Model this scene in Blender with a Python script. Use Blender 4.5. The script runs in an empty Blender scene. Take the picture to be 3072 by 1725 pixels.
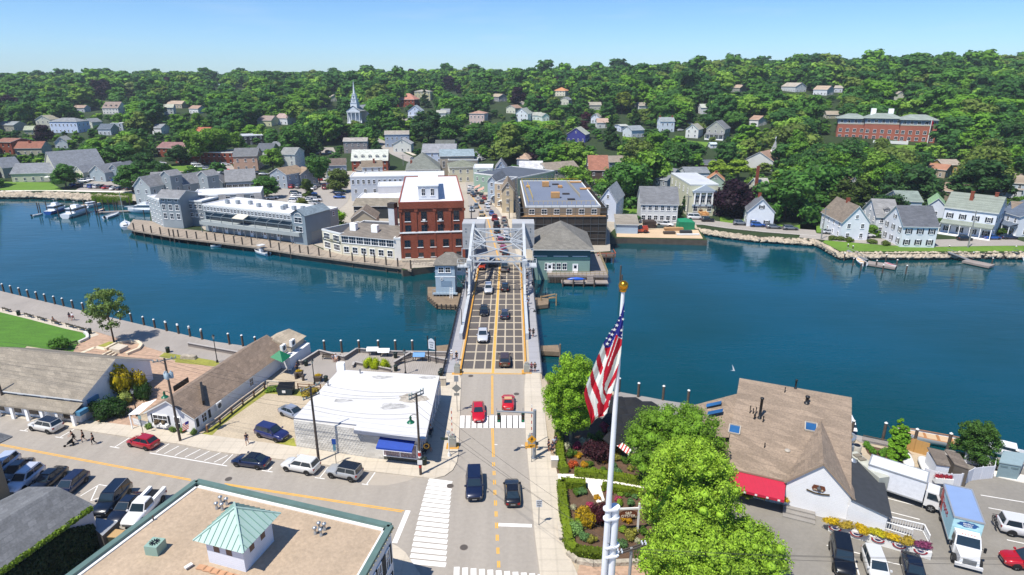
import bpy,random
from math import *
import numpy as np
from mathutils import Vector as V3
isi,en,rg=isinstance,enumerate,range
def Z(z):return V3((0,0,z))
random.seed(7);RNG=np.random.default_rng(11)
SC=bpy.context.scene;COL=SC.collection
rad=radians

# ---------------------------------- camera, sky, sun, exposure
CAMH,PITCH,F=45.0,18.6,1864.0
cam=bpy.data.cameras.new("camera");co=bpy.data.objects.new("camera",cam);COL.objects.link(co)
co.location=(0,0,CAMH);co.rotation_euler=(rad(90-PITCH),0,0)
cam.sensor_width=36;cam.lens=36*F/3072;cam.clip_start=0.5;cam.clip_end=20000
SC.camera=co
SUN_EL,SUN_AZ=62.0,(-0.72,-0.69)
w=bpy.data.worlds.new("World");SC.world=w;w.use_nodes=1
wn=w.node_tree.nodes;wl=w.node_tree.links
bg=wn["Background"];sky=wn.new("ShaderNodeTexSky");sky.sky_type='NISHITA';sky.sun_disc=False
sky.sun_elevation=rad(SUN_EL);sky.sun_rotation=atan2(SUN_AZ[0],SUN_AZ[1]);sky.altitude=50
sky.air_density=0.75;sky.dust_density=0.3;sky.ozone_density=3.0
hs=wn.new("ShaderNodeHueSaturation");hs.inputs['Saturation'].default_value=1.12
tn=wn.new('ShaderNodeMixRGB');tn.blend_type='MULTIPLY';tn.inputs['Fac'].default_value=1;tn.inputs['Color2'].default_value=(.76,.93,1.08,1)
wl.new(sky.outputs[0],hs.inputs['Color']);wl.new(hs.outputs[0],tn.inputs['Color1'])
# thin clouds: a little white noise low over the horizon
tc=wn.new("ShaderNodeTexCoord");mp=wn.new("ShaderNodeMapping");mp.inputs['Scale'].default_value=(3,3,22)
nz=wn.new("ShaderNodeTexNoise");nz.inputs['Scale'].default_value=2.2;nz.inputs['Detail'].default_value=7
rp=wn.new("ShaderNodeValToRGB");rp.color_ramp.elements[0].position=.56;rp.color_ramp.elements[1].position=.82
rp.color_ramp.elements[1].color=(.14,.14,.14,1)
mx=wn.new("ShaderNodeMixRGB");mx.inputs['Color2'].default_value=(5.5,6.0,6.8,1)
wl.new(tc.outputs['Generated'],mp.inputs[0]);wl.new(mp.outputs[0],nz.inputs[0]);wl.new(nz.outputs[0],rp.inputs[0])
wl.new(rp.outputs[0],mx.inputs['Fac']);wl.new(tn.outputs[0],mx.inputs['Color1']);wl.new(mx.outputs[0],bg.inputs[0])
bg.inputs[1].default_value=0.115
sl=bpy.data.lights.new("sun",'SUN');sl.energy=4.6;sl.angle=rad(0.5);sl.color=(1,.94,.84)
so=bpy.data.objects.new("sun",sl);COL.objects.link(so)
ce,se=cos(rad(SUN_EL)),sin(rad(SUN_EL))
so.rotation_euler=V3((SUN_AZ[0]*ce,SUN_AZ[1]*ce,se)).to_track_quat('Z','Y').to_euler();so.location=(-60,-40,150)
SC.view_settings.view_transform='Standard';SC.view_settings.look='None'
SC.view_settings.exposure=0.40;SC.view_settings.gamma=1
SC.cycles.max_bounces=5;SC.cycles.diffuse_bounces=2;SC.cycles.glossy_bounces=3
SC.cycles.transmission_bounces=3;SC.cycles.transparent_max_bounces=4;SC.cycles.caustics_reflective=False;SC.cycles.caustics_refractive=False

# ---------------------------------- photo measurements -> places on the ground
# measuring sheets: (left, top, photo pixels per sheet pixel)
FR=dict(F=(0,0,1.193),a=(0,180,768/2414),b=(768,180,768/2414),c=(1536,180,768/2414),d=(2304,150,768/2414),e=(350,480,650/2473),f=(900,480,550/2093),g=(1350,480,500/1721),h=(1850,480,600/2283),i=(2400,480,672/2557),j=(0,820,640/2152),k=(420,980,600/2066),l=(860,980,600/1735),m=(1240,680,460/1512),n=(1300,1100,450/1041),o=(1580,1000,620/1237),p=(2050,1080,650/2238),q=(2480,1240,592/1765),r=(0,1220,640/1833),s=(560,1400,700/2576),t=(1700,800,250/391),u=(1700,820,200/629),v=(2780,1440,292/1482),w=(100,540,380/2498))
sp,cp=sin(rad(PITCH)),cos(rad(PITCH))
def px(fr,x,y):
 a=FR[fr];return a[0]+x*a[2],a[1]+y*a[2]
def P(fr,x,y,z=0.0):
 u,v=px(fr,x,y);a=(u-1536)/F;b=(v-862.5)/F
 dy,dz=cp-b*sp,-sp-b*cp
 t=(z-CAMH)/dz
 return V3((a*t,dy*t,z))
def PY(fr,x,y,Y):
 """the measured point on the upright plane y = Y"""
 u,v=px(fr,x,y);a=(u-1536)/F;b=(v-862.5)/F;t=Y/(cp-b*sp)
 return V3((a*t,Y,CAMH+(-sp-b*cp)*t))
TY=[0,250,300,350,400,500,600,700,850,1000,1300,2500]
TX=[-1200,-700,-400,-200,-50,100,250,400,700,1400]
TZ=np.array([[0]*10,[0]*10,[1,1,1,.3,0,0,1,3,6,8],[4,3,2,2,1.5,4,11,13,16,18],[7,6,5,5,5,9,19,22,24,26],[12,10,10,12,13,17,27,31,34,36],[17,15,16,18,20,25,34,38,42,44],[21,20,22,24,26,32,39,44,48,50],[27,27,29,31,33,37,43,47,52,53],[31,32,35,36,37,40,45,50,55,56],[31,32,34,35,36,39,43,48,53,54],[0]*10],float)
def _w(arr,v):
 i=max(0,min(len(arr)-2,int(np.searchsorted(arr,v))-1));t=(v-arr[i])/(arr[i+1]-arr[i])
 t=min(1,max(0,t));return i,t
def terr(x,y):
 i,t=_w(TY,y);j,s=_w(TX,x)
 s=s*s*(3-2*s)
 return float((TZ[i,j]*(1-s)+TZ[i,j+1]*s)*(1-t)+(TZ[i+1,j]*(1-s)+TZ[i+1,j+1]*s)*t)
def G(fr,x,y,h=0.0):
 """the place on the terrain (plus h) that the measured point shows"""
 z=0.0;p=P(fr,x,y,h)
 if p.y<240 and p.z<=12:return p
 lo,hi=0.0,44.5-h
 d=60.0;best=None
 u,v=px(fr,x,y);a=(u-1536)/F;b=(v-862.5)/F
 dx,dy,dz=a,cp-b*sp,-sp-b*cp
 t=150/dy
 while t<2200/dy:
  q=(dx*t,dy*t,CAMH+dz*t)
  if q[2]-h<=terr(q[0],q[1]):break
  t+=4/dy
 for _ in rg(14):
  t2=t-2/dy
  q=(dx*t2,dy*t2,CAMH+dz*t2)
  if q[2]-h<=terr(q[0],q[1]):t=t2
  else:break
 return V3((dx*t,dy*t,terr(dx*t,dy*t)+h))
def proj(p):
 """world point -> photo pixel, depth"""
 y,z=p[1],p[2]-CAMH
 zc=y*cp-z*sp
 return 1536+F*p[0]/zc,862.5-F*(y*sp+z*cp)/zc,zc
def zat(p,fr,x,y):
 """height at which the vertical line through p crosses the measured row"""
 u,v=px(fr,x,y);b=(v-862.5)/F
 return CAMH-p[1]*(sp+b*cp)/(cp-b*sp)

# ---------------------------------- materials
MATS={}
def _nodes(name):
 m=bpy.data.materials.new(name);m.use_nodes=1;nt=m.node_tree
 return m,nt,nt.nodes["Principled BSDF"]
def hexc(c):
 if isi(c,str):
  c=c.lstrip('#');c=''.join(x*2 for x in c)if len(c)==3 else c;v=[int(c[i:i+2],16)/255 for i in(0,2,4)]
  return tuple(x/12.92 if x<=.04045 else((x+.055)/1.055)**2.4 for x in v)
 return c
def mat(name,color=None,ro=.7,metal=0.,nz1=None,nz2=None,bump=None,coat=0.,spec=.5,lines=None,coords='world',brick=None,wave=None,attr=None,transl=0.,emit=None,spec_tint=None,island=0.):
 """color None = the object's own colour.  noise=(scale, amount), lines=(axis, period, amount)"""
 if name in MATS:return MATS[name]
 m,nt,b=_nodes(name);N,L=nt.nodes,nt.links
 if color is None:
  oi=N.new("ShaderNodeObjectInfo");src=oi.outputs['Color']
 else:
  c=N.new("ShaderNodeRGB");c.outputs[0].default_value=(*hexc(color),1);src=c.outputs[0]
 if attr:
  at=N.new("ShaderNodeAttribute");at.attribute_name=attr;src=at.outputs['Color']
 if coords=='world':
  g=N.new("ShaderNodeNewGeometry");pos=g.outputs['Position']
 else:
  g=N.new("ShaderNodeTexCoord");pos=g.outputs['Object']
 def mul(src,fac_out,lo,hi):
  mr=N.new("ShaderNodeMapRange");mr.inputs['To Min'].default_value=lo;mr.inputs['To Max'].default_value=hi
  mr.inputs['From Min'].default_value=.25;mr.inputs['From Max'].default_value=.75
  L.new(fac_out,mr.inputs[0])
  v=N.new("ShaderNodeVectorMath");v.operation='SCALE';L.new(src,v.inputs[0]);L.new(mr.outputs[0],v.inputs['Scale'])
  return v.outputs[0]
 last=None
 for nn in(nz1,nz2):
  if nn:
   t=N.new("ShaderNodeTexNoise");t.inputs['Scale'].default_value=nn[0];t.inputs['Detail'].default_value=4
   if len(nn)>2:
    mp=N.new("ShaderNodeMapping");mp.inputs['Scale'].default_value=nn[2];L.new(pos,mp.inputs[0]);L.new(mp.outputs[0],t.inputs['Vector'])
   else:L.new(pos,t.inputs['Vector'])
   src=mul(src,t.outputs[0],1-nn[1],1+nn[1]);last=t
 if lines:
  sx=N.new("ShaderNodeSeparateXYZ");L.new(pos,sx.inputs[0])
  for ax,per,amt in(lines if isi(lines,list)else[lines]):
   md=N.new("ShaderNodeMath");md.operation='FRACT';dv=N.new("ShaderNodeMath");dv.operation='DIVIDE';dv.inputs[1].default_value=per
   L.new(sx.outputs['XYZ'.index(ax)],dv.inputs[0]);L.new(dv.outputs[0],md.inputs[0])
   gt=N.new("ShaderNodeMath");gt.operation='GREATER_THAN';gt.inputs[1].default_value=.86;L.new(md.outputs[0],gt.inputs[0])
   mr=N.new("ShaderNodeMapRange");mr.inputs['To Min'].default_value=1;mr.inputs['To Max'].default_value=1-amt;L.new(gt.outputs[0],mr.inputs[0])
   v=N.new("ShaderNodeVectorMath");v.operation='SCALE';L.new(src,v.inputs[0]);L.new(mr.outputs[0],v.inputs['Scale']);src=v.outputs[0]
 if island:g2=N.new("ShaderNodeNewGeometry");src=mul(src,g2.outputs['Random Per Island'],1-island,1+island)
 if brick:
  bt=N.new("ShaderNodeTexBrick");bt.inputs['Scale'].default_value=1;bt.inputs['Brick Width'].default_value=brick[0];bt.inputs['Row Height'].default_value=brick[1]
  bt.inputs['Mortar Size'].default_value=brick[2]
  sx=N.new("ShaderNodeSeparateXYZ");L.new(pos,sx.inputs[0]);cb=N.new("ShaderNodeCombineXYZ")
  ad=N.new("ShaderNodeMath");ad.operation='ADD';L.new(sx.outputs[0],ad.inputs[0])
  if len(brick)>4 and brick[4]=='flat':ad.inputs[1].default_value=0;L.new(sx.outputs[1],cb.inputs[1])
  else:L.new(sx.outputs[1],ad.inputs[1]);L.new(sx.outputs[2],cb.inputs[1])
  L.new(ad.outputs[0],cb.inputs[0]);L.new(cb.outputs[0],bt.inputs['Vector'])
  bt.inputs['Color1'].default_value=(1,1,1,1);bt.inputs['Color2'].default_value=(.72,.72,.72,1);bt.inputs['Mortar'].default_value=(brick[3],)*3+(1,)
  v=N.new("ShaderNodeVectorMath");v.operation='MULTIPLY';L.new(src,v.inputs[0]);L.new(bt.outputs[0],v.inputs[1]);src=v.outputs[0]
 L.new(src,b.inputs['Base Color'])
 b.inputs['Roughness'].default_value=ro;b.inputs['Metallic'].default_value=metal
 b.inputs['Specular IOR Level'].default_value=spec
 if coat:b.inputs['Coat Weight'].default_value=coat;b.inputs['Coat Roughness'].default_value=.05
 if bump:
  t=N.new("ShaderNodeTexNoise");t.inputs['Scale'].default_value=bump[0];t.inputs['Detail'].default_value=3;L.new(pos,t.inputs['Vector'])
  bp=N.new("ShaderNodeBump");bp.inputs['Strength'].default_value=bump[1];bp.inputs['Distance'].default_value=bump[2]if len(bump)>2 else.1
  L.new(t.outputs[0],bp.inputs['Height']);L.new(bp.outputs[0],b.inputs['Normal'])
 if transl:
  tr=N.new("ShaderNodeBsdfTranslucent");mxs=N.new("ShaderNodeMixShader");mxs.inputs[0].default_value=transl
  sc_=N.new("ShaderNodeVectorMath");sc_.operation='MULTIPLY';sc_.inputs[1].default_value=(1.25,1.3,.5)
  L.new(src,sc_.inputs[0]);L.new(sc_.outputs[0],tr.inputs[0])
  L.new(b.outputs[0],mxs.inputs[1]);L.new(tr.outputs[0],mxs.inputs[2]);L.new(mxs.outputs[0],N['Material Output'].inputs[0])
 if emit:b.inputs['Emission Color'].default_value=(*hexc(emit[0]),1);b.inputs['Emission Strength'].default_value=emit[1]
 MATS[name]=m;return m
CLAP=mat('clapboard',ro=.75,nz1=(.5,.06),nz2=(9,.05),lines=('Z',.2,.10))
STUC=mat('plain_wall',ro=.85,nz1=(.6,.07),nz2=(14,.05))
SHIN=mat('shingles',ro=.9,nz1=(.45,.13),nz2=(5,.22),brick=(.9,.3,.02,.75))
MEMB=mat('roof_membrane',ro=.8,nz1=(.22,.10),nz2=(2.2,.07))
BRK=mat('brick_wall','#8a4631',ro=.9,nz1=(.35,.14),nz2=(7,.10),brick=(.5,.17,.018,1.25))
TRIM=mat('trim',ro=.6,nz1=(3,.04))
MTL=mat('painted_metal',ro=.45,metal=.25,nz1=(2,.06),spec=.5)
GLS=mat('window_glass','#1b2733',ro=.08,nz1=(.35,.5),spec=.9)
GLB=mat('window_glass_blue','#2b5b8c',ro=.08,nz1=(.35,.4),spec=.9)
WOOD=mat('weathered_wood','#8f8680',ro=.9,nz1=(.5,.14),nz2=(6,.15,(1,8,1)))
WOODP=mat('piling_wood','#544a42',ro=.9,nz1=(3,.25))
WHT=mat('white_paint','#e4e4e2',ro=.6,nz1=(2,.04))
BLK=mat('black_metal','#15171a',ro=.45)
TYRE=mat('tyre_rubber','#141414',ro=.85)
RIM=mat('wheel_rim','#a9adb2',ro=.3,metal=.8)
CARP=mat('car_paint',ro=.28,metal=.15,coat=1.,coords='obj')
CGL=mat('car_glass','#22303a',ro=.04,spec=.8)
HLT=mat('headlamp','#dfe3e6',ro=.1,spec=.9)
TLT=mat('taillamp','#8e0e12',ro=.2)
OBJP=mat('coloured_surface',ro=.7,nz1=(3,.08))
CLO=mat('cloth',ro=.95,nz1=(6,.08))
SKIN=mat('skin','#b98468',ro=.6)
LEAF=mat('leaves',ro=.6,nz1=(.5,.14),nz2=(3.2,.16),transl=.28,spec=.25,island=.36)
LEAFW=mat('woodland_leaves',ro=.65,nz1=(.12,.12),nz2=(1.1,.12),attr='tint',spec=.15,transl=.15,island=.14)
BARK=mat('bark','#57493c',ro=.95,nz1=(4,.25))

# ---------------------------------- mesh building
XF={};CHD={}
class MB:
 def __init__(s):s.v=[];s.f=[];s.m=[];s.sm=[]
 def add(s,vs,fs,mi=0,smooth=False):
  o=len(s.v);s.v+=[tuple(p)for p in vs]
  for f in fs:s.f.append([i+o for i in f]);s.m.append(mi);s.sm.append(smooth)
  return s
 def box(s,x0,x1,y0,y1,z0,z1,mi=0):
  return s.add([(x0,y0,z0),(x1,y0,z0),(x1,y1,z0),(x0,y1,z0),(x0,y0,z1),(x1,y0,z1),(x1,y1,z1),(x0,y1,z1)],[(3,2,1,0),(4,5,6,7),(0,1,5,4),(1,2,6,5),(2,3,7,6),(3,0,4,7)],mi)
 def cbox(s,c,d,mi=0,rz=0):
  ca,sa=cos(rz),sin(rz);vs=[]
  for z in(-1,1):
   for x,y in((-1,-1),(1,-1),(1,1),(-1,1)):
    X,Y=x*d[0]/2,y*d[1]/2
    vs.append((c[0]+X*ca-Y*sa,c[1]+X*sa+Y*ca,c[2]+z*d[2]/2))
  return s.add(vs,[(3,2,1,0),(4,5,6,7),(0,1,5,4),(1,2,6,5),(2,3,7,6),(3,0,4,7)],mi)
 def poly(s,pts,mi=0):return s.add(pts,[list(rg(len(pts)))],mi)
 def prism(s,pts,z0,z1,mi=0,top=1,bottom=False,mtop=None):
  """pts: plan polygon (counter-clockwise or not); z0,z1 heights"""
  a=sum(pts[i][0]*pts[(i+1)%len(pts)][1]-pts[(i+1)%len(pts)][0]*pts[i][1]for i in rg(len(pts)))
  if a<0:pts=pts[::-1]
  n=len(pts);vs=[(p[0],p[1],z0)for p in pts]+[(p[0],p[1],z1)for p in pts]
  s.add(vs,[(i,(i+1)%n,n+(i+1)%n,n+i)for i in rg(n)],mi)
  if top:s.add([(p[0],p[1],z1)for p in pts],[list(rg(n))],mi if mtop is None else mtop)
  if bottom:s.add([(p[0],p[1],z0)for p in pts],[list(rg(n))[::-1]],mi)
  return s
 def bar(s,a,b,w,h=None,mi=0):
  """rectangular bar from a to b, w wide across, h deep"""
  h=h or w;a=V3(a);b=V3(b);d=(b-a)
  if d.length<1e-6:return s
  d.normalize();up=Z(1)if abs(d.z)<.95 else V3((0,1,0))
  r=d.cross(up).normalized();u=r.cross(d)
  vs=[p+r*i*w/2+u*j*h/2 for p in(a,b)for i,j in((-1,-1),(1,-1),(1,1),(-1,1))]
  return s.add(vs,[(3,2,1,0),(4,5,6,7),(0,1,5,4),(1,2,6,5),(2,3,7,6),(3,0,4,7)],mi)
 def tube(s,pts,r,n=8,mi=0,cap=1,smooth=1):
  pts=[V3(p)for p in pts];rs=r if isi(r,(list,tuple))else[r]*len(pts);vs=[]
  for i,p in en(pts):
   d=(pts[min(i+1,len(pts)-1)]-pts[max(i-1,0)]).normalized()
   up=Z(1)if abs(d.z)<.9 else V3((1,0,0))
   a=d.cross(up).normalized();b=d.cross(a)
   vs+=[p+(a*cos(t)+b*sin(t))*rs[i]for t in[2*pi*k/n for k in rg(n)]]
  fs=[(i*n+k,(i+1)*n+k,(i+1)*n+(k+1)%n,i*n+(k+1)%n)for i in rg(len(pts)-1)for k in rg(n)]
  s.add(vs,fs,mi,smooth)
  if cap:s.add([vs[k]for k in rg(n)],[list(rg(n))],mi);s.add([vs[-n+k]for k in rg(n)],[list(rg(n))[::-1]],mi)
  return s
 def lt(s,c,prof,n=12,mi=0,smooth=1):
  """prof: [(r,z)...] from bottom to top round the vertical through c"""
  vs=[(c[0]+r*cos(2*pi*k/n),c[1]+r*sin(2*pi*k/n),c[2]+z)for r,z in prof for k in rg(n)]
  fs=[(i*n+k,i*n+(k+1)%n,(i+1)*n+(k+1)%n,(i+1)*n+k)for i in rg(len(prof)-1)for k in rg(n)]
  s.add(vs,fs,mi,smooth)
  if prof[-1][0]>1e-3:s.add(vs[-n:],[list(rg(n))],mi)
  return s
 def ball(s,c,r,n=8,mi=0,sz=1.):
  pr=[(max(1e-4,r*sin(pi*i/n)),-r*sz*cos(pi*i/n))for i in rg(n+1)]
  return s.lt(c,pr,n+2,mi)
 def mesh(s,name,mats):
  me=bpy.data.meshes.new(name);me.from_pydata(s.v,[],s.f)
  for m in mats:me.materials.append(m)
  me.polygons.foreach_set('material_index',s.m);me.polygons.foreach_set('use_smooth',s.sm);me.update()
  return me
 def bd(s,name,mats,parent=None,color=None,loc=None,rz=None,wd=0):
  if not isi(mats,(list,tuple)):mats=[mats]
  if wd and parent is not None and parent in XF:
   (lx,ly,lz),r=XF[parent];c_,s_=cos(-r),sin(-r)
   s.v=[((x-lx)*c_-(y-ly)*s_,(x-lx)*s_+(y-ly)*c_,z-lz)for x,y,z in s.v]
  return link(name,s.mesh(name,mats),parent,color,loc,rz)
def link(name,me,parent=None,color=None,loc=None,rz=None):
 o=bpy.data.objects.new(name,me);COL.objects.link(o)
 if parent is not None:o.parent=parent;CHD.setdefault(parent.name,[]).append(o)
 if color is not None:o.color=(*hexc(color),1)
 if loc is not None:o.location=loc
 if rz is not None:o.rotation_euler[2]=rz
 XF[o]=(tuple(loc)if loc is not None else(0,0,0),rz or 0.)
 if parent is not None and loc is None and rz is None:XF[o]=XF.get(parent,((0,0,0),0.))
 return o
def tag(o,lb_=None,cat=None,grp=None,kd_=None):
 if lb_:o['label']=lb_
 if cat:o['category']=cat
 if grp:o['group']=grp
 if kd_:o['kind']=kd_
 return o
def tg(name,lb_,cat,loc,rz=0.,grp=None):
 o=bpy.data.objects.new(name,None);COL.objects.link(o);o.empty_display_size=.3
 o.location=loc;o.rotation_euler[2]=rz;XF[o]=(tuple(loc),rz)
 return tag(o,lb_,cat,grp)
def stt(name,mb,mats,color=None):return tag(mb.bd(name,mats,color=color),kd_='structure')
BY_PARENT={}
def dup(root,loc,rz,lb_,grp=None,color=None,skip=()):
 """a copy of a thing with copies of its parts and sub-parts"""
 r=root.copy();COL.objects.link(r);r.location=loc;r.rotation_euler=(0,0,rz);XF[r]=(tuple(loc),rz)
 r['label']=lb_
 if grp:r['group']=grp
 if color is not None and r.data:r.color=(*hexc(color),1)
 for ch in CHD.get(root.name,[]):
  if ch.name.split('.')[0]in skip:continue
  c=ch.copy();COL.objects.link(c);c.parent=r
  if color is not None and ch.name.split('.')[0]in('body','cargo_bed'):c.color=(*hexc(color),1)
  for g in CHD.get(ch.name,[]):
   d=g.copy();COL.objects.link(d);d.parent=c
 return r
def ang(a,b):return atan2(b[1]-a[1],b[0]-a[0])

# ---------------------------------- ground, water, roads
from mathutils.geometry import delaunay_2d_cdt
WZ=-1.7
def inpoly(x,y,pts):
 c=False;n=len(pts)
 for i in rg(n):
  x1,y1=pts[i][0],pts[i][1];x2,y2=pts[(i+1)%n][0],pts[(i+1)%n][1]
  if(y1>y)!=(y2>y)and x<(x2-x1)*(y-y1)/(y2-y1)+x1:c=not c
 return c
def drape(name,pts,m,h,color=None,step=8):
 """a sheet with the outline pts (plan) lying h above the terrain"""
 pts=[V3((p[0],p[1]))for p in pts];out=[]
 for i,a in en(pts):
  b=pts[(i+1)%len(pts)];n=max(1,int((b-a).length/step))
  out+=[a.lerp(b,k/n)for k in rg(n)]
 n=len(out);ext=[p for p in out]
 xs=[p.x for p in out];ys=[p.y for p in out]
 x=min(xs)+step/2
 while x<max(xs):
  y=min(ys)+step/2
  while y<max(ys):
   if inpoly(x,y,out):ext.append(V3((x,y)))
   y+=step
  x+=step
 r=delaunay_2d_cdt(ext,[(i,(i+1)%n)for i in rg(n)],[],1,1e-4)
 fs=[f if(r[0][f[1]]-r[0][f[0]]).cross(r[0][f[2]]-r[0][f[0]])>0 else f[::-1]for f in r[2]]
 mb=MB().add([(p.x,p.y,terr(p.x,p.y)+h)for p in r[0]],fs)
 return stt(name,mb,m,color)
def strip(name,pts,wid,m,h,color=None,step=3):
 L_,R_=[],[];q=[]
 for a,b in zip(pts,pts[1:]):
  a,b=V3(a[:2]),V3(b[:2]);n=max(1,int((b-a).length/step));q+=[a.lerp(b,k/n)for k in rg(n)]
 q.append(V3(pts[-1][:2]))
 mb=MB();vs=[]
 for i,p in en(q):
  d=(q[min(i+1,len(q)-1)]-q[max(0,i-1)]).normalized();nrm=V3((-d.y,d.x))
  for k in(-1,1):
   e=p+nrm*k*wid/2;vs.append((e.x,e.y,terr(e.x,e.y)+h))
 mb.add(vs,[(2*i,2*i+1,2*i+3,2*i+2)[::-1]for i in rg(len(q)-1)])
 return stt(name,mb,m,color)
def flat(name,pts,m,z,color=None):
 a=sum(pts[i][0]*pts[(i+1)%len(pts)][1]-pts[(i+1)%len(pts)][0]*pts[i][1]for i in rg(len(pts)))
 if a<0:pts=pts[::-1]
 return stt(name,MB().poly([(p[0],p[1],z)for p in pts]),m,color)
def Q(fr,*xy,z=0.0):return[P(fr,xy[i],xy[i+1],z)for i in rg(0,len(xy),2)]
def GQ(fr,*xy):return[G(fr,xy[i],xy[i+1])for i in rg(0,len(xy),2)]
GRASS=mat('grass_ground','#4d6b1e',ro=.95,nz1=(.12,.28),nz2=(1.6,.22),bump=(3,.4))
LAWN=mat('lawn_grass','#48731c',ro=.95,nz1=(.25,.22,(1,3,1)),nz2=(3,.18),bump=(6,.5,.05))
DRYG=mat('dry_grass','#8a8a3a',ro=.95,nz1=(.3,.25),nz2=(2.5,.22))
FLOOR=mat('woodland_floor','#25380f',ro=.98,nz1=(.06,.25),nz2=(.6,.25))
ASPH=mat('asphalt','#9a938a',ro=.92,nz1=(.3,.09,(2.5,.12,1)),nz2=(2.2,.07),bump=(20,.15,.01))
ASPD=mat('dark_asphalt','#827e77',ro=.92,nz1=(.16,.22),nz2=(2.6,.08),bump=(20,.15,.01))
CONC=mat('concrete_paving','#bfb5a5',ro=.92,nz1=(.3,.09),nz2=(4,.05),lines=[('X',1.5,.08),('Y',1.5,.08)])
GRAV=mat('gravel','#b0a28c',ro=.98,nz1=(.28,.12),nz2=(4,.16),bump=(12,.5,.05))
PAVE=mat('brick_paving','#b89a83',ro=.92,nz1=(.25,.07),nz2=(3,.06),brick=(.6,.3,.02,.85,'flat'))
PATH=mat('shell_path','#ece6db',ro=.95,nz1=(.8,.06),nz2=(8,.06))
PLANK=mat('deck_planks','#9e9892',ro=.92,nz1=(.16,.08),nz2=(1.4,.16,(.35,7,1)),lines=('Y',.34,.28))
PLANKX=mat('deck_planks_across','#9a938c',ro=.92,nz1=(.2,.1),nz2=(1.4,.16,(7,.35,1)),lines=('X',.34,.28))
STONE=mat('granite_blocks','#a89f90',ro=.95,nz1=(.5,.25),nz2=(3,.25),bump=(2.5,.8,.2))
SOIL=mat('garden_soil','#5b4636',ro=.98,nz1=(1.2,.25),nz2=(8,.25),bump=(9,.6,.08))
YEL=mat('yellow_road_paint','#d9a540',ro=.8,nz1=(1.5,.12))
RWH=mat('white_road_paint','#e2e0dc',ro=.8,nz1=(1.5,.10))
# water
m,nt,b=_nodes('river_water');N,L=nt.nodes,nt.links
g_=N.new("ShaderNodeNewGeometry")
n0=N.new("ShaderNodeTexNoise");n0.inputs['Scale'].default_value=.022;n0.inputs['Detail'].default_value=3;L.new(g_.outputs['Position'],n0.inputs['Vector'])
cr=N.new("ShaderNodeValToRGB");cr.color_ramp.elements[0].position=.38;cr.color_ramp.elements[1].position=.66
cr.color_ramp.elements[0].color=(.0010,.044,.054,1);cr.color_ramp.elements[1].color=(.0010,.060,.098,1)
L.new(n0.outputs[0],cr.inputs[0]);L.new(cr.outputs[0],b.inputs['Base Color'])
b.inputs['Roughness'].default_value=.06;b.inputs['IOR'].default_value=1.42;b.inputs['Specular Tint'].default_value=(.30,.78,1,1)
mp1=N.new("ShaderNodeMapping");mp1.inputs['Rotation'].default_value=(0,0,.35);mp1.inputs['Scale'].default_value=(.5,1.5,1);L.new(g_.outputs['Position'],mp1.inputs[0])
n1=N.new("ShaderNodeTexNoise");n1.inputs['Scale'].default_value=.9;n1.inputs['Detail'].default_value=3;L.new(mp1.outputs[0],n1.inputs['Vector'])
n2=N.new("ShaderNodeTexNoise");n2.inputs['Scale'].default_value=.18;n2.inputs['Detail'].default_value=2;L.new(mp1.outputs[0],n2.inputs['Vector'])
b1=N.new("ShaderNodeBump");b1.inputs['Strength'].default_value=.3;b1.inputs['Distance'].default_value=.09;L.new(n1.outputs[0],b1.inputs['Height'])
b2=N.new("ShaderNodeBump");b2.inputs['Strength'].default_value=.2;b2.inputs['Distance'].default_value=.35;L.new(n2.outputs[0],b2.inputs['Height']);L.new(b1.outputs[0],b2.inputs['Normal'])
L.new(b2.outputs[0],b.inputs['Normal']);WATER=m
stt('river_water',MB().poly([(-2500,30,WZ),(2500,30,WZ),(2500,420,WZ),(-2500,420,WZ)]),WATER)
# the far bank: coast from left to right
coast=[(-2500,262),(-700,262)]+[tuple(p[:2])for p in Q('a',0,1262,400,1262,820,1290,1150,1330)]+[tuple(p[:2])for p in Q('e',240,445,372,480,385,700,700,820,1100,900,1550,970,2100,1072,2473,1122)]+[tuple(p[:2])for p in Q('f',600,1155,1150,1225)]+[(-27,147),(-20,150.5),(-12.5,151),(-11.6,152),(6,152),(8,158),(27,163),(28,179)]+[tuple(p[:2])for p in Q('h',120,890,700,905,1035,915,925,775,1200,822,1550,868,2280,915)]+[tuple(p[:2])for p in Q('i',190,915,450,1060,1100,1068,1700,1062,2557,1058)]+[(400,150),(2500,150)]
cc=[coast[0]]
for p in coast[1:]:
 cc.append((max(p[0],cc[-1][0]+.4),p[1]))
coast=cc
cxs=sorted(set([c[0]for c in coast]+[x for x in rg(-1500,1600,12)]))
def coast_y(x):return float(np.interp(x,[c[0]for c in coast],[c[1]for c in coast]))
offs=[0,1,4,10,18,28,40,52,66,80,95,110,125,140,160,180,205,230,260,290,320,360,400,440,480,530,580,640,700,780,860,960,1100,1400,2200]
vs,fs=[],[];K=len(offs)+1
for x in cxs:
 y0=coast_y(x);vs.append((x,y0+.3,-5));vs+=[(x,y0+o,terr(x,y0+o))for o in offs]
for i in rg(len(cxs)-1):
 for k in rg(K-1):fs.append((i*K+k,(i+1)*K+k,(i+1)*K+k+1,i*K+k+1))
STONE=mat('granite_blocks','#a89f90',ro=.95,nz1=(.5,.25),nz2=(3,.25),bump=(2.5,.8,.2))
mb=MB().add(vs,fs);mb.m=[1 if f[0]%K==0 else 0 for f in fs];stt('hillside_ground',mb,[FLOOR,mat('quay_wall','#5b5248',ro=.95,nz1=(.8,.25))])
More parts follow.
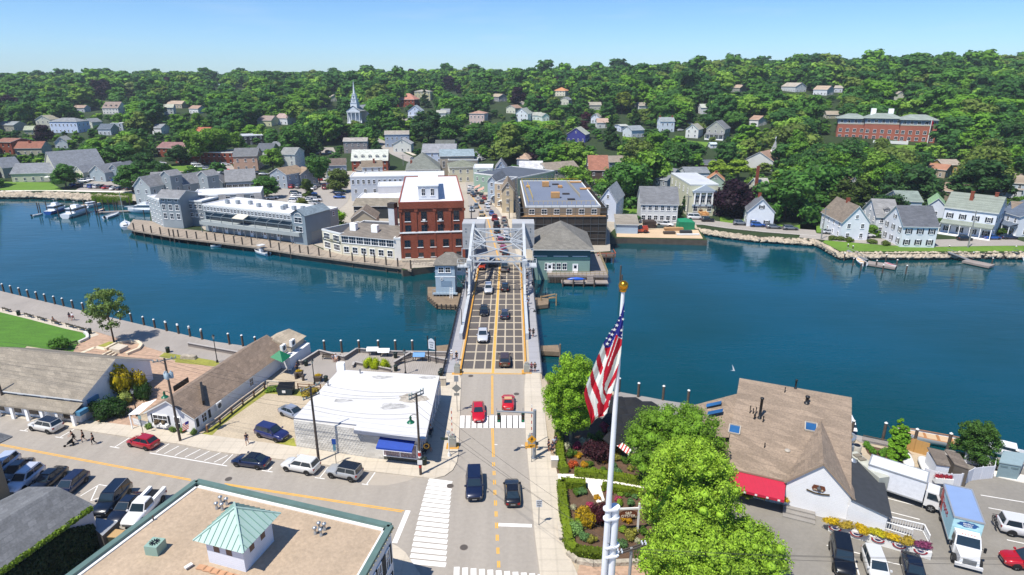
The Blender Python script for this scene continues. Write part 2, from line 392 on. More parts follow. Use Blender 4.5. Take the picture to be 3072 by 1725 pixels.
# the near bank
nb=[(-2500,140)]+Q('j',0,180,975,415,2152,690)+Q('l',0,222,600,226,1400,226)+[V3((-11.2,90.4,0)),V3((4.6,90.4,0)),V3((5.2,89,0))]+Q('F',1400,950,1470,975,1552,985,1680,1010,1745,1030)+[V3((40.5,70,0))]+Q('q',260,195,560,258,900,322,1210,388,1765,450)+[V3((90,60,0)),V3((2500,40,0)),V3((2500,-100,0)),V3((-2500,-100,0))]
nbp=[(p[0],p[1])for p in nb]
mb=MB().prism(nbp,-5,0,0)
stt('near_bank_ground',mb,GRAV)
# layers on the near bank (plan outlines read off the photo)
KW=.13
mainW=Q('l',1515,460,1500,860,1490,1100,1478,1180,1440,1250,1370,1300,1280,1322,1150,1310,660,1250,270,1195)+Q('r',1833,388,1540,325,1110,268,600,188,0,72)
mainE=Q('n',632,150,634,300,645,520,665,740,685,960,708,1200,740,1446)
road_pts=[V3((-8.6,90.3,0))]+mainW+[V3((-130,92,0)),V3((-130,70,0)),V3((-60,50,0)),V3((-40,20,0)),V3((6,20,0))]+mainE[::-1]+[V3((2.2,90.3,0))]
flat('road',road_pts,ASPH,.012)
# pavement of the west side: raised, between the kerb and the building line
pw=mainW+[V3((-130,93,0)),V3((-130,97,0))]+Q('r',0,0)+Q('r',500,100,820,130,1180,175,1700,235)+Q('k',600,1110,1600,1245)+Q('l',88,1046,700,1142,1150,1192,1250,800,1325,470)+[V3((-10.9,90.3,0)),V3((-8.6,90.3,0))]
stt('pavement',MB().prism([(p[0],p[1])for p in pw],-.1,KW),CONC)
pe=[V3((2.2,90.3,0)),V3((4.5,90.3,0))]+Q('n',800,560,850,700,870,790,925,1270,1000,1446)+[V3((6.4,38,0)),V3((5.2,38,0))]+mainE[::-1]
stt('pavement',MB().prism([(p[0],p[1])for p in pe],-.1,KW),CONC)
# promontory pavement under the brown-roofed building's corner
pc=Q('s',2290,850,2330,1010,2400,1090,2576,1196)+[V3((-8,42,0)),V3((-8,30,0)),V3((-40,20,0))]+Q('r',900,1000)
stt('pavement',MB().prism([(p[0],p[1])for p in Q('s',2250,850,2330,890,2420,960,2500,1080,2576,1190)+[V3((-7.6,44,0)),V3((-7.4,36,0)),V3((-12,36,0)),V3((-12.6,50,0))]],-.1,KW),CONC)
flat('plaza_paving',Q('j',800,590,1000,600,1650,770,1600,850,1850,900,2152,945)+Q('k',890,390,0,900)+Q('r',1180,175,820,130)+Q('j',870,1250,1130,870,700,790,740,760),PAVE,.02)
flat('lawn',[V3((-140,100,0)),V3((-140,112,0))]+Q('j',0,392,300,465,640,555,830,598,880,640,860,690,780,715,740,790,640,790,270,735,0,1000),LAWN,.03)
flat('path',[V3((-140,112,0)),V3((-140,117,0))]+Q('j',0,352,830,560,960,600,1000,620,880,660,840,598,640,555,300,465,0,392),CONC,.026)
flat('grass_verge',Q('j',1605,840,1660,800,1830,800,2152,880,2152,940,1850,895),DRYG,.032)
flat('grass_verge',Q('k',380,290,560,300,885,375,840,418,600,395,360,370),DRYG,.033)
flat('grass_verge',Q('j',985,735,1100,690,1280,690,1140,750),DRYG,.034)
flat('boardwalk',[V3((-150,123,0)),V3((-150,137,0))]+Q('j',0,178,975,413,2152,688)+Q('l',0,220,600,224,1405,224,1345,425,700,400,320,500)+Q('k',1690,560,1500,470,1290,560)+Q('j',2152,880,1660,800,1300,690,1000,600,640,500,0,350),PLANKX,.04)
flat('gravel_lot',Q('k',690,1115,1300,620,1690,560,2060,640,1600,1245),GRAV,.045)
flat('grass_verge',Q('k',640,1110,1290,640,1310,690,860,1010,740,1130),DRYG,.05)
flat('grass_verge',Q('k',1270,640,1460,640,1850,660,1760,730,1440,700,1280,690),DRYG,.052)
flat('grass_verge',Q('k',1400,1205,1590,1150,1615,1243),DRYG,.05)
# right-hand side: garden, paths, car park, terraces
GARD=[V3((5.4,90,0)),V3((9,89,0))]+Q('F',1560,1000,1660,1030,1700,1200,1720,1446)+[V3((14,46,0))]+Q('o',480,1385,320,1375,245,1320,200,1000,180,840,180,600)
flat('garden_soil',GARD,SOIL,.02)
flat('path',Q('o',178,842,280,845,480,872,700,905,700,940,440,912,470,1010,420,1015,360,915,360,895,190,886),PATH,.06)
flat('car_park',Q('F',1840,1250,1900,1230,2200,1240,2380,1130,2575,1160)+[V3((120,52,0)),V3((120,10,0)),V3((18,30,0)),V3((18,44,0))],ASPD,.014)
stt('kerb',MB().prism([(p[0],p[1])for p in Q('q',1470,560,1765,625,1765,560,1500,520)],-.1,.14),PATH)
flat('boardwalk',Q('q',200,200,260,195,560,258,900,322,1210,388,1765,450,1765,500,1200,420,560,300,300,260),PLANK,.05)
flat('terrace_paving',Q('o',420,480,545,350,840,405,1010,430,1050,620,860,700,600,720),mat('grey_decking','#8f8b86',nz1=(.8,.1),lines=('X',.2,.12)),.055)
flat('paving',Q('o',320,1375,480,1385,900,1390,1000,1446)+[V3((18,38,0)),V3((8,38,0))]+Q('o',300,1446),PAVE,.03)
# road markings, 6 mm sheets
def stripe(fr,x1,y1,x2,y2,wd=.12,m=RWH,nm='road_marking',z=.022):
 a,b=P(fr,x1,y1),P(fr,x2,y2);d=(b-a).normalized();n=V3((-d.y,d.x,0))*wd/2
 return[(a-n)[:2]+(z,),(b-n)[:2]+(z,),(b+n)[:2]+(z,),(a+n)[:2]+(z,)]
wmk,ymk=MB(),MB()
for a in[('n',405,62,405,330),('n',413,62,414,330),('n',405,428,412,628),('n',415,428,423,628),('r',0,322,1640,625),('r',0,333,1640,636),('s',420,188,2400,488),('s',440,203,2380,502),('n',195,42,630,48),('n',195,48,630,53)]:
 ymk.poly(stripe(*a,wd=.13 if a[0]!='s' else.14))
for i,(y,x)in en([(678,419),(739,422),(803,425),(874,428),(947,432),(1023,436),(1103,440),(1188,444),(1278,449),(1372,454)]):
 for dx in(-7,5):ymk.poly(stripe('n',x+dx,y-14-i,x+dx+1,y+14+i,wd=.13))
for k in rg(11):
 x=201+41*k
 wmk.poly(stripe('n',x,340,x-2+k*.3,426,wd=.95))
for k in rg(18):
 t=k/17;y=798+(1366-798)*(t*.75+t*t*.25)
 wmk.poly(stripe('n',-72+10*(1-t)*4-95*t,y-12-2*t,129-42*t,y+9+2*t,wd=.6))
for k in rg(11):
 wmk.poly(stripe('n',163+58*k,1390+5*k,158+60*k,1500+5*k,wd=.55))
for a in[('n',452,1097,683,1105,.5),('s',2445,485,2295,845,.55),('n',425,541,445,542,.15),('n',610,546,628,547,.15),('k',100,1305,900,1440,.14),('k',165,1300,300,1210,.12),('k',250,1315,400,1235,.12),('k',360,1333,495,1255,.12),('k',465,1350,625,1268,.12),('k',565,1367,725,1283,.12),('k',665,1385,835,1300,.12),('k',765,1402,905,1330,.12),('k',850,1425,960,1320,.12),('r',170,203,240,212,.13),('r',205,208,260,175,.13),('r',475,260,545,271,.13),('r',512,266,650,187,.13),('r',945,343,1025,357,.13),('r',985,349,1115,266,.13),('s',830,42,950,60,.13),('s',890,50,945,5,.13),('s',1415,122,1525,136,.13),('s',1465,128,1560,10,.13),('s',1935,192,2005,202,.13),('s',1985,198,2080,65,.13),('r',850,670,1000,695,.12),('r',850,672,690,770,.12),('r',838,685,780,810,.12),('r',780,810,890,770,.12),('r',345,585,370,573,.12),('r',1225,750,1262,733,.12),('q',445,735,785,822,.13),('q',430,847,832,950,.13),('q',1378,732,1765,796,.13),('q',1448,846,1765,905,.13),('q',1612,1132,1765,1165,.13),('q',215,1235,330,1265,.13),('q',228,1240,290,1446,.13),('q',0,1180,30,1190,.13),('q',545,1330,660,1355,.13)]:
 z=.022
 wmk.poly(stripe(*a[:5],wd=a[5],z=z))
stt('road_marking',ymk,YEL);stt('road_marking',wmk,RWH)
# shadowless patches on the road: repaired asphalt
flat('road',Q('l',765,1270,1130,1300,1050,1340,860,1380,700,1375),mat('new_asphalt','#a89f93',ro=.92,nz1=(2,.04)),.018)
for nm,c in(('n',(260,65)),('n',(577,190)),('n',(117,828)),('n',(212,1255)),('s',(462,138))):
 p=P(nm,*c);mb=MB();mb.lt((0,0,0),[(.42,0),(.42,.012)],16);mb.lt((0,0,0),[(.36,.006),(.36,.018)],16,1)
 tag(mb.bd('manhole_cover',[mat('iron','#6a625c',ro=.7),mat('iron_dark','#514b46',ro=.7)],loc=(p.x,p.y,.018)),'round iron manhole cover set flush in the road asphalt','manhole cover','manhole covers in the road')

# ---------------------------------- builders: windows and houses
WCACHE={}
SHUT=mat('shutter_paint','#1c242b',ro=.7)
def wmh(w_,h_,shut=False,trim=TRIM,glass=GLS,nx=2,ny=2):
 k=(round(w_,2),round(h_,2),shut,trim.name,glass.name,nx,ny)
 if k in WCACHE:return WCACHE[k]
 m=MB();t=min(.08,w_*.07)
 m.box(-w_/2+t,w_/2-t,-.03,.0,t,h_-t,0)
 m.box(-w_/2,w_/2,-.09,.0,h_-t,h_+.03,1);m.box(-w_/2-.08,w_/2+.08,-.13,.0,-.07,t,3)
 m.box(-w_/2,-w_/2+t,-.09,.0,t,h_-t,1);m.box(w_/2-t,w_/2,-.09,.0,t,h_-t,1)
 for i in rg(1,nx):x=-w_/2+w_*i/nx;m.box(x-.022,x+.022,-.06,-.03,t,h_-t,1)
 for i in rg(1,ny):z=h_*i/ny;m.box(-w_/2+t,w_/2-t,-.065,-.03,z-.022,z+.022,1)
 if shut:
  for s in(-1,1):m.box(s*(w_/2+.02)if s>0 else-(w_/2+.02)-.42,s*(w_/2+.02)+.42 if s>0 else-(w_/2+.02),-.06,0,0,h_,2)
 me=m.mesh('window',[glass,trim,SHUT,TRIM]);WCACHE[k]=me;return me
DOORM={}
def door_mesh(w_,h_,col):
 k=(w_,h_,col)
 if k not in DOORM:
  m=MB();m.box(-w_/2,w_/2,-.05,0,0,h_,0);m.box(-w_/2-.12,w_/2+.12,-.09,0,h_,h_+.14,1)
  for s in(-1,1):m.box(min(s*w_/2,s*(w_/2+.12)),max(s*w_/2,s*(w_/2+.12)),-.09,0,0,h_,1)
  m.box(-w_*.3,w_*.3,-.065,-.05,h_*.55,h_*.9,2)
  DOORM[k]=m.mesh('door',[OBJP,TRIM,GLS])
 return DOORM[k]
FOOT=[]
PROT=[]
def put(me,name,parent,x,y,z,rz,color=None):
 o=link(name,me,parent,color,(x,y,z),rz);return o
def fcd(root,x0,x1,y0,y1,spec,W,D,h,shut=False,trimm=TRIM,glass=GLS):
 """spec: side letter f/l/r/b -> rows of (count, sill, width, height[, from, to])"""
 for side,rows in spec.items():
  for row in rows:
   n,z,ww,wh=row[:4];a,b=(row[4],row[5])if len(row)>5 else(0,1)
   L_=W if side in 'fb' else D
   nx=2 if ww<1.6 else int(round(ww/.7))
   me=wmh(ww,wh,shut,trimm,glass,nx,2)
   for i in rg(n):
    t=L_*(a+(b-a)*(i+.5)/n)
    if side=='f':put(me,'window',root,t,0,z,0)
    if side=='b':put(me,'window',root,t,D,z,pi)
    if side=='l':put(me,'window',root,0,t,z,-pi/2)
    if side=='r':put(me,'window',root,W,t,z,pi/2)
def roof_mb(W,D,h,kd_,ridge,rh,ov=.35,th=.18,rx=.5):
 m=MB();x0,x1,y0,y1=-ov,W+ov,-ov,D+ov
 def slab(pts,mi=0):
  """one roof plane with a fascia edge below it"""
  m.poly(pts,mi);n=len(pts)
  lo=[(p[0],p[1],p[2]-th)for p in pts]
  m.add(list(pts)+lo,[(i,n+i,n+(i+1)%n,(i+1)%n)for i in rg(n)],1)
  m.poly(lo[::-1],1)
 if kd_=='gable' and ridge=='x':
  ym=D*rx;e1=h-ov*rh/max(ym,.1);e2=h-ov*rh/max(D-ym,.1)
  slab([(x0,y0,e1),(x1,y0,e1),(x1,ym,h+rh),(x0,ym,h+rh)]);slab([(x1,y1,e2),(x0,y1,e2),(x0,ym,h+rh),(x1,ym,h+rh)])
 elif kd_=='gable':
  xm=W*rx;e1=h-ov*rh/xm;e2=h-ov*rh/(W-xm)
  slab([(x0,y1,e1),(x0,y0,e1),(xm,y0,h+rh),(xm,y1,h+rh)]);slab([(x1,y0,e2),(x1,y1,e2),(xm,y1,h+rh),(xm,y0,h+rh)])
 elif kd_=='hip':
  k=min(W,D)/2;z0=h-ov*rh/k
  if W>=D:a,b=(k,D/2,h+rh),(W-k+.01,D/2,h+rh)
  else:a,b=(W/2,k,h+rh),(W/2,D-k+.01,h+rh)
  c=[(x0,y0,z0),(x1,y0,z0),(x1,y1,z0),(x0,y1,z0)]
  if W>=D:pl=[[c[0],c[1],b,a],[c[1],c[2],b],[c[2],c[3],a,b],[c[3],c[0],a]]
  else:pl=[[c[0],c[1],a],[c[1],c[2],b,a],[c[2],c[3],b],[c[3],c[0],a,b]]
  for p in pl:m.poly(p)
  m.box(x0,x1,y0,y1,z0-th,z0-.01,1)
 elif kd_=='shed':
  slab([(x0,y0,h),(x1,y0,h),(x1,y1,h+rh),(x0,y1,h+rh)])
 elif kd_=='flat':
  t=.25
  m.poly([(t,t,h-.12),(W-t,t,h-.12),(W-t,D-t,h-.12),(t,D-t,h-.12)])
  for a in((-.06,W+.06,-.06,t),(-.06,W+.06,D-t,D+.06),(-.06,t,t,D-t),(W-t,W+.06,t,D-t)):m.box(a[0],a[1],a[2],a[3],h-.35,h+.12,1)
 return m
def wall_mb(W,D,h,kd_,ridge,rh,rx=.5):
 m=MB();m.box(0,W,0,D,-3.0,h,0)if kd_ not in('flat',)else m.prism([(0,0),(W,0),(W,D),(0,D)],-3.0,h-.15,0)
 e=.02
 if kd_=='gable' and ridge=='x':
  for x in(0,W):m.poly([(x,0,h),(x,D*rx,h+rh-.2),(x,D,h)]if x==0 else[(x,0,h),(x,D,h),(x,D*rx,h+rh-.2)])
 elif kd_=='gable':
  m.poly([(0,0,h),(W,0,h),(W*rx,0,h+rh-.2)]);m.poly([(W,D,h),(0,D,h),(W*rx,D,h+rh-.2)])
 elif kd_=='shed':
  for x in(0,W):m.poly([(x,0,h),(x,D,h+rh),(x,D,h)]if x==0 else[(x,0,h),(x,D,h),(x,D,h+rh)])
  m.poly([(W,D,h),(0,D,h),(0,D,h+rh),(W,D,h+rh)])
 return m
def house(name,lb_,A,B,depth,h,roof='gable',ridge='x',rh=2.4,wall='#d8dad8',rc='#77736d',zr=0.,win='auto',chim=(),cat='house',shut=False,rx=.5,ov=.35,wm=None,rm=None,dorm=0,prc=None,door=None,grp=None,prot=.75,trimc='#dcdedd',glass=GLS,base=None,storeys=None):
 if isi(A,tuple)and isi(A[0],str):A=G(*A,zr);A=V3((A.x,A.y,A.z-zr))
 if isi(B,tuple)and isi(B[0],str):B=G(*B,zr);B=V3((B.x,B.y,B.z-zr))
 elif not isi(B,V3):B=V3((A.x+B*cos(0),A.y,A.z))
 A=V3(A);W=hypot(B.x-A.x,B.y-A.y);rz=ang(A,B);D=depth;z=min(A.z,B.z)if base is None else base
 root=tg(name,lb_,cat,(A.x,A.y,z),rz,grp)
 wm=wm or CLAP;rm=rm or(MEMB if roof=='flat' else SHIN)
 wall_mb(W,D,h,roof,ridge,rh,rx).bd('wall',wm,root,wall)
 ro=roof_mb(W,D,h,roof,ridge,rh,ov,rx=rx).bd('roof',[rm,mat('trim_'+trimc.strip('#'),trimc,ro=.6)],root,rc)
 zc=h+rh
 for(fx,fy,ch_)in chim:
  c=MB();c.box(fx*W-.45,fx*W+.45,fy*D-.4,fy*D+.4,h*.9,zc+ch_,0);c.box(fx*W-.52,fx*W+.52,fy*D-.47,fy*D+.47,zc+ch_,zc+ch_+.12,0)
  c.bd('chimney',BRK if wall!='w' else TRIM,ro,'#d8d8d6')
 if win=='auto':
  st=storeys or max(1,int(h/2.75));hh=h/st;n=max(1,int(W/2.9));ns=max(1,int(D/3.6))
  win={'f':[(n,.75+hh*k,.95,min(1.5,hh*.5))for k in rg(st)],'l':[(ns,.75+hh*k,.95,min(1.5,hh*.5))for k in rg(st)],'r':[(ns,.75+hh*k,.95,min(1.5,hh*.5))for k in rg(st)]}
  if roof=='gable' and rh>2.2:win['f' if ridge=='y' else 'l'].append((1,h+rh*.18,.8,1.1,.3,.7));(win['r'].append((1,h+rh*.18,.8,1.1,.3,.7))if ridge=='x' else None)
 fcd(root,0,W,0,D,win,W,D,h,shut,glass=glass,trimm=mat('brown_frame','#4a342b')if wm is BRK else TRIM)
 if door:put(door_mesh(1.0,2.15,door[1]),'door',root,door[0]*W,0,.05,0,door[1])
 for i in rg(dorm):
  x=W*(i+.5)/dorm;y=D*rx*.22;zz=h+rh*.22
  d=MB();d.box(x-.7,x+.7,y,D*rx*.85,zz-.6,zz+1.1,0)
  d.add([(x-.9,y-.2,zz+1.0),(x,y-.2,zz+1.7),(x+.9,y-.2,zz+1.0),(x-.9,D*rx*.95,zz+1.0),(x,D*rx*.95,zz+1.7),(x+.9,D*rx*.95,zz+1.0)],[(0,1,4,3),(1,2,5,4),(0,2,1)],1)
  dd=d.bd('dormer',[TRIM,rm],ro,rc);put(wmh(.8,1.0),'window',dd,x,y-.02,zz+0,0)
 if prc:
  pz,pd,a,b=prc;m=MB();m.add([(W*a,-pd,pz),(W*b,-pd,pz),(W*b,0,pz+.7),(W*a,0,pz+.7)],[(0,1,2,3)]);m.box(W*a,W*b,-pd,-.01,pz-.25,pz-.02,1)
  pr=m.bd('porch_roof',[rm,TRIM],root,rc);m=MB();n=max(2,int(W*(b-a)/2.4))
  for i in rg(n+1):
   x=W*a+.12+(W*(b-a)-.24)*i/n;c=MB();c.box(x-.09,x+.09,-pd+.03,-pd+.21,.0,pz-.25);c.bd('porch_post',TRIM,root)
  m=MB();m.box(W*a,W*b,-pd,-.02,-1,.25);m.bd('porch_floor',TRIM,root)
 cx,cy=W/2,D/2;ca,sa=cos(rz),sin(rz);c=(A.x+cx*ca-cy*sa,A.y+cx*sa+cy*ca)
 nst=max(1,int(round(max(W,D)/min(W,D))))
 for k in rg(nst):
  t=(k+.5)/nst;lx,ly=(W*t,D/2)if W>D else(W/2,D*t);FOOT.append((A.x+lx*ca-ly*sa,A.y+lx*sa+ly*ca,min(W,D)/2+1.0))
 us,vs_=[],[]
 for lx in(0,W):
  for ly,zz in((0,z+h*(1-prot)),(0,z+h),(D/2,z+h+rh if roof!='flat' else z+h),(D,z+h)):
   u,v,d_=proj((A.x+lx*ca-ly*sa,A.y+lx*sa+ly*ca,zz));us.append(u);vs_.append(v)
 PROT.append((min(us),min(vs_),max(us),max(vs_),A.y,lb_))
 return root

# ---------------------------------- vehicles
def frust(mb,xb0,xb1,xt0,xt1,wb,wt,z0,z1,mi):
 """cabin: bottom from xb0 to xb1, top from xt0 to xt1"""
 return mb.add([(xb0,-wb,z0),(xb1,-wb,z0),(xb1,wb,z0),(xb0,wb,z0),(xt0,-wt,z1),(xt1,-wt,z1),(xt1,wt,z1),(xt0,wt,z1)],[(4,5,6,7),(0,1,5,4),(1,2,6,5),(2,3,7,6),(3,0,4,7)],mi)
def loft(mb,st,mi=0,smooth=1):
 """st: (x, half width, z low, z belt); rounded car-body sections from rear to front"""
 vs=[];n=10
 for x,w_,a,b in st:
  vs+=[(x,-w_*.86,a),(x,-w_,a+.14),(x,-w_,a+(b-a)*.62),(x,-w_*.93,b-.05),(x,-w_*.8,b),(x,w_*.8,b),(x,w_*.93,b-.05),(x,w_,a+(b-a)*.62),(x,w_,a+.14),(x,w_*.86,a)]
 fs=[(i*n+k,i*n+(k+1)%n,(i+1)*n+(k+1)%n,(i+1)*n+k)for i in rg(len(st)-1)for k in rg(n)]
 mb.add(vs,[f[::-1]for f in fs],mi,smooth)
 mb.add(vs[:n],[list(rg(n))],mi);mb.add(vs[-n:],[list(rg(n))[::-1]],mi)
KINDS={'sedan':dict(L=4.75,st=[(-2.36,.66,.34,.80),(-2.25,.82,.26,.97),(-1.6,.90,.22,1.03),(-.4,.915,.2,.97),(.9,.915,.2,.94),(1.7,.89,.22,.84),(2.2,.78,.26,.70),(2.38,.60,.32,.58)],cab=(-1.95,1.05,-1.05,.18,.95,1.44,.80,.60),wx=(-1.38,1.42),r=.33),'hatch':dict(L=4.3,st=[(-2.14,.66,.36,.95),(-2.05,.80,.26,1.02),(-1.4,.87,.22,1.02),(-.2,.89,.2,.98),(.9,.88,.2,.94),(1.6,.86,.22,.84),(2.02,.74,.26,.70),(2.15,.58,.32,.58)],cab=(-2.0,1.15,-1.45,.15,.97,1.50,.78,.60),wx=(-1.3,1.32),r=.32),'suv':dict(L=4.7,st=[(-2.34,.74,.42,1.02),(-2.28,.86,.32,1.12),(-1.5,.93,.28,1.12),(0,.945,.26,1.09),(1.0,.945,.26,1.06),(1.8,.92,.28,.98),(2.2,.82,.32,.86),(2.35,.66,.38,.72)],cab=(-2.26,1.12,-1.95,.32,1.08,1.70,.84,.68),wx=(-1.42,1.42),r=.37),'bigsuv':dict(L=5.1,st=[(-2.54,.80,.46,1.10),(-2.48,.93,.36,1.2),(-1.5,.99,.3,1.2),(0,1.0,.3,1.17),(1.2,1.0,.3,1.14),(2.0,.97,.32,1.08),(2.4,.88,.36,.96),(2.55,.74,.42,.80)],cab=(-2.46,1.2,-2.22,.48,1.14,1.86,.90,.74),wx=(-1.55,1.55),r=.40),'jeep':dict(L=4.2,st=[(-2.1,.80,.46,1.08),(-2.05,.86,.38,1.12),(-1,.89,.34,1.12),(.5,.89,.34,1.1),(1.5,.86,.36,1.04),(2.05,.80,.4,.95),(2.12,.74,.44,.86)],cab=(-2.05,.75,-1.95,.42,1.08,1.74,.82,.76),wx=(-1.28,1.32),r=.40),'van':dict(L=5.4,st=[(-2.7,.88,.4,1.15),(-2.62,.97,.3,1.25),(-1,1.0,.28,1.25),(1.2,1.0,.28,1.2),(2.1,.96,.3,1.05),(2.55,.86,.34,.88),(2.7,.7,.4,.74)],cab=(-2.62,1.95,-2.55,1.05,1.2,2.05,.94,.86),wx=(-1.6,1.75),r=.36),'pickup':dict(L=5.6,st=[(-2.78,.90,.5,1.0),(-2.72,.96,.42,1.06),(-.75,.98,.36,1.06),(-.7,.98,.36,1.12),(1.2,.98,.36,1.12),(2.2,.95,.38,1.05),(2.65,.88,.42,.94),(2.8,.76,.48,.80)],cab=(-.72,1.3,-.55,.62,1.08,1.82,.88,.72),wx=(-1.85,1.85),r=.42),'wagon':dict(L=4.75,st=[(-2.36,.70,.38,.95),(-2.28,.84,.28,1.02),(-1.5,.90,.24,1.03),(0,.91,.22,1.0),(1.0,.91,.22,.96),(1.75,.88,.24,.86),(2.2,.78,.28,.74),(2.37,.60,.34,.62)],cab=(-2.22,1.1,-1.85,.25,.98,1.52,.82,.64),wx=(-1.4,1.42),r=.34),'convertible':dict(L=4.2,st=[(-2.1,.66,.34,.78),(-2.0,.80,.25,.9),(-1.3,.88,.2,.93),(0,.89,.2,.88),(.9,.88,.2,.86),(1.6,.86,.22,.76),(2.0,.74,.26,.62),(2.12,.56,.32,.52)],cab=(-1.2,.75,-.75,.05,.87,1.30,.74,.58),wx=(-1.25,1.28),r=.32)}
WHEEL={}
def car_parts(kd_,dark_roof=False,soft=None,rails=False):
 k=KINDS[kd_];x0,x1,t0,t1,zb,zr,wb,wt=k['cab'];body=MB();loft(body,k['st'])
 if kd_=='pickup':
  body.box(-2.7,-.75,-.80,.80,.99,1.075,2)
 zt=zr
 frust(body,x0+.03,x1-.03,t0,t1,wb-.02,wt,zb-.06,zt,0)
 body.box(t0+.03,t1-.03,-wt+.04,wt-.04,zt-.01,zt+.035,1 if(dark_roof or soft)else 0)
 for s in(-1,1):
  for wx in k['wx']:
   body.add([(wx+(k['r']+.06)*cos(a),s*(k['st'][3][1]+.004),k['r']+(k['r']+.06)*sin(a))for a in np.linspace(-.2,pi+.2,11)],[list(rg(11))if s<0 else list(rg(11))[::-1]],2)
  body.box(x1-.25,x1-.08,s*(wb+.02)if s>0 else s*(wb+.02)-.2,s*(wb+.02)+.2 if s>0 else s*(wb+.02),zb+.02,zb+.17,0)
  if rails:body.box(t0+.15,t1-.15,s*(wt-.07)-.02,s*(wt-.07)+.02,zt+.03,zt+.09,3)
 f=k['st'][-1];r_=k['st'][0]
 body.box(f[0]-.06,f[0]+.015,-f[1]*.75,f[1]*.75,f[2]+.03,f[3]-.12,2)
 body.box(f[0]+.01,f[0]+.03,-.26,.26,f[2]+.02,f[2]+.12,3);body.box(r_[0]-.02,r_[0]+.01,-.26,.26,r_[2]+.16,r_[2]+.28,3)
 def face(a,b,c,d,off,ins=(.06,.06)):
  """glass patch inside the quad a b (bottom) c d (top), pushed out along its normal"""
  a,b,c,d=map(V3,(a,b,c,d));n=(b-a).cross(d-a).normalized()*off
  def bl(u,v):return(a*(1-u)+b*u)*(1-v)+(d*(1-u)+c*u)*v+n
  return[bl(ins[0],.10),bl(1-ins[0],.10),bl(1-ins[1],.90),bl(ins[1],.90)]
 B=[(x0+.03,-wb+.02,zb-.0),(x1-.03,-wb+.02,zb-.0),(x1-.03,wb-.02,zb-.0),(x0+.03,wb-.02,zb-.0)];T=[(t0,-wt,zt),(t1,-wt,zt),(t1,wt,zt),(t0,wt,zt)]
 g1=MB().poly(face(B[1],B[2],T[2],T[1],.02));g2=MB().poly(face(B[3],B[0],T[0],T[3],.02))
 sides=[]
 for s in(0,1):
  q=MB();a,b,c,d=(B[0],B[1],T[1],T[0])if s==0 else(B[2],B[3],T[3],T[2])
  f1=face(a,b,c,d,.02,(.04,.05))
  cuts=[0,.48,1]if kd_ not in('pickup','convertible')else[0,1]
  for u0,u1 in zip(cuts,cuts[1:]):
   q.poly([V3(f1[0]).lerp(f1[1],u0+.02),V3(f1[0]).lerp(f1[1],u1-.02),V3(f1[3]).lerp(f1[2],u1-.02),V3(f1[3]).lerp(f1[2],u0+.02)])
  sides.append(q)
 lights=[]
 for s in(-1,1):
  h=MB();h.box(f[0]-.16,f[0]-.02,s*f[1]*.8-.16 if s>0 else s*f[1]*.8-.16,s*f[1]*.8+.16,f[3]-.16,f[3]+.01);h2=MB();h2.box(r_[0]-.01,r_[0]+.14,s*r_[1]*.95-.13,s*r_[1]*.95+.13,r_[3]-.26,r_[3]-.03)
  lights.append((h,h2))
 roofm=mat('black_roof','#17191c',ro=.2,coat=.6)if not soft else mat('tan_canvas','#b79a72',ro=.9)
 return body,[CARP,roofm,mat('car_trim_black','#101113',ro=.5),mat('car_chrome','#b8bcc0',ro=.25,metal=.8)],g1,g2,sides,lights,k
def wheel_meshes(r):
 r=round(r,2)
 if r not in WHEEL:
  t=MB();n=18
  for a,b in((-.11,.11),):
   pr=[(r*.62,a),(r*.95,a),(r,a+.03),(r,b-.03),(r*.95,b),(r*.62,b)]
   vs=[(p*cos(2*pi*k/n),y,p*sin(2*pi*k/n))for p,y in pr for k in rg(n)]
   t.add(vs,[(i*n+k,i*n+(k+1)%n,(i+1)*n+(k+1)%n,(i+1)*n+k)for i in rg(5)for k in rg(n)],0,1)
  q=MB()
  for y in(-.09,.09):
   ring=[(r*.62*cos(2*pi*k/n),y*.8,r*.62*sin(2*pi*k/n))for k in rg(n)]
   q.add(ring,[list(rg(n))if y<0 else list(rg(n))[::-1]],1)
   for s in rg(5):
    a=2*pi*s/5;c,si=cos(a),sin(a);w_=.07
    yy=y*1.02;pts=[(-si*w_+c*.03,yy,c*w_+si*.03),(si*w_+c*.03,yy,-c*w_+si*.03),(c*r*.62+si*w_*.8,yy,si*r*.62-c*w_*.8),(c*r*.62-si*w_*.8,yy,si*r*.62+c*w_*.8)]
    q.add(pts,[(0,1,2,3)],0);
  WHEEL[r]=(t.mesh('tyre',[TYRE]),q.mesh('rim',[RIM,mat('wheel_dark','#26282a',ro=.6)]))
 return WHEEL[r]
PROTO={}
def car_mesh_small(kd_):
 """one-mesh car for the far car parks"""
 key=('small',kd_)
 if key not in PROTO:
  body,mats,g1,g2,sides,lights,k=car_parts(kd_)
  for g in[g1,g2]+sides:body.add(g.v,g.f,4)
  for h,h2 in lights:body.add(h.v,h.f,5);body.add(h2.v,h2.f,6)
  for wx in k['wx']:
   for s in(-1,1):
    y=s*(k['st'][3][1]-.10);r=k['r'];n=10
    vs=[(wx+r*cos(2*pi*i/n),y+yy,r+r*sin(2*pi*i/n))for yy in(-.11,.115)for i in rg(n)]
    body.add(vs,[(i,(i+1)%n,n+(i+1)%n,n+i)for i in rg(n)]+[list(rg(n)),list(rg(n,2*n))[::-1]],7)
  PROTO[key]=body.mesh('car',mats+[CGL,HLT,TLT,TYRE])
 return PROTO[key]
CATN={'sedan':'car','hatch':'car','suv':'car','bigsuv':'car','jeep':'car','van':'van','pickup':'pickup truck','wagon':'car','convertible':'car'}
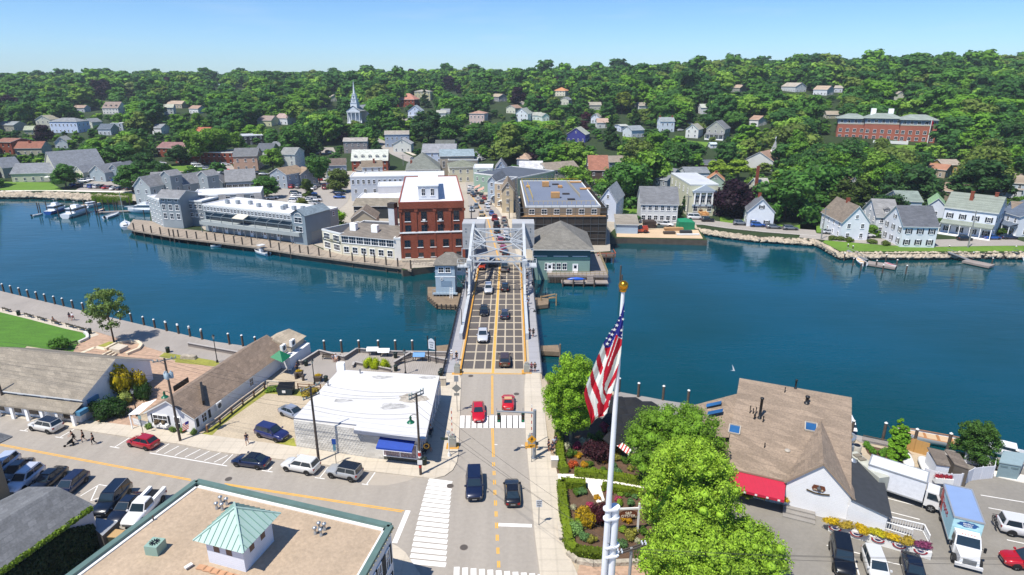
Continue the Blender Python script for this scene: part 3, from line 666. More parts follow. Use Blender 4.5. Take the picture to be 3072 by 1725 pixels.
def car(kd_,color,pos,to,lb_,grp=None,full=1,name=None,z=None,dark_roof=False,soft=None,rails=False,hdg=None,h=0.02):
 """pos: photo point of the middle of the car on the ground; to: photo point it faces (or heading in degrees)"""
 p=G(*pos)if isi(pos[0],str)else V3(pos)
 if hdg is None:q=G(*to);rz=ang(p,q)
 else:rz=rad(hdg)
 loc=(p.x,p.y,(p.z if z is None else z)+h);cat=CATN[kd_]
 nm=name or{'van':'parked_van','pickup':'pickup_truck'}.get(kd_,'car')
 if not full:
  o=link(nm,car_mesh_small(kd_),None,color,loc,rz);return tag(o,lb_,cat,grp)
 key=(kd_,dark_roof,bool(soft),rails)
 if key not in PROTO:
  body,mats,g1,g2,sides,lights,k=car_parts(kd_,dark_roof,soft,rails)
  PROTO[key]=(body.mesh('body',mats),g1.mesh('windshield',[CGL]),g2.mesh('rear_window',[CGL]),[s.mesh('side_window',[CGL])for s in sides],[(a.mesh('headlight',[HLT]),b.mesh('taillight',[TLT]))for a,b in lights],k)
 bm_,w1,w2,sd,li,k=PROTO[key]
 root=tg(nm,lb_,cat,loc,rz,grp)
 link('body',bm_,root,color);link('windshield',w1,root);link('rear_window',w2,root)
 for s in sd:link('side_window',s,root)
 for a,b in li:link('headlight',a,root);link('taillight',b,root)
 ty,ri=wheel_meshes(k['r'])
 for wx in k['wx']:
  for s in(-1,1):
   w_=bpy.data.objects.new('wheel',ty);COL.objects.link(w_);w_.parent=root;w_.location=(wx,s*(k['st'][3][1]-.10),k['r']);CHD.setdefault(root.name,[]).append(w_)
   r_=bpy.data.objects.new('rim',ri);COL.objects.link(r_);r_.parent=w_;CHD.setdefault(w_.name,[]).append(r_)
 return root

# ---------------------------------- people
def skin_mesh(verts,edges,radii,name,mats,colorfn=None,sub=1):
 me=bpy.data.meshes.new('tmp');me.from_pydata(verts,edges,[]);o=bpy.data.objects.new('tmp',me);COL.objects.link(o)
 o.modifiers.new('s','SKIN');
 for i,r in en(radii):
  me.skin_vertices[0].data[i].radius=(r,r)if not isi(r,tuple)else r
 me.skin_vertices[0].data[0].use_root=1
 sb=o.modifiers.new('d','SUBSURF');sb.levels=sub;sb.render_levels=sub
 dg=bpy.context.evaluated_depsgraph_get();dg.update();ev=o.evaluated_get(dg);out=bpy.data.meshes.new_from_object(ev)
 out.name=name;out.materials.clear()
 for m in mats:out.materials.append(m)
 for p in out.polygons:
  p.use_smooth=1
  p.material_index=colorfn(p.center)if colorfn else 0
 bpy.data.objects.remove(o);bpy.data.meshes.remove(me);return out
HAIR=mat('hair','#2d211a',ro=.8);SHOE=mat('shoe','#2a2624',ro=.7)
def pose(kd_):
 """joint positions: y is forward"""
 J=dict(pel=(0,0,.94),sp=(0,.0,1.15),ch=(0,0,1.38),nk=(0,.01,1.50),hd=(0,.03,1.62),ht=(0,.03,1.74))
 if kd_=='walk':
  L_=dict(hp=(.09,0,.9),kn=(.1,.20,.50),an=(.1,.18,.09),to=(.1,.32,.04));R_=dict(hp=(-.09,0,.9),kn=(-.1,-.04,.48),an=(-.1,-.32,.14),to=(-.1,-.22,.04))
  LA=((.19,0,1.40),(.25,-.12,1.14),(.23,-.06,.90),(.22,-.02,.82));RA=((-.19,0,1.40),(-.25,.08,1.14),(-.22,.24,.95),(-.21,.31,.90))
 elif kd_=='sit':
  J=dict(pel=(0,0,.50),sp=(0,-.04,.72),ch=(0,-.06,.95),nk=(0,-.04,1.07),hd=(0,-.01,1.19),ht=(0,0,1.31))
  L_=dict(hp=(.1,0,.48),kn=(.13,.44,.50),an=(.13,.46,.09),to=(.13,.6,.04));R_=dict(hp=(-.1,0,.48),kn=(-.13,.44,.50),an=(-.13,.5,.09),to=(-.13,.64,.04))
  LA=((.19,-.05,.97),(.26,0,.72),(.18,.22,.60),(.14,.28,.58));RA=((-.19,-.05,.97),(-.26,0,.72),(-.18,.22,.60),(-.14,.28,.58))
 elif kd_=='push':
  L_=dict(hp=(.09,-.05,.9),kn=(.1,.16,.50),an=(.1,.12,.09),to=(.1,.26,.04));R_=dict(hp=(-.09,-.05,.9),kn=(-.1,-.10,.48),an=(-.1,-.36,.14),to=(-.1,-.26,.04))
  LA=((.19,.06,1.38),(.24,.22,1.16),(.2,.44,1.03),(.18,.5,1.02));RA=((-.19,.06,1.38),(-.24,.22,1.16),(-.2,.44,1.03),(-.18,.5,1.02))
  J=dict(pel=(0,-.05,.94),sp=(0,0,1.15),ch=(0,.06,1.37),nk=(0,.1,1.48),hd=(0,.14,1.60),ht=(0,.15,1.72))
 else:
  L_=dict(hp=(.09,0,.9),kn=(.11,.02,.49),an=(.12,0,.09),to=(.14,.14,.04));R_=dict(hp=(-.09,0,.9),kn=(-.11,.03,.49),an=(-.12,-.02,.09),to=(-.14,.12,.04))
  LA=((.19,0,1.40),(.26,-.02,1.13),(.24,.06,.89),(.23,.08,.81));RA=((-.19,0,1.40),(-.26,0,1.13),(-.2,.16,.98),(-.14,.22,1.0))
 return J,L_,R_,LA,RA
PEOPLE={}
def person_meshes(kd_):
 if kd_ in PEOPLE:return PEOPLE[kd_]
 J,L_,R_,LA,RA=pose(kd_)
 V,E,R=[],[],[]
 def v(p,r,par=None):
  V.append(p);R.append(r)
  if par is not None:E.append((par,len(V)-1))
  return len(V)-1
 pe=v(J['pel'],.12);s_=v(J['sp'],.11,pe);c_=v(J['ch'],.13,s_);n_=v(J['nk'],.055,c_);h_=v(J['hd'],.088,n_);v(J['ht'],.07,h_)
 hd=J['hd'];v((hd[0],hd[1]+.095,hd[2]-.005),.02,h_)
 for D in(L_,R_):
  a=v(D['hp'],.085,pe);b=v(D['kn'],.058,a);c=v(D['an'],.038,b);v(D['to'],.035,c)
 for A in(LA,RA):
  a=v(A[0],.058,c_);b=v(A[1],.042,a);c=v(A[2],.03,b);d=v(A[3],.034,c)
  ax=V3(A[3])-V3(A[2]);ax.normalize();sd=ax.cross(V3((0,1,.1))).normalized()
  for q in(-.03,-.01,.01,.03):v(tuple(V3(A[3])+ax*.07+sd*q),.0095,d)
  v(tuple(V3(A[3])+V3((0,.045,0))+ax*.02),.0095,d)
 body=skin_mesh(V,E,R,'person_body',[SKIN,SHOE],lambda c:1 if c.z<.085 else 0)
 V,E,R=[],[],[]
 pe=v(tuple(V3(J['pel'])+Z(.03)),.145);s_=v(J['sp'],.135,pe);c_=v(J['ch'],.150,s_);v(tuple(V3(J['ch']).lerp(J['nk'],.6)),.085,c_)
 for A in(LA,RA):
  a=v(A[0],.078,c_);v(tuple(V3(A[0]).lerp(A[1],.65)),.066,a)
 shirt=skin_mesh(V,E,R,'shirt',[CLO])
 outs=[]
 for fr_ in(.85,1.85):
  V,E,R=[],[],[]
  pe=v(J['pel'],.150)
  for D in(L_,R_):
   a=v(D['hp'],.108,pe);b=v(tuple(V3(D['hp']).lerp(D['kn'],min(1,fr_))),.09 if fr_<1 else.078,a)
   if fr_>1:v(tuple(V3(D['kn']).lerp(D['an'],.9)),.062,b)
  outs.append(skin_mesh(V,E,R,'trousers',[CLO]))
 m=MB();m.ball((hd[0],hd[1]-.02,hd[2]+.055),.105,8,0,.9);hair=m.mesh('hair',[HAIR])
 m=MB();m.ball((hd[0],hd[1]-.03,hd[2]+.03),.11,8,0,1.0);m.box(hd[0]-.07,hd[0]+.07,hd[1]-.13,hd[1]-.06,hd[2]-.22,hd[2]+.02);hairl=m.mesh('hair',[HAIR])
 m=MB();m.lt((hd[0],hd[1],hd[2]+.09),[(.19,0),(.18,.015),(.10,.02),(.095,.09),(.06,.12),(.001,.125)],12);hat=m.mesh('hat',[OBJP])
 PEOPLE[kd_]=(body,shirt,outs[0],outs[1],hair,hairl,hat);return PEOPLE[kd_]
def psn(pos,facing,lb_,kd_='stand',shirt='#222',legs='#333',long=False,hair=0,hat=None,scale=1.,grp=None,z=None,skin=None):
 p=G(*pos)if isi(pos[0],str)else V3(pos)
 b,s,t0,t1,h0,h1,ht=person_meshes(kd_)
 o=link('person',b,None,None,(p.x,p.y,p.z if z is None else z),rad(facing)-pi/2);o.scale=(scale,)*3
 tag(o,lb_,'person',grp);link('shirt',s,o,shirt);link('trousers' if long else 'shorts',t1 if long else t0,o,legs);link('hair',h1 if hair else h0,o)
 if hat:link('hat',ht,o,hat)
 return o

# ---------------------------------- trees
def ico():
 t=(1+5**.5)/2;v=np.array([(-1,t,0),(1,t,0),(-1,-t,0),(1,-t,0),(0,-1,t),(0,1,t),(0,-1,-t),(0,1,-t),(t,0,-1),(t,0,1),(-t,0,-1),(-t,0,1)],float)
 v/=np.linalg.norm(v[0]);f=np.array([(0,11,5),(0,5,1),(0,1,7),(0,7,10),(0,10,11),(1,5,9),(5,11,4),(11,10,2),(10,7,6),(7,1,8),(3,9,4),(3,4,2),(3,2,6),(3,6,8),(3,8,9),(4,9,5),(2,4,11),(6,2,10),(8,6,7),(9,8,1)])
 return v,f
ICO=ico()
def lobes_round(R,H,z0,n,rng,shp='round',ls=1):
 """centres and radii of leaf clumps filling a crown of radius R, height H, from z0"""
 out=[]
 for i in rg(n):
  t=(i+.5)/n;zz=rng.uniform(.06,.94)
  if shp=='cone':rr=R*(1-zz)**.8
  elif shp=='tall':rr=R*(sin(pi*min(1,zz*.92+.08)))**.55
  elif shp=='vase':rr=R*(.35+.65*min(1,zz*1.5))*(1 if zz<.75 else sqrt(max(.05,1-((zz-.75)/.27)**2)))
  else:rr=R*sqrt(max(.04,1-(2*zz-.82)**2/1.45))
  a=i*2.39996+rng.uniform(-.4,.4);d=rr*rng.uniform(.45,.86 if ls==1 else 1.02)
  lr=R*rng.uniform(.24,.40)*ls*(1 if shp!='cone' else max(.35,1.1-zz))
  out.append((d*cos(a),d*sin(a),z0+H*zz,lr))
 out.append((0,0,z0+H*.52,R*.55 if shp!='cone' else R*.35));
 if shp!='cone':out.append((0,0,z0+H*.8,R*.38))
 return np.array(out)
def leaf_quads(lobes,per,size,rng,flat_=.75,jit=.36):
 """leaf-sized faces over the surface of every clump; returns verts (n*4,3)"""
 cs=[]
 tot=(lobes[:,3]**2).sum();n=per*len(lobes)
 for c in lobes:
  k=max(6,int(n*c[3]**2/tot));d=rng.normal(size=(k,3));d[:,2]+=.25;d/=np.linalg.norm(d,axis=1)[:,None]
  rr=c[3]*(1+.12*np.sin(d[:,0]*7+c[0])*np.sin(d[:,1]*7+c[1]))*rng.uniform(.80,1.10,k)
  p=c[:3]+d*rr[:,None]*np.array([1,1,flat_+.1]);cs.append(np.c_[p,d])
 a=np.vstack(cs)
 keep=np.ones(len(a),bool)
 for c in lobes:keep&=~(np.linalg.norm((a[:,:3]-c[:3])/np.array([1,1,flat_+.1]),axis=1)<c[3]*.74)
 a=a[keep];n=len(a)
 nrm=a[:,3:]*.75+rng.normal(size=(n,3))*jit+np.array([0,0,.35]);nrm/=np.linalg.norm(nrm,axis=1)[:,None]
 t=np.cross(nrm,rng.normal(size=(n,3)));t/=np.linalg.norm(t,axis=1)[:,None];b_=np.cross(nrm,t)
 s=size*rng.uniform(.6,1.35,n)[:,None];t*=s;b_*=s*.72
 p=a[:,:3]
 return np.stack([p-t*.5,p-b_*.5,p+t*.5,p+b_*.5],1).reshape(-1,3)
def core_faces(lobes,k=.80,flat_=.75):
 v,f=ICO;vs,fs=[],[]
 for i,c in en(lobes):vs.append(v*c[3]*k*np.array([1,1,flat_+.1])+c[:3]);fs.append(f+12*i)
 return np.vstack(vs),np.vstack(fs)
def crown_mesh(name,lobes,per,size,rng,m=None,flat_=.75,jit=.36,ck=.8):
 q=leaf_quads(lobes,per,size,rng,flat_,jit);cv,cf=core_faces(lobes,ck,flat_);n=len(q)//4
 me=bpy.data.meshes.new(name);V=np.vstack([q,cv]);nf=n+len(cf)
 me.vertices.add(len(V));me.vertices.foreach_set('co',V.astype(np.float32).ravel())
 li=np.concatenate([np.arange(4*n),(cf+4*n).ravel()]);me.loops.add(len(li));me.loops.foreach_set('vertex_index',li.astype(np.int32))
 ls=np.concatenate([np.arange(n)*4,4*n+np.arange(len(cf))*3]);me.polygons.add(nf);me.polygons.foreach_set('loop_start',ls.astype(np.int32))
 me.materials.append(m or LEAF);me.update(calc_edges=1);me.validate();return me
def trunk_mb(H,r,rng,limbs=4,z1=None):
 m=MB();z1=z1 or H*.62;lean=rng.uniform(-.03,.03,2)*H
 m.tube([(0,0,-.6),(0,0,.3),(lean[0]*.5,lean[1]*.5,z1*.6),(lean[0],lean[1],z1)],[r*1.35,r,r*.78,r*.4],7)
 for i in rg(limbs):
  a=2*pi*(i+rng.uniform(0,.5))/limbs;z=z1*rng.uniform(.45,.8);d=H*rng.uniform(.16,.24)
  m.tube([(lean[0]*.6,lean[1]*.6,z),(d*.5*cos(a),d*.5*sin(a),z+d*.55),(d*cos(a),d*sin(a),z+d*1.25)],[r*.45,r*.3,r*.14],5)
 return m
TP={}
def tree_proto(shp,v,per,size):
 k=(shp,v,per,size)
 if k not in TP:
  rng=np.random.default_rng(100+v*7+len(shp)+{'cone':50,'tall':90,'vase':130}.get(shp,0))
  R,H,z0,n={'round':(3.6,8.0,2.0,34),'tall':(2.6,8.6,1.4,34),'cone':(2.3,9.4,.6,40),'vase':(4.2,7.0,3.0,36),'bush':(4.8,8.4,-.4,26),'column':(1.5,9.8,.1,30)}[shp]
  sh={'bush':'round','column':'cone' if v%2 else 'tall'}.get(shp,shp)
  lb=lobes_round(R,H,z0,n,rng,sh)
  TP[k]=(crown_mesh('crown',lb,per,size,rng),trunk_mb(10,.24,rng).mesh('trunk',[BARK]))
 return TP[k]
def tree(name,lb_,pos,H,color,shp='round',v=0,cat='tree',grp=None,wide=1.,per=90,size=.42,dtl=1,rz=None,z=None):
 p=G(*pos)if isi(pos[0],str)else V3(pos)
 cm,tm=tree_proto(shp,v,per,size);s=H/10
 if rz is None:rz=random.uniform(0,6.28)
 loc=(p.x,p.y,p.z if z is None else z)
 if not dtl:
  o=link(name,cm,None,color,loc,rz);o.scale=(s*wide,s*wide,s);return tag(o,lb_,cat,grp)
 root=tg(name,lb_,cat,loc,rz,grp);root.scale=(s*wide,s*wide,s)
 link('crown',cm,root,color);link('trunk',tm,root)
 FOOT.append((p.x,p.y,H*.18*wide));return root
PURPLE='#2a1423'

# ---------------------------------- the lifting bridge
BST=mat('bridge_steel_paint','#b7bcc0',ro=.5,nz1=(.4,.10),nz2=(5,.08))
BCW=mat('counterweight_concrete','#a8aaad',ro=.85,nz1=(.35,.10),nz2=(3,.06),lines=('Z',2.9,.12))
GRT=mat('steel_grating','#5d5753',ro=.8,nz1=(.18,.12),lines=[('X',.22,.35),('Y',.3,.3)])
BEIGE=mat('concrete_beams','#b3a793',ro=.9,nz1=(.3,.08),nz2=(4,.06))
YCURB=mat('yellow_curb_paint','#c4903a',ro=.7,nz1=(1.2,.10))
GREYW=mat('grey_walkway','#9b9ba0',ro=.9,nz1=(.3,.06),lines=('Y',2.4,.08))
br=tg('bascule_bridge','pale grey steel lifting bridge with grating deck and raised concrete counterweights','bridge',(-3.2,90,0))
BX0,BX1,BY0,BY1=-8.35,2.15,90.4,156
mb=MB();mb.box(BX0,BX1,BY0,BY1,-.9,0.0);mb.bd('deck',BEIGE,br,wd=1)
mb=MB();xs=[BX0+.3,BX0+1.95,BX0+2.2,BX0+3.75,BX0+4.0,-3.45,-2.75,-1.4,-1.15,.25,.5,BX1-.3]
y=91.9;k=0
while y<150:
 for i in rg(0,12,2):mb.poly([(xs[i],y+.2,.006),(xs[i+1],y+.2,.006),(xs[i+1],y+3.15,.006),(xs[i],y+3.15,.006)])
 y+=3.4
mb.bd('grating',GRT,br,wd=1)
mb=MB()
for x in(-3.2,-2.98):mb.poly([(x-.09,BY0,.012),(x+.09,BY0,.012),(x+.09,BY1,.012),(x-.09,BY1,.012)])
mb.bd('centre_line',YEL,br,wd=1)
for x0,x1 in((BX0-.12,BX0+.14),(BX1-.05,BX1+.22)):MB().box(x0,x1,BY0,150,.001,.42).bd('curb',YCURB,br,wd=1)
for x0,x1 in((-11.0,BX0-.5),(BX1+.75,4.75)):MB().box(x0,x1,BY0,156,-.35,.16).bd('walkway',GREYW,br,wd=1)
for x0,x1 in((BX0-.5,BX0-.12),(BX1+.22,BX1+.75)):MB().box(x0,x1,BY0,156,-.4,.10).bd('walkway_edge',BEIGE,br,wd=1)
# dark pipe railings along the outer edges
for x,c in((-11.0,BLK),(4.75,mat('grey_rail','#4a5058',ro=.5))):
 mb=MB()
 for zz in(.3,.55,.8,1.22):mb.bar((x,BY0-2,zz),(x,127,zz),.06 if zz<1 else.09)
 if x<0:mb.bar((x,127,1.2),(x,150,1.2),.08);mb.bar((x,127,.7),(x,150,.7),.06)
 else:mb.bar((x,127,1.2),(x,150,1.2),.08)
 for i in rg(31):mb.bar((x,BY0-2+2*i,.0),(x,BY0-2+2*i,1.22),.08)
 if x<0:
  for i in rg(180):mb.bar((x,BY0-2+.2*i,.3),(x,BY0-2+.2*i,1.2),.03)
 mb.bd('railing',c,br,wd=1)
def truss(x,s):
 mb=MB()
 mb.box(x-.2,x+.2,104,125,.12,1.15);mb.box(x-.3,x+.3,104,125,1.15,1.27);mb.box(x-.27,x+.27,103.6,104.2,0,1.4)
 for i in rg(10):mb.box(x-.28,x+.28,104.5+2.2*i,104.62+2.2*i,.12,1.15)
 mb.bd('low_girder',BST,br,wd=1)
 mb=MB();top=[(125,1.2),(127.6,2.6),(129.2,7.4),(134,9.3),(140,10.9),(146,11.7),(149.5,11.6)]
 for a,b in zip(top,top[1:]):mb.bar((x,a[0],a[1]),(x,b[0],b[1]),.62 if a[1]>5 else.42,.55)
 mb.bar((x,125,.5),(x,150,.5),.4,.5);mb.bar((x,149.5,0),(x,149.5,11.6),.7)
 mb.bd('top_chord',BST,br,wd=1)
 mb=MB();nodes=[(127.5,.5),(130,8.0),(133.5,.5),(136.5,10.0),(140.5,.5),(143.5,11.2),(149,.5)]
 for a,b in zip(nodes,nodes[1:]):mb.bar((x,*a),(x,*b),.3)
 for yy,zt in((130,7.8),(136.5,10),(143.5,11.2)):mb.bar((x,yy,.3),(x,yy,zt),.34)
 for k_ in rg(7):mb.bar((x,127.4+.2*k_,.6+k_),(x,130,1.3+k_),.12);mb.bar((x,130,.6+k_),(x,127.6+.2*k_,1.3+k_),.12)
 mb.bd('lattice',BST,br,wd=1)
 mb=MB();o=s*1.6
 mb.box(min(x,x+2*o*.8),max(x,x+2*o*.8),128.4,131.6,6.3,6.45)
 for yy in(128.4,131.6):
  mb.bar((x,yy,7.4),(x+o*1.6,yy,7.4),.08);mb.bar((x,yy,6.9),(x+o*1.6,yy,6.9),.05)
  for q in(0,.8,1.6):mb.bar((x+o*q,yy,6.4),(x+o*q,yy,7.4),.07)
 mb.bar((x+o*1.6,128.4,7.4),(x+o*1.6,131.6,7.4),.08);mb.bar((x,130,3.6),(x+o*1.5,130,6.3),.14)
 mb.box(x-.55,x+.55,128.6,130.4,6.4,7.8);mb.bar((x+o*.6,130,0.1),(x+o*.6,130,6.3),.16);mb.bar((x+o*1.2,134,0.1),(x+o*1.2,134,9.2),.14)
 mb.bar((x+o*1.2,134,9.0),(x,134,9.0),.14);mb.bd('machinery_platform',BST,br,wd=1)
 mb=MB();xa,xb=(x-2.75,x+2.65)
 mb.box(xa,xb,146.6,151.6,5.6,11.9)
 for q in(-1.9,1.7):
  for zz in(6.9,7.5,9.8,10.5):mb.box(x+q-.12,x+q+.12,146.52,146.6,zz,zz+.2,1)
 mb.bd('counterweight',[BCW,mat('steel_dark','#4d545c',ro=.6)],br,wd=1)
truss(-9.25,-1);truss(2.75,1)
XL,XR=-9.25,2.75
mb=MB()
for zz in(7.3,8.5):mb.bar((XL,129.6,zz),(XR,129.6,zz),.26)
for k in rg(8):
 a,b=XL+1.5*k,XL+1.5*(k+1);z0,z1=(7.3,8.5)if k%2 else(8.5,7.3);mb.bar((a,129.6,z0),(b,129.6,z1),.2)
for s,x in((1,XL),(-1,XR)):mb.bar((x,129.5,4.2),(x+s*2.6,129.6,7.3),.24)
mb.bd('portal_beam',BST,br,wd=1)
mb=MB();C_=(XL+XR)/2
def lace(y0,z0,y1,z1,w_=.2):
 mb.bar((XL,y0,z0),(XR,y1,z1),w_);mb.bar((XR,y0,z0),(XL,y1,z1),w_)
lace(130,8.2,136.5,10.0);lace(136.5,10.0,143.5,11.3);mb.bar((XL,136.5,10.0),(XR,136.5,10.0),.32);mb.bar((XL,143.5,11.3),(XR,143.5,11.3),.3)
for s,x in((1,XL),(-1,XR)):
 for yy,zz,dd in((132,8.7,1.6),(134,9.4,2.6),(139,10.6,3.0),(141.5,11,2.2),(145.5,11.6,1.8)):
  mb.bar((x,yy,zz),(x+s*3.3,136.5,10.0-.3*(dd-2)),.15)
 for q in(2.9,3.6):mb.bar((x+s*q,143.5,11.3),(x+s*q,143.5,8.8),.2);mb.bar((x,143.5,8.2),(x+s*q,143.5,11.2),.18)
 mb.bar((x,143.5,7.5),(x+s*4,136.5,10),.14)
mb.bd('top_bracing',BST,br,wd=1)
mb=MB();mb.box(-11.4,5.2,126.5,152,-5,-.95);mb.box(-10.4,4.2,103.5,106,-5,-.95);mb.box(-10.6,4.4,90.2,126.5,-1.35,-.92)
mb.bd('pier',mat('pier_concrete','#7b7468',ro=.95,nz1=(.4,.2)),br,wd=1)
mb=MB()
for x in(-11,-8.9,2.9,4.7):mb.box(x-.15,x+.15,90.4,126.5,-1.2,-.36)
mb.bd('girder',mat('steel_dark','#4d545c',ro=.6),br,wd=1)
# gates, lamps on the bridge
def gooseneck(pos,side,lb_,h=4.2,z=.16):
 p=G(*pos)if isi(pos[0],str)else V3(pos);r=tg('street_lamp',lb_,'street lamp',(p.x,p.y,z),0,'black lamps beside the bridge')
 m=MB();m.tube([(0,0,0),(0,0,h)],[.09,.05],8);m.lt((0,0,0),[(.16,0),(.14,.5),(.08,.6)],8);m.bd('pole',BLK,r)
 m=MB();m.tube([(0,0,h),(side*.25,0,h+.35),(side*.7,0,h+.4),(side*.95,0,h+.1)],.035,6);m.bd('arm',BLK,r)
 m=MB();m.lt((side*.95,0,h-.25),[(.30,0),(.24,.12),(.08,.28),(.05,.4)],12);m.bd('lamp_shade',BLK,r)
 return r
gooseneck((-9.4,108,0),-1,'black gooseneck lamp on the left walkway of the bridge near the land')
gooseneck((-9.6,124.5,0),-1,'black gooseneck lamp on the left walkway beside the bridge house')
gooseneck((3.2,107.5,0),1,'black gooseneck lamp on the right walkway of the bridge')
# bridge tender's house
r=tg('bridge_house','pale blue bridge keeper house with grey hip roof on a timber fender','building',(-16.9,130.6,0))
BLU='#a3b6c4'
MB().box(0,4.3,0,4.4,-.9,6.4).bd('wall',CLAP,r,BLU);m=MB();m.box(3.9,6.3,1.0,4.4,3.6,6.4);m.bar((6.1,1.2,1.4),(4.35,1.2,3.6),.12);m.bd('side_room',CLAP,r,BLU)
m=MB();m.add([(-.35,-.35,6.35),(6.6,-.35,6.35),(6.6,4.8,6.35),(-.35,4.8,6.35),(2.3,2.2,8.6),(3.9,2.2,8.6)],[(0,1,5,4),(1,2,5),(2,3,4,5),(3,0,4)]);m.box(-.35,6.6,-.35,4.8,6.15,6.34,1);m.bd('roof',[SHIN,TRIM],r,'#7d7870')
for x in(1.3,2.8):put(wmh(1.2,1.3),'window',r,x,0,4.5,0)
put(wmh(.9,1.2),'window',r,5.2,1.0,4.6,0);put(wmh(1.1,1.2),'window',r,0,2,4.5,-pi/2)
m=MB();m.box(-.06,4.36,-.06,4.46,3.45,3.6);m.bd('trim_band',TRIM,r)
m=MB()
for a in rg(16):
 t0,t1=2*pi*a/16,2*pi*(a+1)/16;m.bar((1.4+.28*cos(t0),-.08,3.0+.28*sin(t0)),(1.4+.28*cos(t1),-.08,3.0+.28*sin(t1)),.1)
m.bd('life_ring',WHT,r)
m=MB();m.box(1.2,3.5,-.06,-.01,1.4,2.6);m.bd('door',OBJP,r,'#7c93a8')
m=MB()
for zz in(.1,.9):m.bar((-.6,-1.3,zz+.1),(3.2,-1.3,zz+.1),.07)
for i in rg(6):m.bar((-.6+.76*i,-1.3,-.8),(-.6+.76*i,-1.3,1.0),.06)
m.box(-.6,4.8,-1.3,0,-.2,-.08);m.bd('balcony',MTL,r,'#9fb0bd')
m=MB()
for x in(3.3,3.9):m.bar((x,-2.9,-1.4),(x,-1.35,1.6),.07)
for i in rg(9):m.bar((3.3,-2.85+.17*i,-1.3+.32*i),(3.9,-2.85+.17*i,-1.3+.32*i),.07)
m.bd('stair',WHT,r)
FND=mat('fender_timber','#7d6d5a',ro=.95,nz1=(.8,.2),nz2=(6,.2))
r=tg('timber_fender','weathered timber fender platform at the foot of the bridge keeper house','pier',(-16,127,0))
pts=[tuple(p[:2])for p in Q('m',140,690,232,772,455,782,z=-.7)]+[(-11.6,136),(-19.5,136)]
MB().prism(pts,-1.0,-.62).bd('platform',FND,r,wd=1)
MB().prism([(x,y_)for x,y_ in pts],-1.55,-1.25).bd('lower_wale',FND,r,wd=1)
m=MB()
for a,b in zip(pts,pts[1:3]+[pts[2]]):
 n=5
 for i in rg(n+1):
  x,y_=a[0]+(b[0]-a[0])*i/n,a[1]+(b[1]-a[1])*i/n;m.tube([(x,y_,-4),(x,y_,-.45)],.16,7)
m.bd('piles',WOODP,r,wd=1)
r=tg('mooring_dolphin','small timber fender with loose planks right of the bridge','pier',(7,128,0))
pts=[tuple(p[:2])for p in Q('m',1180,705,1190,790,1330,775,1335,715,z=-.9)]
MB().prism(pts,-1.5,-.7).bd('platform',FND,r,wd=1)
m=MB();m.bar((6.7,129,-.5),(9.4,127.5,.6),.22);m.bar((8,127.6,-.4),(9.8,127.8,-.2),.3);m.tube([(9.6,126.6,-4),(9.6,126.6,.9)],.16,7);m.tube([(6.3,127,-4),(6.3,127,.3)],.16,7);m.bd('timbers',mat('fresh_timber','#a08560',ro=.9,nz1=(3,.15)),r,wd=1)
def pile(pos,lb_,z0=-4,top=1.3,r_=.19,cap=1,grp='dock pilings',name='piling',zr=0.,cat='piling'):
 p=P(*pos,zr)if isi(pos[0],str)else V3(pos);o=tg(name,lb_,cat,(p.x,p.y,0),0,grp)
 m=MB();m.tube([(0,0,z0),(0,0,top)],r_,8);m.bd('post',WOODP,o)
 if cap:m=MB();m.lt((0,0,top-.02),[(r_+.03,0),(r_+.03,.07),(.001,.22)],9);m.bd('cap',WHT,o)
 return o
r=tg('work_float','low wooden work float with a rope reel left of the bridge ramp','pier',(-12.6,92,0))
m=MB();m.prism([tuple(p[:2])for p in Q('m',225,1180,235,1240,350,1240,375,1165,z=-.6)],-1.3,-.5);m.bd('platform',FND,r,wd=1)
r=tg('work_float','low wooden float behind the bright green maple right of the bridge','pier',(6,95,0))
m=MB();m.prism([tuple(p[:2])for p in Q('m',1225,1180,1240,1230,1440,1240,1430,1170,z=-.7)],-1.4,-.6);m.bd('platform',FND,r,wd=1)
m=MB();m.tube([(8.2,97,-3),(8.2,97,2.2)],.16,7);m.tube([(10,95.5,-3),(10,95.5,.5)],.16,7);m.bd('piles',FND,r,wd=1)

# ---------------------------------- near bank: buildings
def text_mesh(txt,size,name='lettering',depth=.01):
 c=bpy.data.curves.new('t','FONT');c.body=txt;c.size=size;c.align_x='CENTER';c.align_y='CENTER';c.extrude=depth
 o=bpy.data.objects.new('t',c);COL.objects.link(o);dg=bpy.context.evaluated_depsgraph_get();dg.update()
 me=bpy.data.meshes.new_from_object(o.evaluated_get(dg));me.name=name;bpy.data.objects.remove(o);bpy.data.curves.remove(c);me.materials.clear();return me
def ltr(txt,size,parent,loc,rot,color='#1b1d20',name='lettering'):
 me=text_mesh(txt,size);me.materials.append(OBJP);o=link(name,me,parent,color);o.location=loc;o.rotation_euler=rot;return o
def L2W(root,x,y,z=0):
 (lx,ly,lz),r=XF[root];c,s=cos(r),sin(r);return V3((lx+x*c-y*s,ly+x*s+y*c,lz+z))
A,B,C_,D_=P('l',88,1045),P('l',700,1140),P('l',1150,1190),P('l',1325,425,4.2);E_=P('l',455,372,4.2)
r=tg('corner_shop','white flat-roofed shop of patterned blocks with stained roof and blue awning','building',(A.x,A.y,0))
BLKW=mat('patterned_blocks','#d2cfc8',ro=.9,nz1=(.5,.06),nz2=(6,.05),brick=(.8,.4,.01,.95))
ROOFW=mat('white_roof_coating','#cac9c8',ro=.75,nz1=(.16,.06),nz2=(1.3,.04))
D0=V3((D_.x,D_.y,0));E0=V3((E_.x,E_.y,0))
MB().prism([tuple(p[:2])for p in(A,B,C_,D0,E0)],-.5,4.0).bd('wall',BLKW,r,wd=1)
m=MB();pt=[tuple((p)[:2])for p in(P('l',62,790,4.2),P('l',608,850,4.2),P('l',580,898,4.2),P('l',1203,975,4.2),D_,E_)]
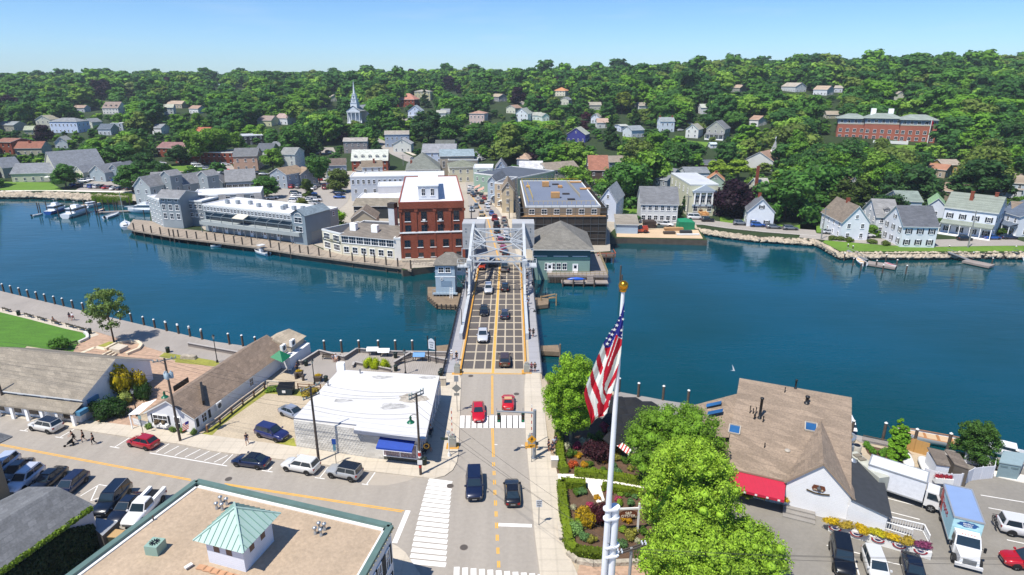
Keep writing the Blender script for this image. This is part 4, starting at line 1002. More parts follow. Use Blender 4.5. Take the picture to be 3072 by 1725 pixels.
m.prism(pt,3.75,4.2,1,1,1,0);m.bd('roof',[ROOFW,mat('trim_5f6678','#7a8090',ro=.6)],r,wd=1)
m=MB();m.prism([(p[0]+(q[0]-p[0])*.0,p[1])for p,q in zip(pt,pt)],4.2,4.2,0,False)
dA=(B-A).normalized();nA=V3((dA.y,-dA.x,0));m=MB()
for i in rg(38):
 for j in rg(12):
  t_=(i+.5+(j%2)*.5)*.42;z_=.35+j*.3
  if t_>(B-A).length-.2:continue
  p=A+dA*t_+nA*.003;u=dA*.07;m.add([p-u+Z(z_-.06),p+u+Z(z_-.06),p+u+Z(z_+.06),p-u+Z(z_+.06),p+nA*.07+Z(z_-.03)],[(0,1,4),(1,2,4),(2,3,4),(3,0,4)])
m.bd('block_studs',BLKW,r,wd=1)['kind']='stuff'
dB=(C_-B).normalized();nB=V3((dB.y,-dB.x,0));LB=(C_-B).length
def wallpt(A_,d_,n_,t_,z_,o_=0):return A_+d_*t_+n_*o_+Z(z_)
m=MB();t0,t1=LB*.33,LB*.97
m.add([wallpt(B,dB,nB,t0,.75,.03),wallpt(B,dB,nB,t1,.75,.03),wallpt(B,dB,nB,t1,2.6,.03),wallpt(B,dB,nB,t0,2.6,.03)],[(0,1,2,3)],0)
for tt in(t0,(t0+t1)/2,t1):m.bar(wallpt(B,dB,nB,tt,.7,.06),wallpt(B,dB,nB,tt,2.7,.06),.1,mi=1)
m.bar(wallpt(B,dB,nB,t0,.7,.06),wallpt(B,dB,nB,t1,.7,.06),.1,mi=1);m.bar(wallpt(B,dB,nB,t0,2.65,.06),wallpt(B,dB,nB,t1,2.65,.06),.1,mi=1)
DISP=mat('shop_display','#8d7d86',ro=.15,nz1=(5,.75),nz2=(11,.5));m.bd('shop_window',[DISP,TRIM],r,wd=1)
m=MB();m.add([wallpt(B,dB,nB,t0,0,.05),wallpt(B,dB,nB,t1,0,.05),wallpt(B,dB,nB,t1,.68,.05),wallpt(B,dB,nB,t0,.68,.05)],[(0,1,2,3)]);m.bd('base_panel',mat('dark_stone','#4c4d46',ro=.8,nz1=(6,.2)),r,wd=1)
AWB=mat('blue_awning','#123f9c',ro=.7,nz1=(3,.08))
m=MB();a,b,c,d=wallpt(B,dB,nB,t0-.3,3.35,.05),wallpt(B,dB,nB,t1-.1,3.35,.05),wallpt(B,dB,nB,t1-.1,2.75,1.5),wallpt(B,dB,nB,t0-.3,2.75,1.5)
dn=Z(-.28);m.add([a,b,c,d,c+dn,d+dn],[(0,3,2,1),(3,5,4,2),(0,5,3)]);m.add([b,c,c+dn],[(0,1,2)])
m.bd('awning',AWB,r,wd=1);m=MB();m.bar(d+dn,c+dn,.06);m.bd('awning_trim',WHT,r,wd=1)
# shop windows along the shaded right side
dC=(D0-C_).normalized();nC=V3((dC.y,-dC.x,0));LC=(D0-C_).length
for t_ in(.06,.22,.46,.60,.74,.88):
 m=MB();q=LC*t_;ww=2.0
 m.add([wallpt(C_,dC,nC,q,.7,.03),wallpt(C_,dC,nC,q+ww,.7,.03),wallpt(C_,dC,nC,q+ww,3.2,.03),wallpt(C_,dC,nC,q,3.2,.03)],[(0,1,2,3)])
 for tt in(q,q+ww/2,q+ww):m.bar(wallpt(C_,dC,nC,tt,.6,.05),wallpt(C_,dC,nC,tt,3.3,.05),.08,mi=1)
 m.bar(wallpt(C_,dC,nC,q,3.25,.05),wallpt(C_,dC,nC,q+ww,3.25,.05),.08,mi=1);m.bd('window',[GLB,TRIM],r,wd=1)
m=MB();p=P('l',472,372,4.2);m.box(p.x-.55,p.x+.55,p.y-.35,p.y+.35,4.0,5.3);m.bd('chimney',TRIM,r,wd=1)
for x,y in((638,405),(360,512)):
 m=MB();p=P('l',x,y,4.2);m.lt(p,[(.09,0),(.09,.5),(.16,.5),(.16,.62)],8);m.bd('roof_vent',MTL,r,'#777b80',wd=1)
for x,y,rx_,ry_ in((830,438,1.5,.5),(1225,442,1.2,.45),(1095,620,2.0,1.2),(485,640,1.2,.5),(925,690,1.8,.8)):
 p=P('l',x,y,4.2);m=MB();n=40;R_=[]
 for k in rg(n):
  a=2*pi*k/n;q=1+.12*sin(3*a+x)+random.uniform(-.12,.12);R_.append((p.x+rx_*q*cos(a),p.y+ry_*q*sin(a),4.208))
 m.poly(R_);st=x==1095
 m.bd('roof_stain',mat('roof_stain_brown' if st else 'roof_stain_grey','#a79f93' if st else '#a9a8a6',ro=.9,nz1=(1.2,.4),nz2=(4,.25)),r,wd=1)
FOOT.append((-16,75,10))
# the long shingled shop (gable end to the street)
SHG='#8a7868'
A,B=P('k',90,890,2.1),P('k',585,1105);A=P('k',100,1040)
r=house('shingled_shop','long low white shop with brown shingle roof, gable to the street',A,P('k',585,1105),22.5,2.5,'gable','y',2.1,'#dfe0e2',SHG,win={'f':[(1,.9,2.3,1.3,.12,.45),(1,.3,1.0,1.9,.54,.74)],'r':[(1,.8,1.0,1.3,.03,.13),(1,.8,1.0,1.3,.5,.6)]},ov=.25,cat='building',shut=False)
W0=(P('k',585,1105)-A).length
m=MB()
for x in(W0*.12,W0*.45):m.box(x-.22,x+.22,-.07,0,.9,2.2)
for y in(.5,2.9):m.box(W0,W0+.07,y-.2,y+.2,.8,2.1)
m.bd('shutters',SHUT,r)
m=MB();m.bar((W0*.62,5.5,4.35),(W0*.95,2.6,3.2),.3,.7);m.bd('roof_sign',BLK,r)
m=MB();m.bar((-.3,5.6,2.9),(-.3,8.6,2.9),.12,.8);m.bd('fascia_sign',BLK,r)
m=MB();m.add([(W0+.2,17.4,3.3),(W0+2.3,17.4,2.6),(W0+2.3,20.0,2.6),(W0+.2,20.0,3.3),(W0+1.2,18.7,4.0)],[(0,1,4),(1,2,4),(2,3,4),(3,0,4)]);m.bd('green_awning',mat('green_canvas','#0e7a50',ro=.6),r)
m=MB();m.box(W0,W0+1.8,20.2,26.5,-.2,2.0);m.bd('annex',CLAP,r,'#dfe0e2')
m=MB();m.box(W0*.4,W0+.8,22.3,26.5,-.1,2.9);m.add([(W0*.35,22.2,3.0),(W0+1,22.2,3.0),(W0*.7,22.2,4.1),(W0*.35,27,3.0),(W0+1,27,3.0),(W0*.7,27,4.1)],[(0,2,5,3),(2,1,4,5),(3,5,4),(0,1,2)],1)
m.bd('rear_room',[CLAP,SHIN],r,'#b3a590')
for x,y,z in((W0+.4,20.8,3.0),(W0+1.0,22.6,3.2),(W0+.15,4.6,1.3)):
 ac=MB();ac.box(x-.2,x+.25,y-.55,y+.55,z-.1,z+1.0,0);ac.lt((0,0,0),[(0,0)],4);n=14
 ac.add([(x+.255,y+.38*cos(2*pi*k/n),z+.45+.38*sin(2*pi*k/n))for k in rg(n)],[list(rg(n))],1);ac.bd('air_conditioner',[WHT,mat('fan_grille','#4b5052')],r)
for x in(W0*.28-.6,W0*.28+.6):
 m=MB();m.box(x-.5,x+.5,-.45,-.05,.55,.85);m.bd('window_box',WHT,r)
r=tg('porch_canopy','small white porch canopy on posts beside the shingled shop','porch',tuple(P('k',20,1040)))
p=P('k',60,1040);m=MB();m.add([(p.x-1.6,p.y-.6,2.3),(p.x,p.y-.8,2.5),(p.x+.6,p.y+2.6,2.9),(p.x-1.4,p.y+2.4,2.3)],[(0,1,2,3)]);m.bd('canopy',TRIM,r,wd=1)
m=MB();m.bar((p.x-1.5,p.y-.5,0),(p.x-1.5,p.y-.5,2.3),.12);m.bd('post',TRIM,r,wd=1)
r=tg('picket_fence','low white picket fence by the shingled shop porch','fence',tuple(P('j',1340,1440)))
a,b=P('k',-60,1010),P('k',95,1050);m=MB()
for i in rg(22):q=a.lerp(b,i/21);m.bar(q,q+Z(1.0),.09,.03)
for zz in(.3,.8):m.bar(a+Z(zz),b+Z(zz),.05)
m.bd('pickets',WHT,r,wd=1)
# white shop with porch on the far left
A,B=P('j',-330,1330),P('j',880,1480)
r=house('porch_shop','white shop with large grey-brown shingle roof and pillared porch',A,B,12.5,3.5,'gable','x',3.0,'#dde0e6','#938a7c',win={'r':[]},ov=.35,cat='building')
W1=(B-A).length
for i in rg(5):put(wmh(.8,.35,nx=3,ny=1),'window',r,W1*(.12+.19*i),0,2.95,0)
m=MB();m.add([(-.3,-2.0,2.15),(W1+.2,-2.0,2.15),(W1+.2,.02,2.85),(-.3,.02,2.85)],[(0,1,2,3)]);m.box(-.3,W1+.2,-2.0,-.0,1.95,2.12,1);m.bd('porch_roof',[SHIN,TRIM],r,'#938a7c')
for i in rg(9):
 x=.2+i*(W1-.4)/8;m=MB();m.box(x-.22,x+.22,-1.9,-1.6,0,1.95);m.bd('porch_pillar',TRIM,r)
for i in rg(7):
 if i==5:put(door_mesh(1.0,2.0,'#4a3f3a'),'door',r,W1*(.07+.14*i),-.4,0,0);continue
 m=MB();x=W1*(.07+.14*i);m.box(x-.85,x+.85,-.95,-.9,.55,1.8,0);m.box(x-.95,x+.95,-1.0,-.96,.4,.55,1);m.box(x-.95,x-.86,-1.0,-.9,.4,1.9,1);m.box(x+.86,x+.95,-1.0,-.9,.4,1.9,1);m.bd('shop_window',[mat('shop_glass','#5b5048',ro=.2,nz1=(4,.5)),TRIM],r)
m=MB();m.box(0,W1,-.9,0,0,2.0);m.bd('shopfront',TRIM,r)
m=MB();m.box(W1+.02,W1+.25,.6,2.4,2.2,2.8);m.box(W1+.02,W1+.9,-1.6,-.2,1.6,2.2);m.bd('side_sign',mat('blue_sign','#4a7fa0',ro=.6),r)
# brown gravel roof with cupola, bottom left
H7=7.5
a0,a1=P('r',1690,640,H7),P('s',2250,655,H7);d1=(a1-a0).normalized();n1_=V3((d1.y,-d1.x,0));a2=P('s',1905,1270,H7);a2=a1+(a2-a1).normalized()*15;a3=P('r',560,1480,H7);a3=a0+(a3-a0).normalized()*26
r=tg('flat_roofed_building','two-storey building with tan gravel roof, green parapet and corner cupola','building',(a1.x,a1.y,0))
def flatpts(*ps):return[tuple(V3(p)[:2])for p in ps]
WALLP='#c5cbe0'
MB().prism(flatpts(a0,a1,a2,a3),-.2,H7-.4).bd('wall',CLAP,r,'#d4d6dc',wd=1)
GRVR=mat('gravel_roof','#ab9882',ro=.98,nz1=(.35,.13),nz2=(3.5,.13),bump=(3,.6,.1))
cen=(a0+a1+a2+a3)/4
def inset(p,k):return p+(cen-p).normalized()*k
MB().poly([tuple(V3(p)[:2])+(H7-.25,)for p in(inset(a0,.3),inset(a1,.3),inset(a2,.3),inset(a3,.3))][::-1]).bd('roof',GRVR,r,wd=1)
for(p,q)in((a0,a1),(a1,a2),(a3,a0)):
 d=(q-p).normalized();up=Z(1);m=MB();m.bar(p+up*-.05,q+up*-.05,.55,.35,0);nn=V3((-d.y,d.x,0));nn=nn if nn.dot(cen-p)>0 else-nn
 m.bar(p+nn*.42+up*-.2,q+nn*.42+up*-.2,.3,.12,1)
 for k in rg(int((q-p).length/.5)):s_=p+d*.5*k-nn*.32;m.bar(s_+up*-.12,s_+d*.12+up*-.12,.12,.1,2)
 m.bd('parapet',[mat('green_copper','#58716c',ro=.6,nz1=(1,.14)),WHT,mat('cream_trim','#b9ad8a')],r,wd=1)
dR=(a2-a1).normalized();rzR=atan2(dR.y,dR.x)+pi
for t_ in(1.2,3.0,4.2,6.4,7.6,10):
 for z_ in(3.9,.9):
  p=a1+dR*t_;o=put(wmh(.85,2.0,1),'window',r,p.x-a1.x+.03,p.y-a1.y,z_,0);o.rotation_euler[2]=atan2(dR.y,dR.x)+pi
c0,c1,c2=P('s',250,1050,H7-.2),P('s',655,1160,H7-.2),P('s',965,815,H7-.2);c3=c0+(c2-c1)
r2=r;m=MB();m.prism(flatpts(c0,c1,c2,c3),H7-.3,H7+2.35);cup=m.bd('cupola_wall',CLAP,r2,'#d8dbe6',wd=1)
cc_=(c0+c1+c2+c3)/4;ev=[cc_+(p-cc_)*1.33 for p in(c0,c1,c2,c3)]
COPR=mat('green_metal_roof','#a3bdb4',ro=.5,nz1=(.8,.06));m=MB();ap=V3((cc_.x,cc_.y,H7+4.15));E=[V3((p.x,p.y,H7+2.3))for p in ev]
for i in rg(4):
 p,q=E[i],E[(i+1)%4];m.poly([p,q,ap]);m.bar(p,ap+Z(.05),.16,.1);m.poly([p+Z(-.01),ap+Z(-1.6),q+Z(-.01)],1)
 for k in rg(1,9):
  t_=k/9;s_=p.lerp(q,t_);e_=s_+(ap-(p+q)/2)*(min(t_,1-t_)*2);up=Z(.03);m.bar(s_+up,e_+up,.05,.07,2)
m.bd('cupola_roof',[COPR,TRIM,mat('green_metal_seam','#7b9d94',ro=.5)],r2,wd=1)
for(p,q,ts)in((c0,c1,(.28,.62)),(c1,c2,(.28,.66))):
 d=(q-p).normalized();n_=V3((d.y,-d.x,0));
 for t_ in ts:
  m=MB();s_=p.lerp(q,t_)+n_*.03;m.add([s_-d*.28+Z(1.25),s_+d*.28+Z(1.25),s_+d*.28+Z(2.1),s_-d*.28+Z(2.1)],[(0,1,2,3)])
  m.bd('cupola_window',mat('brown_blind','#6d5548',ro=.6),r2,wd=1)
def vent(parent,p,hh=.75):m=MB();m.lt(p,[(.15,0),(.13,.25),(.1,.3),(.1,hh-.15),(.2,hh-.12),(.2,hh-.03),(.001,hh+.06)],10);return m.bd('roof_vent',mat('galvanised_metal','#b9bdc0',ro=.35,metal=.7),parent,wd=1)
for x,y in((380,400),(335,470),(395,480),(445,420),(1465,690),(1525,700),(1420,745),(1485,765)):vent(r,P('s',x,y,H7-.25))
m=MB();p=P('r',1345,1240,H7-.25);q=P('r',1430,1200,H7-.25);rr=ang(P('r',1370,1300,H7),P('r',1440,1225,H7));m.cbox((p.x,p.y,p.z+.45),(1.15,1.15,.9),0,rr)
for k in rg(12):a=2*pi*k/12;m.bar((p.x+.1*cos(a),p.y+.1*sin(a),p.z+.93),(p.x+.42*cos(a),p.y+.42*sin(a),p.z+.93),.07,.04,1)
m.bd('air_conditioner',[mat('pale_green_metal','#8aa69a',ro=.5),BLK],r,wd=1)
m=MB();p=P('r',1318,975,H7-.2);m.tube([p,p+V3((.02,0,.5))],.06,7);m.bd('pipe',WOODP,r,wd=1)
m=MB();m.bar(P('s',-20,1120,H7),P('s',60,1070,H7),.3,.12);m.bd('roof_flashing',WHT,r,wd=1)
m=MB()
for k in rg(6):p=P('s',165+75*k,1110+22*k,H7-.18);m.cbox((p.x,p.y,p.z),(.75,.5,.07),0,-.2)
m.bd('walkway_tiles',mat('tile','#b88d6c',ro=.9,nz1=(3,.1)),r,wd=1)
# grey-roofed house with an ivy wall, bottom left corner
r=tg('ivy_covered_house','house with dark grey shingle roof and an ivy-covered side wall','building',(-40,38,0))
e0,e1=P('r',815,845,4.8),P('r',-60,1462,4.8);k0,k1=P('r',500,688,6.8),P('r',-60,1020,6.8);k0b=P('r',330,690,6.8)
GREYS='#6f7174'
m=MB();m.poly([e0,k0,k1,e1]);b0,b1=P('r',240,688,4.6),P('r',-400,1000,4.6);m.poly([k0,b0,b1,k1]);m.bar(e0,e1,.14,.16,1);m.bd('roof',[SHIN,TRIM],r,GREYS,wd=1)
MB().prism(flatpts(e0+V3((-.3,-.1,0)),e1+V3((-.3,0,0)),b1,b0+V3((.3,-.1,0))),-.2,4.5).bd('wall',CLAP,r,'#a9abb5',wd=1)
IVY=mat('ivy_leaves','#1b3410',ro=.7,nz1=(1.5,.3),nz2=(6,.25),transl=.1)
d=(e1-e0);n_=V3((-d.y,d.x,0)).normalized();n_=n_ if n_.x>0 else-n_
rng=np.random.default_rng(5);Vv=[]
for k in rg(15000):
 t_=rng.uniform(.06,1);z_=4.75*rng.uniform(0,1)**.8
 if z_>4.2-1.6*max(0,.3-t_)/.3 and z_<4.5:continue
 p=e0+d*t_+n_*rng.uniform(-.25,.1);s_=.13*rng.uniform(.6,1.4);a_=V3(rng.normal(size=3)).normalized()*s_;b_=a_.cross(V3(rng.normal(size=3))).normalized()*s_
 c_=V3((p.x,p.y,z_));Vv+=[c_-a_,c_-b_,c_+a_,c_+b_]
tag(MB().add(Vv,[(4*i,4*i+1,4*i+2,4*i+3)for i in rg(len(Vv)//4)]).bd('ivy',IVY,r,wd=1),kd_='stuff')
Vv=[]
for k in rg(1500):
 t_=rng.uniform(.04,1);p=e0+d*t_+n_*rng.uniform(-.15,.25);s_=.12*rng.uniform(.6,1.4);a_=V3(rng.normal(size=3)).normalized()*s_;b_=a_.cross(V3(rng.normal(size=3))).normalized()*s_
 c_=V3((p.x,p.y,4.75+rng.uniform(-.15,.2)));Vv+=[c_-a_,c_-b_,c_+a_,c_+b_]
tag(MB().add(Vv,[(4*i,4*i+1,4*i+2,4*i+3)for i in rg(len(Vv)//4)]).bd('vine_edge',mat('bright_ivy','#6f8a1e',ro=.7,nz1=(3,.3),transl=.2),r,wd=1),kd_='stuff')
# neighbour cut by the left edge
r=tg('tall_edge_building','dark-walled building cut by the left edge of the picture','building',(-52,50,0))
q0,q1=P('r',105,258,7.2),P('r',-40,330,7.2);m=MB();m.poly([q0,P('r',-60,215,8.2),P('r',-260,300,8.2),q1]);m.bar(q0,q1,.12,.14,1);m.bar(P('r',0,228,7.5),q0,.1,.12,1);m.bd('roof',[SHIN,TRIM],r,GREYS,wd=1)
w0=P('r',30,345,6.0);g0=P('r',112,775,0);m=MB();m.prism([(g0.x-.2,g0.y),(g0.x-6,g0.y+4),(g0.x-12,g0.y-4),(g0.x-5,g0.y-9)],-.2,7.0);m.bd('wall',CLAP,r,'#7f7461',wd=1)
# shed behind the ivy house
r=tg('garden_shed','small shed with grey felt roof squeezed behind the parked white pickup','shed',tuple(P('r',900,1050)))
p0,p1,p2,p3=P('r',825,955,2.3),P('r',1015,985,2.3),P('r',880,1110,2.3),P('r',800,1040,2.3)
MB().prism(flatpts(p0,p1,p2,p3),-.1,2.3,0,1,False,1).bd('wall',[mat('shed_wall','#4e4a44',ro=.9),mat('felt_roof','#8d9197',ro=.9,nz1=(1,.1))],r,wd=1)
r=tg('wooden_crate','big tan wooden bin beside the small shed','crate',tuple(P('r',950,1150)))
MB().prism(flatpts(P('r',985,1050,1.9),P('r',1075,1060,1.9),P('r',1000,1125,1.9),P('r',880,1120,1.9)),0,1.9,0,1,False,1).bd('box',[mat('dark_green_wood','#3f3d2b',ro=.9),mat('tan_wood','#b09165',ro=.9)],r,wd=1)

# ---------------------------------- the restaurant on the right
A,B=P('p',465,1085,3.5),P('p',1725,1368,3.5);A.z=B.z=0
rzr=ang(A,B);WR=(B-A).length;DR=13.4
r=tg('waterside_restaurant','white clapboard restaurant with big tan shingle roof, skylights and red awning','building',(A.x,A.y,0),rzr)
TAN='#948372';m=MB();m.box(0,WR,0,DR,-.5,3.3);m.add([(0,0,3.3),(0,DR,3.3),(0,DR,7.9)],[(0,2,1)]);m.add([(WR,0,3.3),(WR,DR,3.3),(WR,DR,7.9)],[(0,1,2)]);m.add([(0,DR,3.2),(WR,DR,3.2),(WR,DR,7.9),(0,DR,7.9)],[(1,0,3,2)])
m.bd('wall',CLAP,r,'#e2e3e6')
sl_=(8.0-3.4)/DR
m=MB();m.add([(-.35,-.35,3.38),(WR+.1,-.35,3.38),(WR+.35,DR+.2,8.05),(-.35,DR+.2,8.05)],[(0,1,2,3)]);m.add([(-.35,-.35,3.18),(WR+.1,-.35,3.18),(WR+.35,DR+.2,7.85),(-.35,DR+.2,7.85),(-.35,-.35,3.38),(WR+.1,-.35,3.38),(WR+.35,DR+.2,8.05),(-.35,DR+.2,8.05)],[(0,1,5,4),(1,2,6,5),(2,3,7,6),(3,0,4,7),(3,2,1,0)],1)
roof=m.bd('roof',[SHIN,TRIM],r,TAN)
g0_,g1_,gp=WR*.50,WR+.15,WR*.755
m=MB();m.add([(g0_-.25,-.65,3.4),(gp,-.65,6.65),(g1_+.3,-.65,3.2),(g0_+.1,.5,3.75),(gp,8.9,6.65),(g1_+.35,1.2,3.2)],[(0,1,4,3),(1,2,5,4)]);m.bar((g0_-.25,-.67,3.35),(gp,-.67,6.6),.1,.22,1);m.bar((gp,-.67,6.6),(g1_+.3,-.67,3.15),.1,.22,1);m.bd('front_gable_roof',[SHIN,TRIM],r,TAN)
m=MB();m.add([(g0_,-.5,-.1),(g1_,-.5,-.1),(g1_,-.5,3.2),(gp,-.5,6.45),(g0_,-.5,3.35),(g0_,.0,3.3),(g1_,0,3.3)],[(0,1,2,3,4)]);m.box(g0_,g1_,-.47,0,-.1,3.15);m.bd('front_gable_wall',CLAP,r,'#e6e7ea')
m=MB();m.box(WR+.0,WR+3.6,-.8,7.5,-.1,2.2);m.add([(WR+.02,-1,3.3),(WR+4,-1,2.15),(WR+4,8,2.15),(WR+.02,8,3.3)],[(0,1,2,3)],1);m.add([(WR,-.8,2.2),(WR+3.6,-.8,2.2),(WR,-.8,3.2)],[(0,1,2)]);m.bd('lean_to',[CLAP,mat('black_felt','#33373d',ro=.9,nz1=(2,.2))],r,'#e2e3e6')
m=MB();m.add([(-.2,DR-8.5,4.2),(-.2,DR-.3,6.1),(-5.6,DR-.8,3.4),(-4.6,DR-8.7,3.3)],[(0,1,2,3)]);m.prism([(-.3,DR-8.3),(-.3,DR-.5),(-5.2,DR-1),(-4.4,DR-8.4)],-.3,3.2,1);m.bd('side_wing',[SHIN,CLAP],r,TAN)
for x0,y0 in((-3.0,DR-2.0),(-2.6,DR-4.0)):
 m=MB();z0=5.05;m.add([(x0-.9,y0-.35,z0-.75),(x0+.9,y0-.35,z0+.1),(x0+.9,y0+.35,z0+.22),(x0-.9,y0+.35,z0-.63)],[(0,1,2,3)]);m.bd('skylight',GLB,r)
def onroof(x,y):return 3.5+y*(8.05-3.38)/(DR+.55)
for fr_ in((530,708),(1308,750)):
 p=P('p',*fr_,5.4);c,s=cos(-rzr),sin(-rzr);lx,ly=(p.x-A.x)*c-(p.y-A.y)*s,(p.x-A.x)*s+(p.y-A.y)*c;z_=onroof(lx,ly)+.12
 m=MB();h_=.62;k_=.34*h_;m.add([(lx-h_,ly-h_,z_-k_),(lx+h_,ly-h_,z_-k_),(lx+h_,ly+h_,z_+k_),(lx-h_,ly+h_,z_+k_)],[(0,1,2,3)]);q=[V3(v_)for v_ in m.v]
 for i in rg(4):m.bar(q[i],q[(i+1)%4],.13,.16,1)
 m.bd('skylight',[GLB,mat('dull_aluminium','#a8a196',ro=.5)],r)
def rp_(x,y,zz=5.5):
 p=P('p',x,y,zz);c,s=cos(-rzr),sin(-rzr);lx,ly=(p.x-A.x)*c-(p.y-A.y)*s,(p.x-A.x)*s+(p.y-A.y)*c
 return V3((lx,ly,onroof(lx,ly)-.1))
for x,y,zz,hh,rr in((778,660,5.2,2.6,.16),(1148,350,7.2,1.1,.11),(1266,495,6.6,.8,.2),(680,600,5.5,.9,.05),(712,605,5.5,.6,.05),(740,610,5.5,.8,.05),(728,655,5.3,.5,.09),(815,690,5.2,.7,.06),(1038,390,6.9,.6,.05),(834,930,4.3,.5,.05)):
 m=MB();q=rp_(x,y,zz);m.lt(q,[(rr*1.9,0),(rr*1.6,.15),(rr,.2),(rr,hh),(rr*1.35,hh),(rr*1.35,hh+.18),(.01,hh+.22)],10,0);m.bd('flue_pipe',BLK,r)
m=MB();m.ball(rp_(1068,985,4.1)+Z(.1),.35,8,0,.5);m.bd('roof_dome',mat('dull_aluminium','#a8a196',ro=.5),r)
m=MB();q=rp_(1445,1095,5.0)+Z(.5);m.tube([q,q+V3((-.03,0,.9)),q+V3((-.15,0,1.1)),q+V3((-.28,0,1.0))],.035,6);m.tube([q,q+V3((.08,0,.9)),q+V3((.2,0,1.1)),q+V3((.33,0,1.0))],.035,6);m.bd('vent_pipe',BLK,r)
RED=mat('red_awning','#b01638',ro=.7,nz1=(2,.05),lines=('X',.4,.08));m=MB()
m.add([(.1,-.1,3.2),(g0_-.1,-.1,3.2),(g0_-.1,-2.5,2.35),(.1,-2.5,2.35),(g0_-.1,-2.52,2.05),(.1,-2.52,2.05)],[(0,3,2,1),(3,5,4,2),(0,5,3),(1,2,4)]);m.bd('awning',RED,r)
m=MB()
for i in rg(5):m.box(.8+i*1.15,1.05+i*1.15,-2.56,-2.53,2.1,2.3)
m.bd('awning_badges',WHT,r)
m=MB();m.add([(gp-.55,-.56,3.1),(gp+.45,-.56,3.1),(gp+.65,-.56,3.45),(gp+.5,-.56,3.85),(gp-.55,-.56,3.85),(gp-.7,-.56,3.45)],[(0,1,2,3,4,5)]);m.bar((gp-1.15,-.58,3.05),(gp-.4,-.58,2.85),.06,.14,1);m.bar((gp-.4,-.58,2.85),(gp+.4,-.58,2.85),.06,.14,1);m.bar((gp+.4,-.58,2.85),(gp+1.1,-.58,3.0),.06,.14,1)
sg=m.bd('wall_sign',[mat('sign_brown','#6b3a22',ro=.6),mat('sign_bronze','#4a3a1d',ro=.6)],r)
ltr('OYSTER',.27,sg,(gp-.03,-.60,3.28),(pi/2,0,0),'#e9dfc6');m=MB();m.lt((gp,-.62,3.5),[(.22,0),(.2,.12),(.08,.2),(.1,.3),(.02,.36)],8);m.bd('sign_lantern',mat('grey_iron','#55585c'),sg)
for x,y in((g0_+.6,0),(g1_-.7,0)):pass
m=MB();m.box(g0_,g0_+3.2,-2.2,-.35,0,.16);m.box(g0_,g0_+3.2,-1.6,-.35,.16,.32);m.box(g0_,g0_+3.2,-1.0,-.35,.32,.48);m.bd('steps',mat('grey_decking'),r)
# rooftop kitchen plant right of the restaurant
def wbox(name,lb_,cat,fr_,x,y,zr,d,rot,mats,color=None,h0=0):
 p=P(fr_,x,y,zr);o=tg(name,lb_,cat,(p.x,p.y,h0),rot);MB().cbox((0,0,(zr-h0)/2),(d[0],d[1],zr-h0)).bd('box',mats,o,color);return o
GALV=mat('galvanised_metal');SS=mat('grey_sheet_metal','#9aa3a8',ro=.45,metal=.4,nz1=(1,.12))
o=tg('exhaust_fan','big round galvanised kitchen exhaust fan on a sheet-metal duct','exhaust fan',tuple(P('p',1640,1080)),rzr)
m=MB();m.box(-.8,.8,-.8,.8,0,3.2);m.bd('duct',SS,o);m=MB();m.lt((0,0,3.2),[(.5,0),(.5,.3),(.9,.35),(.95,1.0),(.85,1.0),(.8,.8)],18);m.lt((0,0,3.9),[(.55,0),(.55,.2),(.01,.32)],16,1);m.bd('fan_housing',[GALV,mat('rusty_cap','#b79e74',ro=.7,nz1=(2,.2))],o)
o=tg('exhaust_fan','small ball-shaped roof ventilator beside the long rusty air handler','exhaust fan',tuple(P('p',1735,1085,2.4)),0);m=MB();m.lt((0,0,0),[(.3,0),(.3,.3),(.5,.35),(.5,.7),(.01,.95)],14);m.bd('housing',GALV,o)
p=P('p',1790,905,1.1);o=tg('condenser_unit','round-topped beige air conditioning condenser behind the restaurant','air conditioner',(p.x,p.y,.3));m=MB();m.lt((0,0,0),[(.55,0),(.55,1.1),(.5,1.15)],16,0);m.lt((0,0,1.16),[(.4,0),(.4,.03)],16,1);m.bd('housing',[mat('beige_metal','#aaa79c',ro=.6),BLK],o)
o=tg('air_handler','long rusty rooftop air handler with hatch between restaurant and delivery truck','air conditioner',tuple(P('p',1885,1150,1.9)),rad(-78));m=MB();m.box(-2.5,2.6,-.65,.65,-1.6,1.0);m.bd('housing',mat('rust_stained_metal','#aeb0a6',ro=.6,nz1=(.8,.14),nz2=(.5,.16)),o);m=MB();m.box(-1.9,-1.3,-.4,.4,1.0,1.15);m.box(-1.1,-.6,-.4,.4,1.0,1.15);m.bd('hatch',mat('hatch_brown','#7d7669'),o)

# ---------------------------------- near bank: vehicles
CW='cars on the side street and in the car parks by the shops'
car('suv','#d8d6d2',('r',400,195),('r',250,165),'white coupe-backed SUV with black roof glass, parked before the porch shop',CW,dark_roof=1)
car('hatch','#a50f1e',('r',1235,335),('r',1085,300),'bright red hatchback parked on the side street near the shingled shop',CW)
car('sedan','#0d1a3c',('k',1150,1425),('k',940,1395),'navy blue sedan parked at the kerb before the hatched bay',CW,dark_roof=1)
car('suv','#dcdcda',('l',125,1240),('l',-30,1210),'white small SUV at the kerb before the white block shop',CW)
car('jeep','#a3a6a9',('l',505,1300),('l',355,1270),'silver compact SUV with black roof parked nearest the crosswalk',CW,dark_roof=1)
car('suv','#262c60',('k',1370,1140),('k',1530,1185),'indigo blue SUV on the gravel lot beside the white block shop',CW)
car('sedan','#8f97a6',('k',1590,925),('k',1750,985),'silver sedan half hidden behind the white block shop',CW)
RC='cars in the small lot behind the ivy-covered house'
car('suv','#b9c3d6',('r',20,560),('r',-90,650),'pale silver car cut by the dark building at the left edge',RC)
car('sedan','#121a2c',('r',150,590),('r',40,690),'black car between two pale cars at the left edge',RC)
car('suv','#c3c9d8',('r',225,665),('r',110,760),'white SUV with black roof rails by the grey shingle roof',RC,rails=1)
car('sedan','#10141f',('r',420,665),('r',300,760),'black sedan with sunroof right of the white SUV',RC)
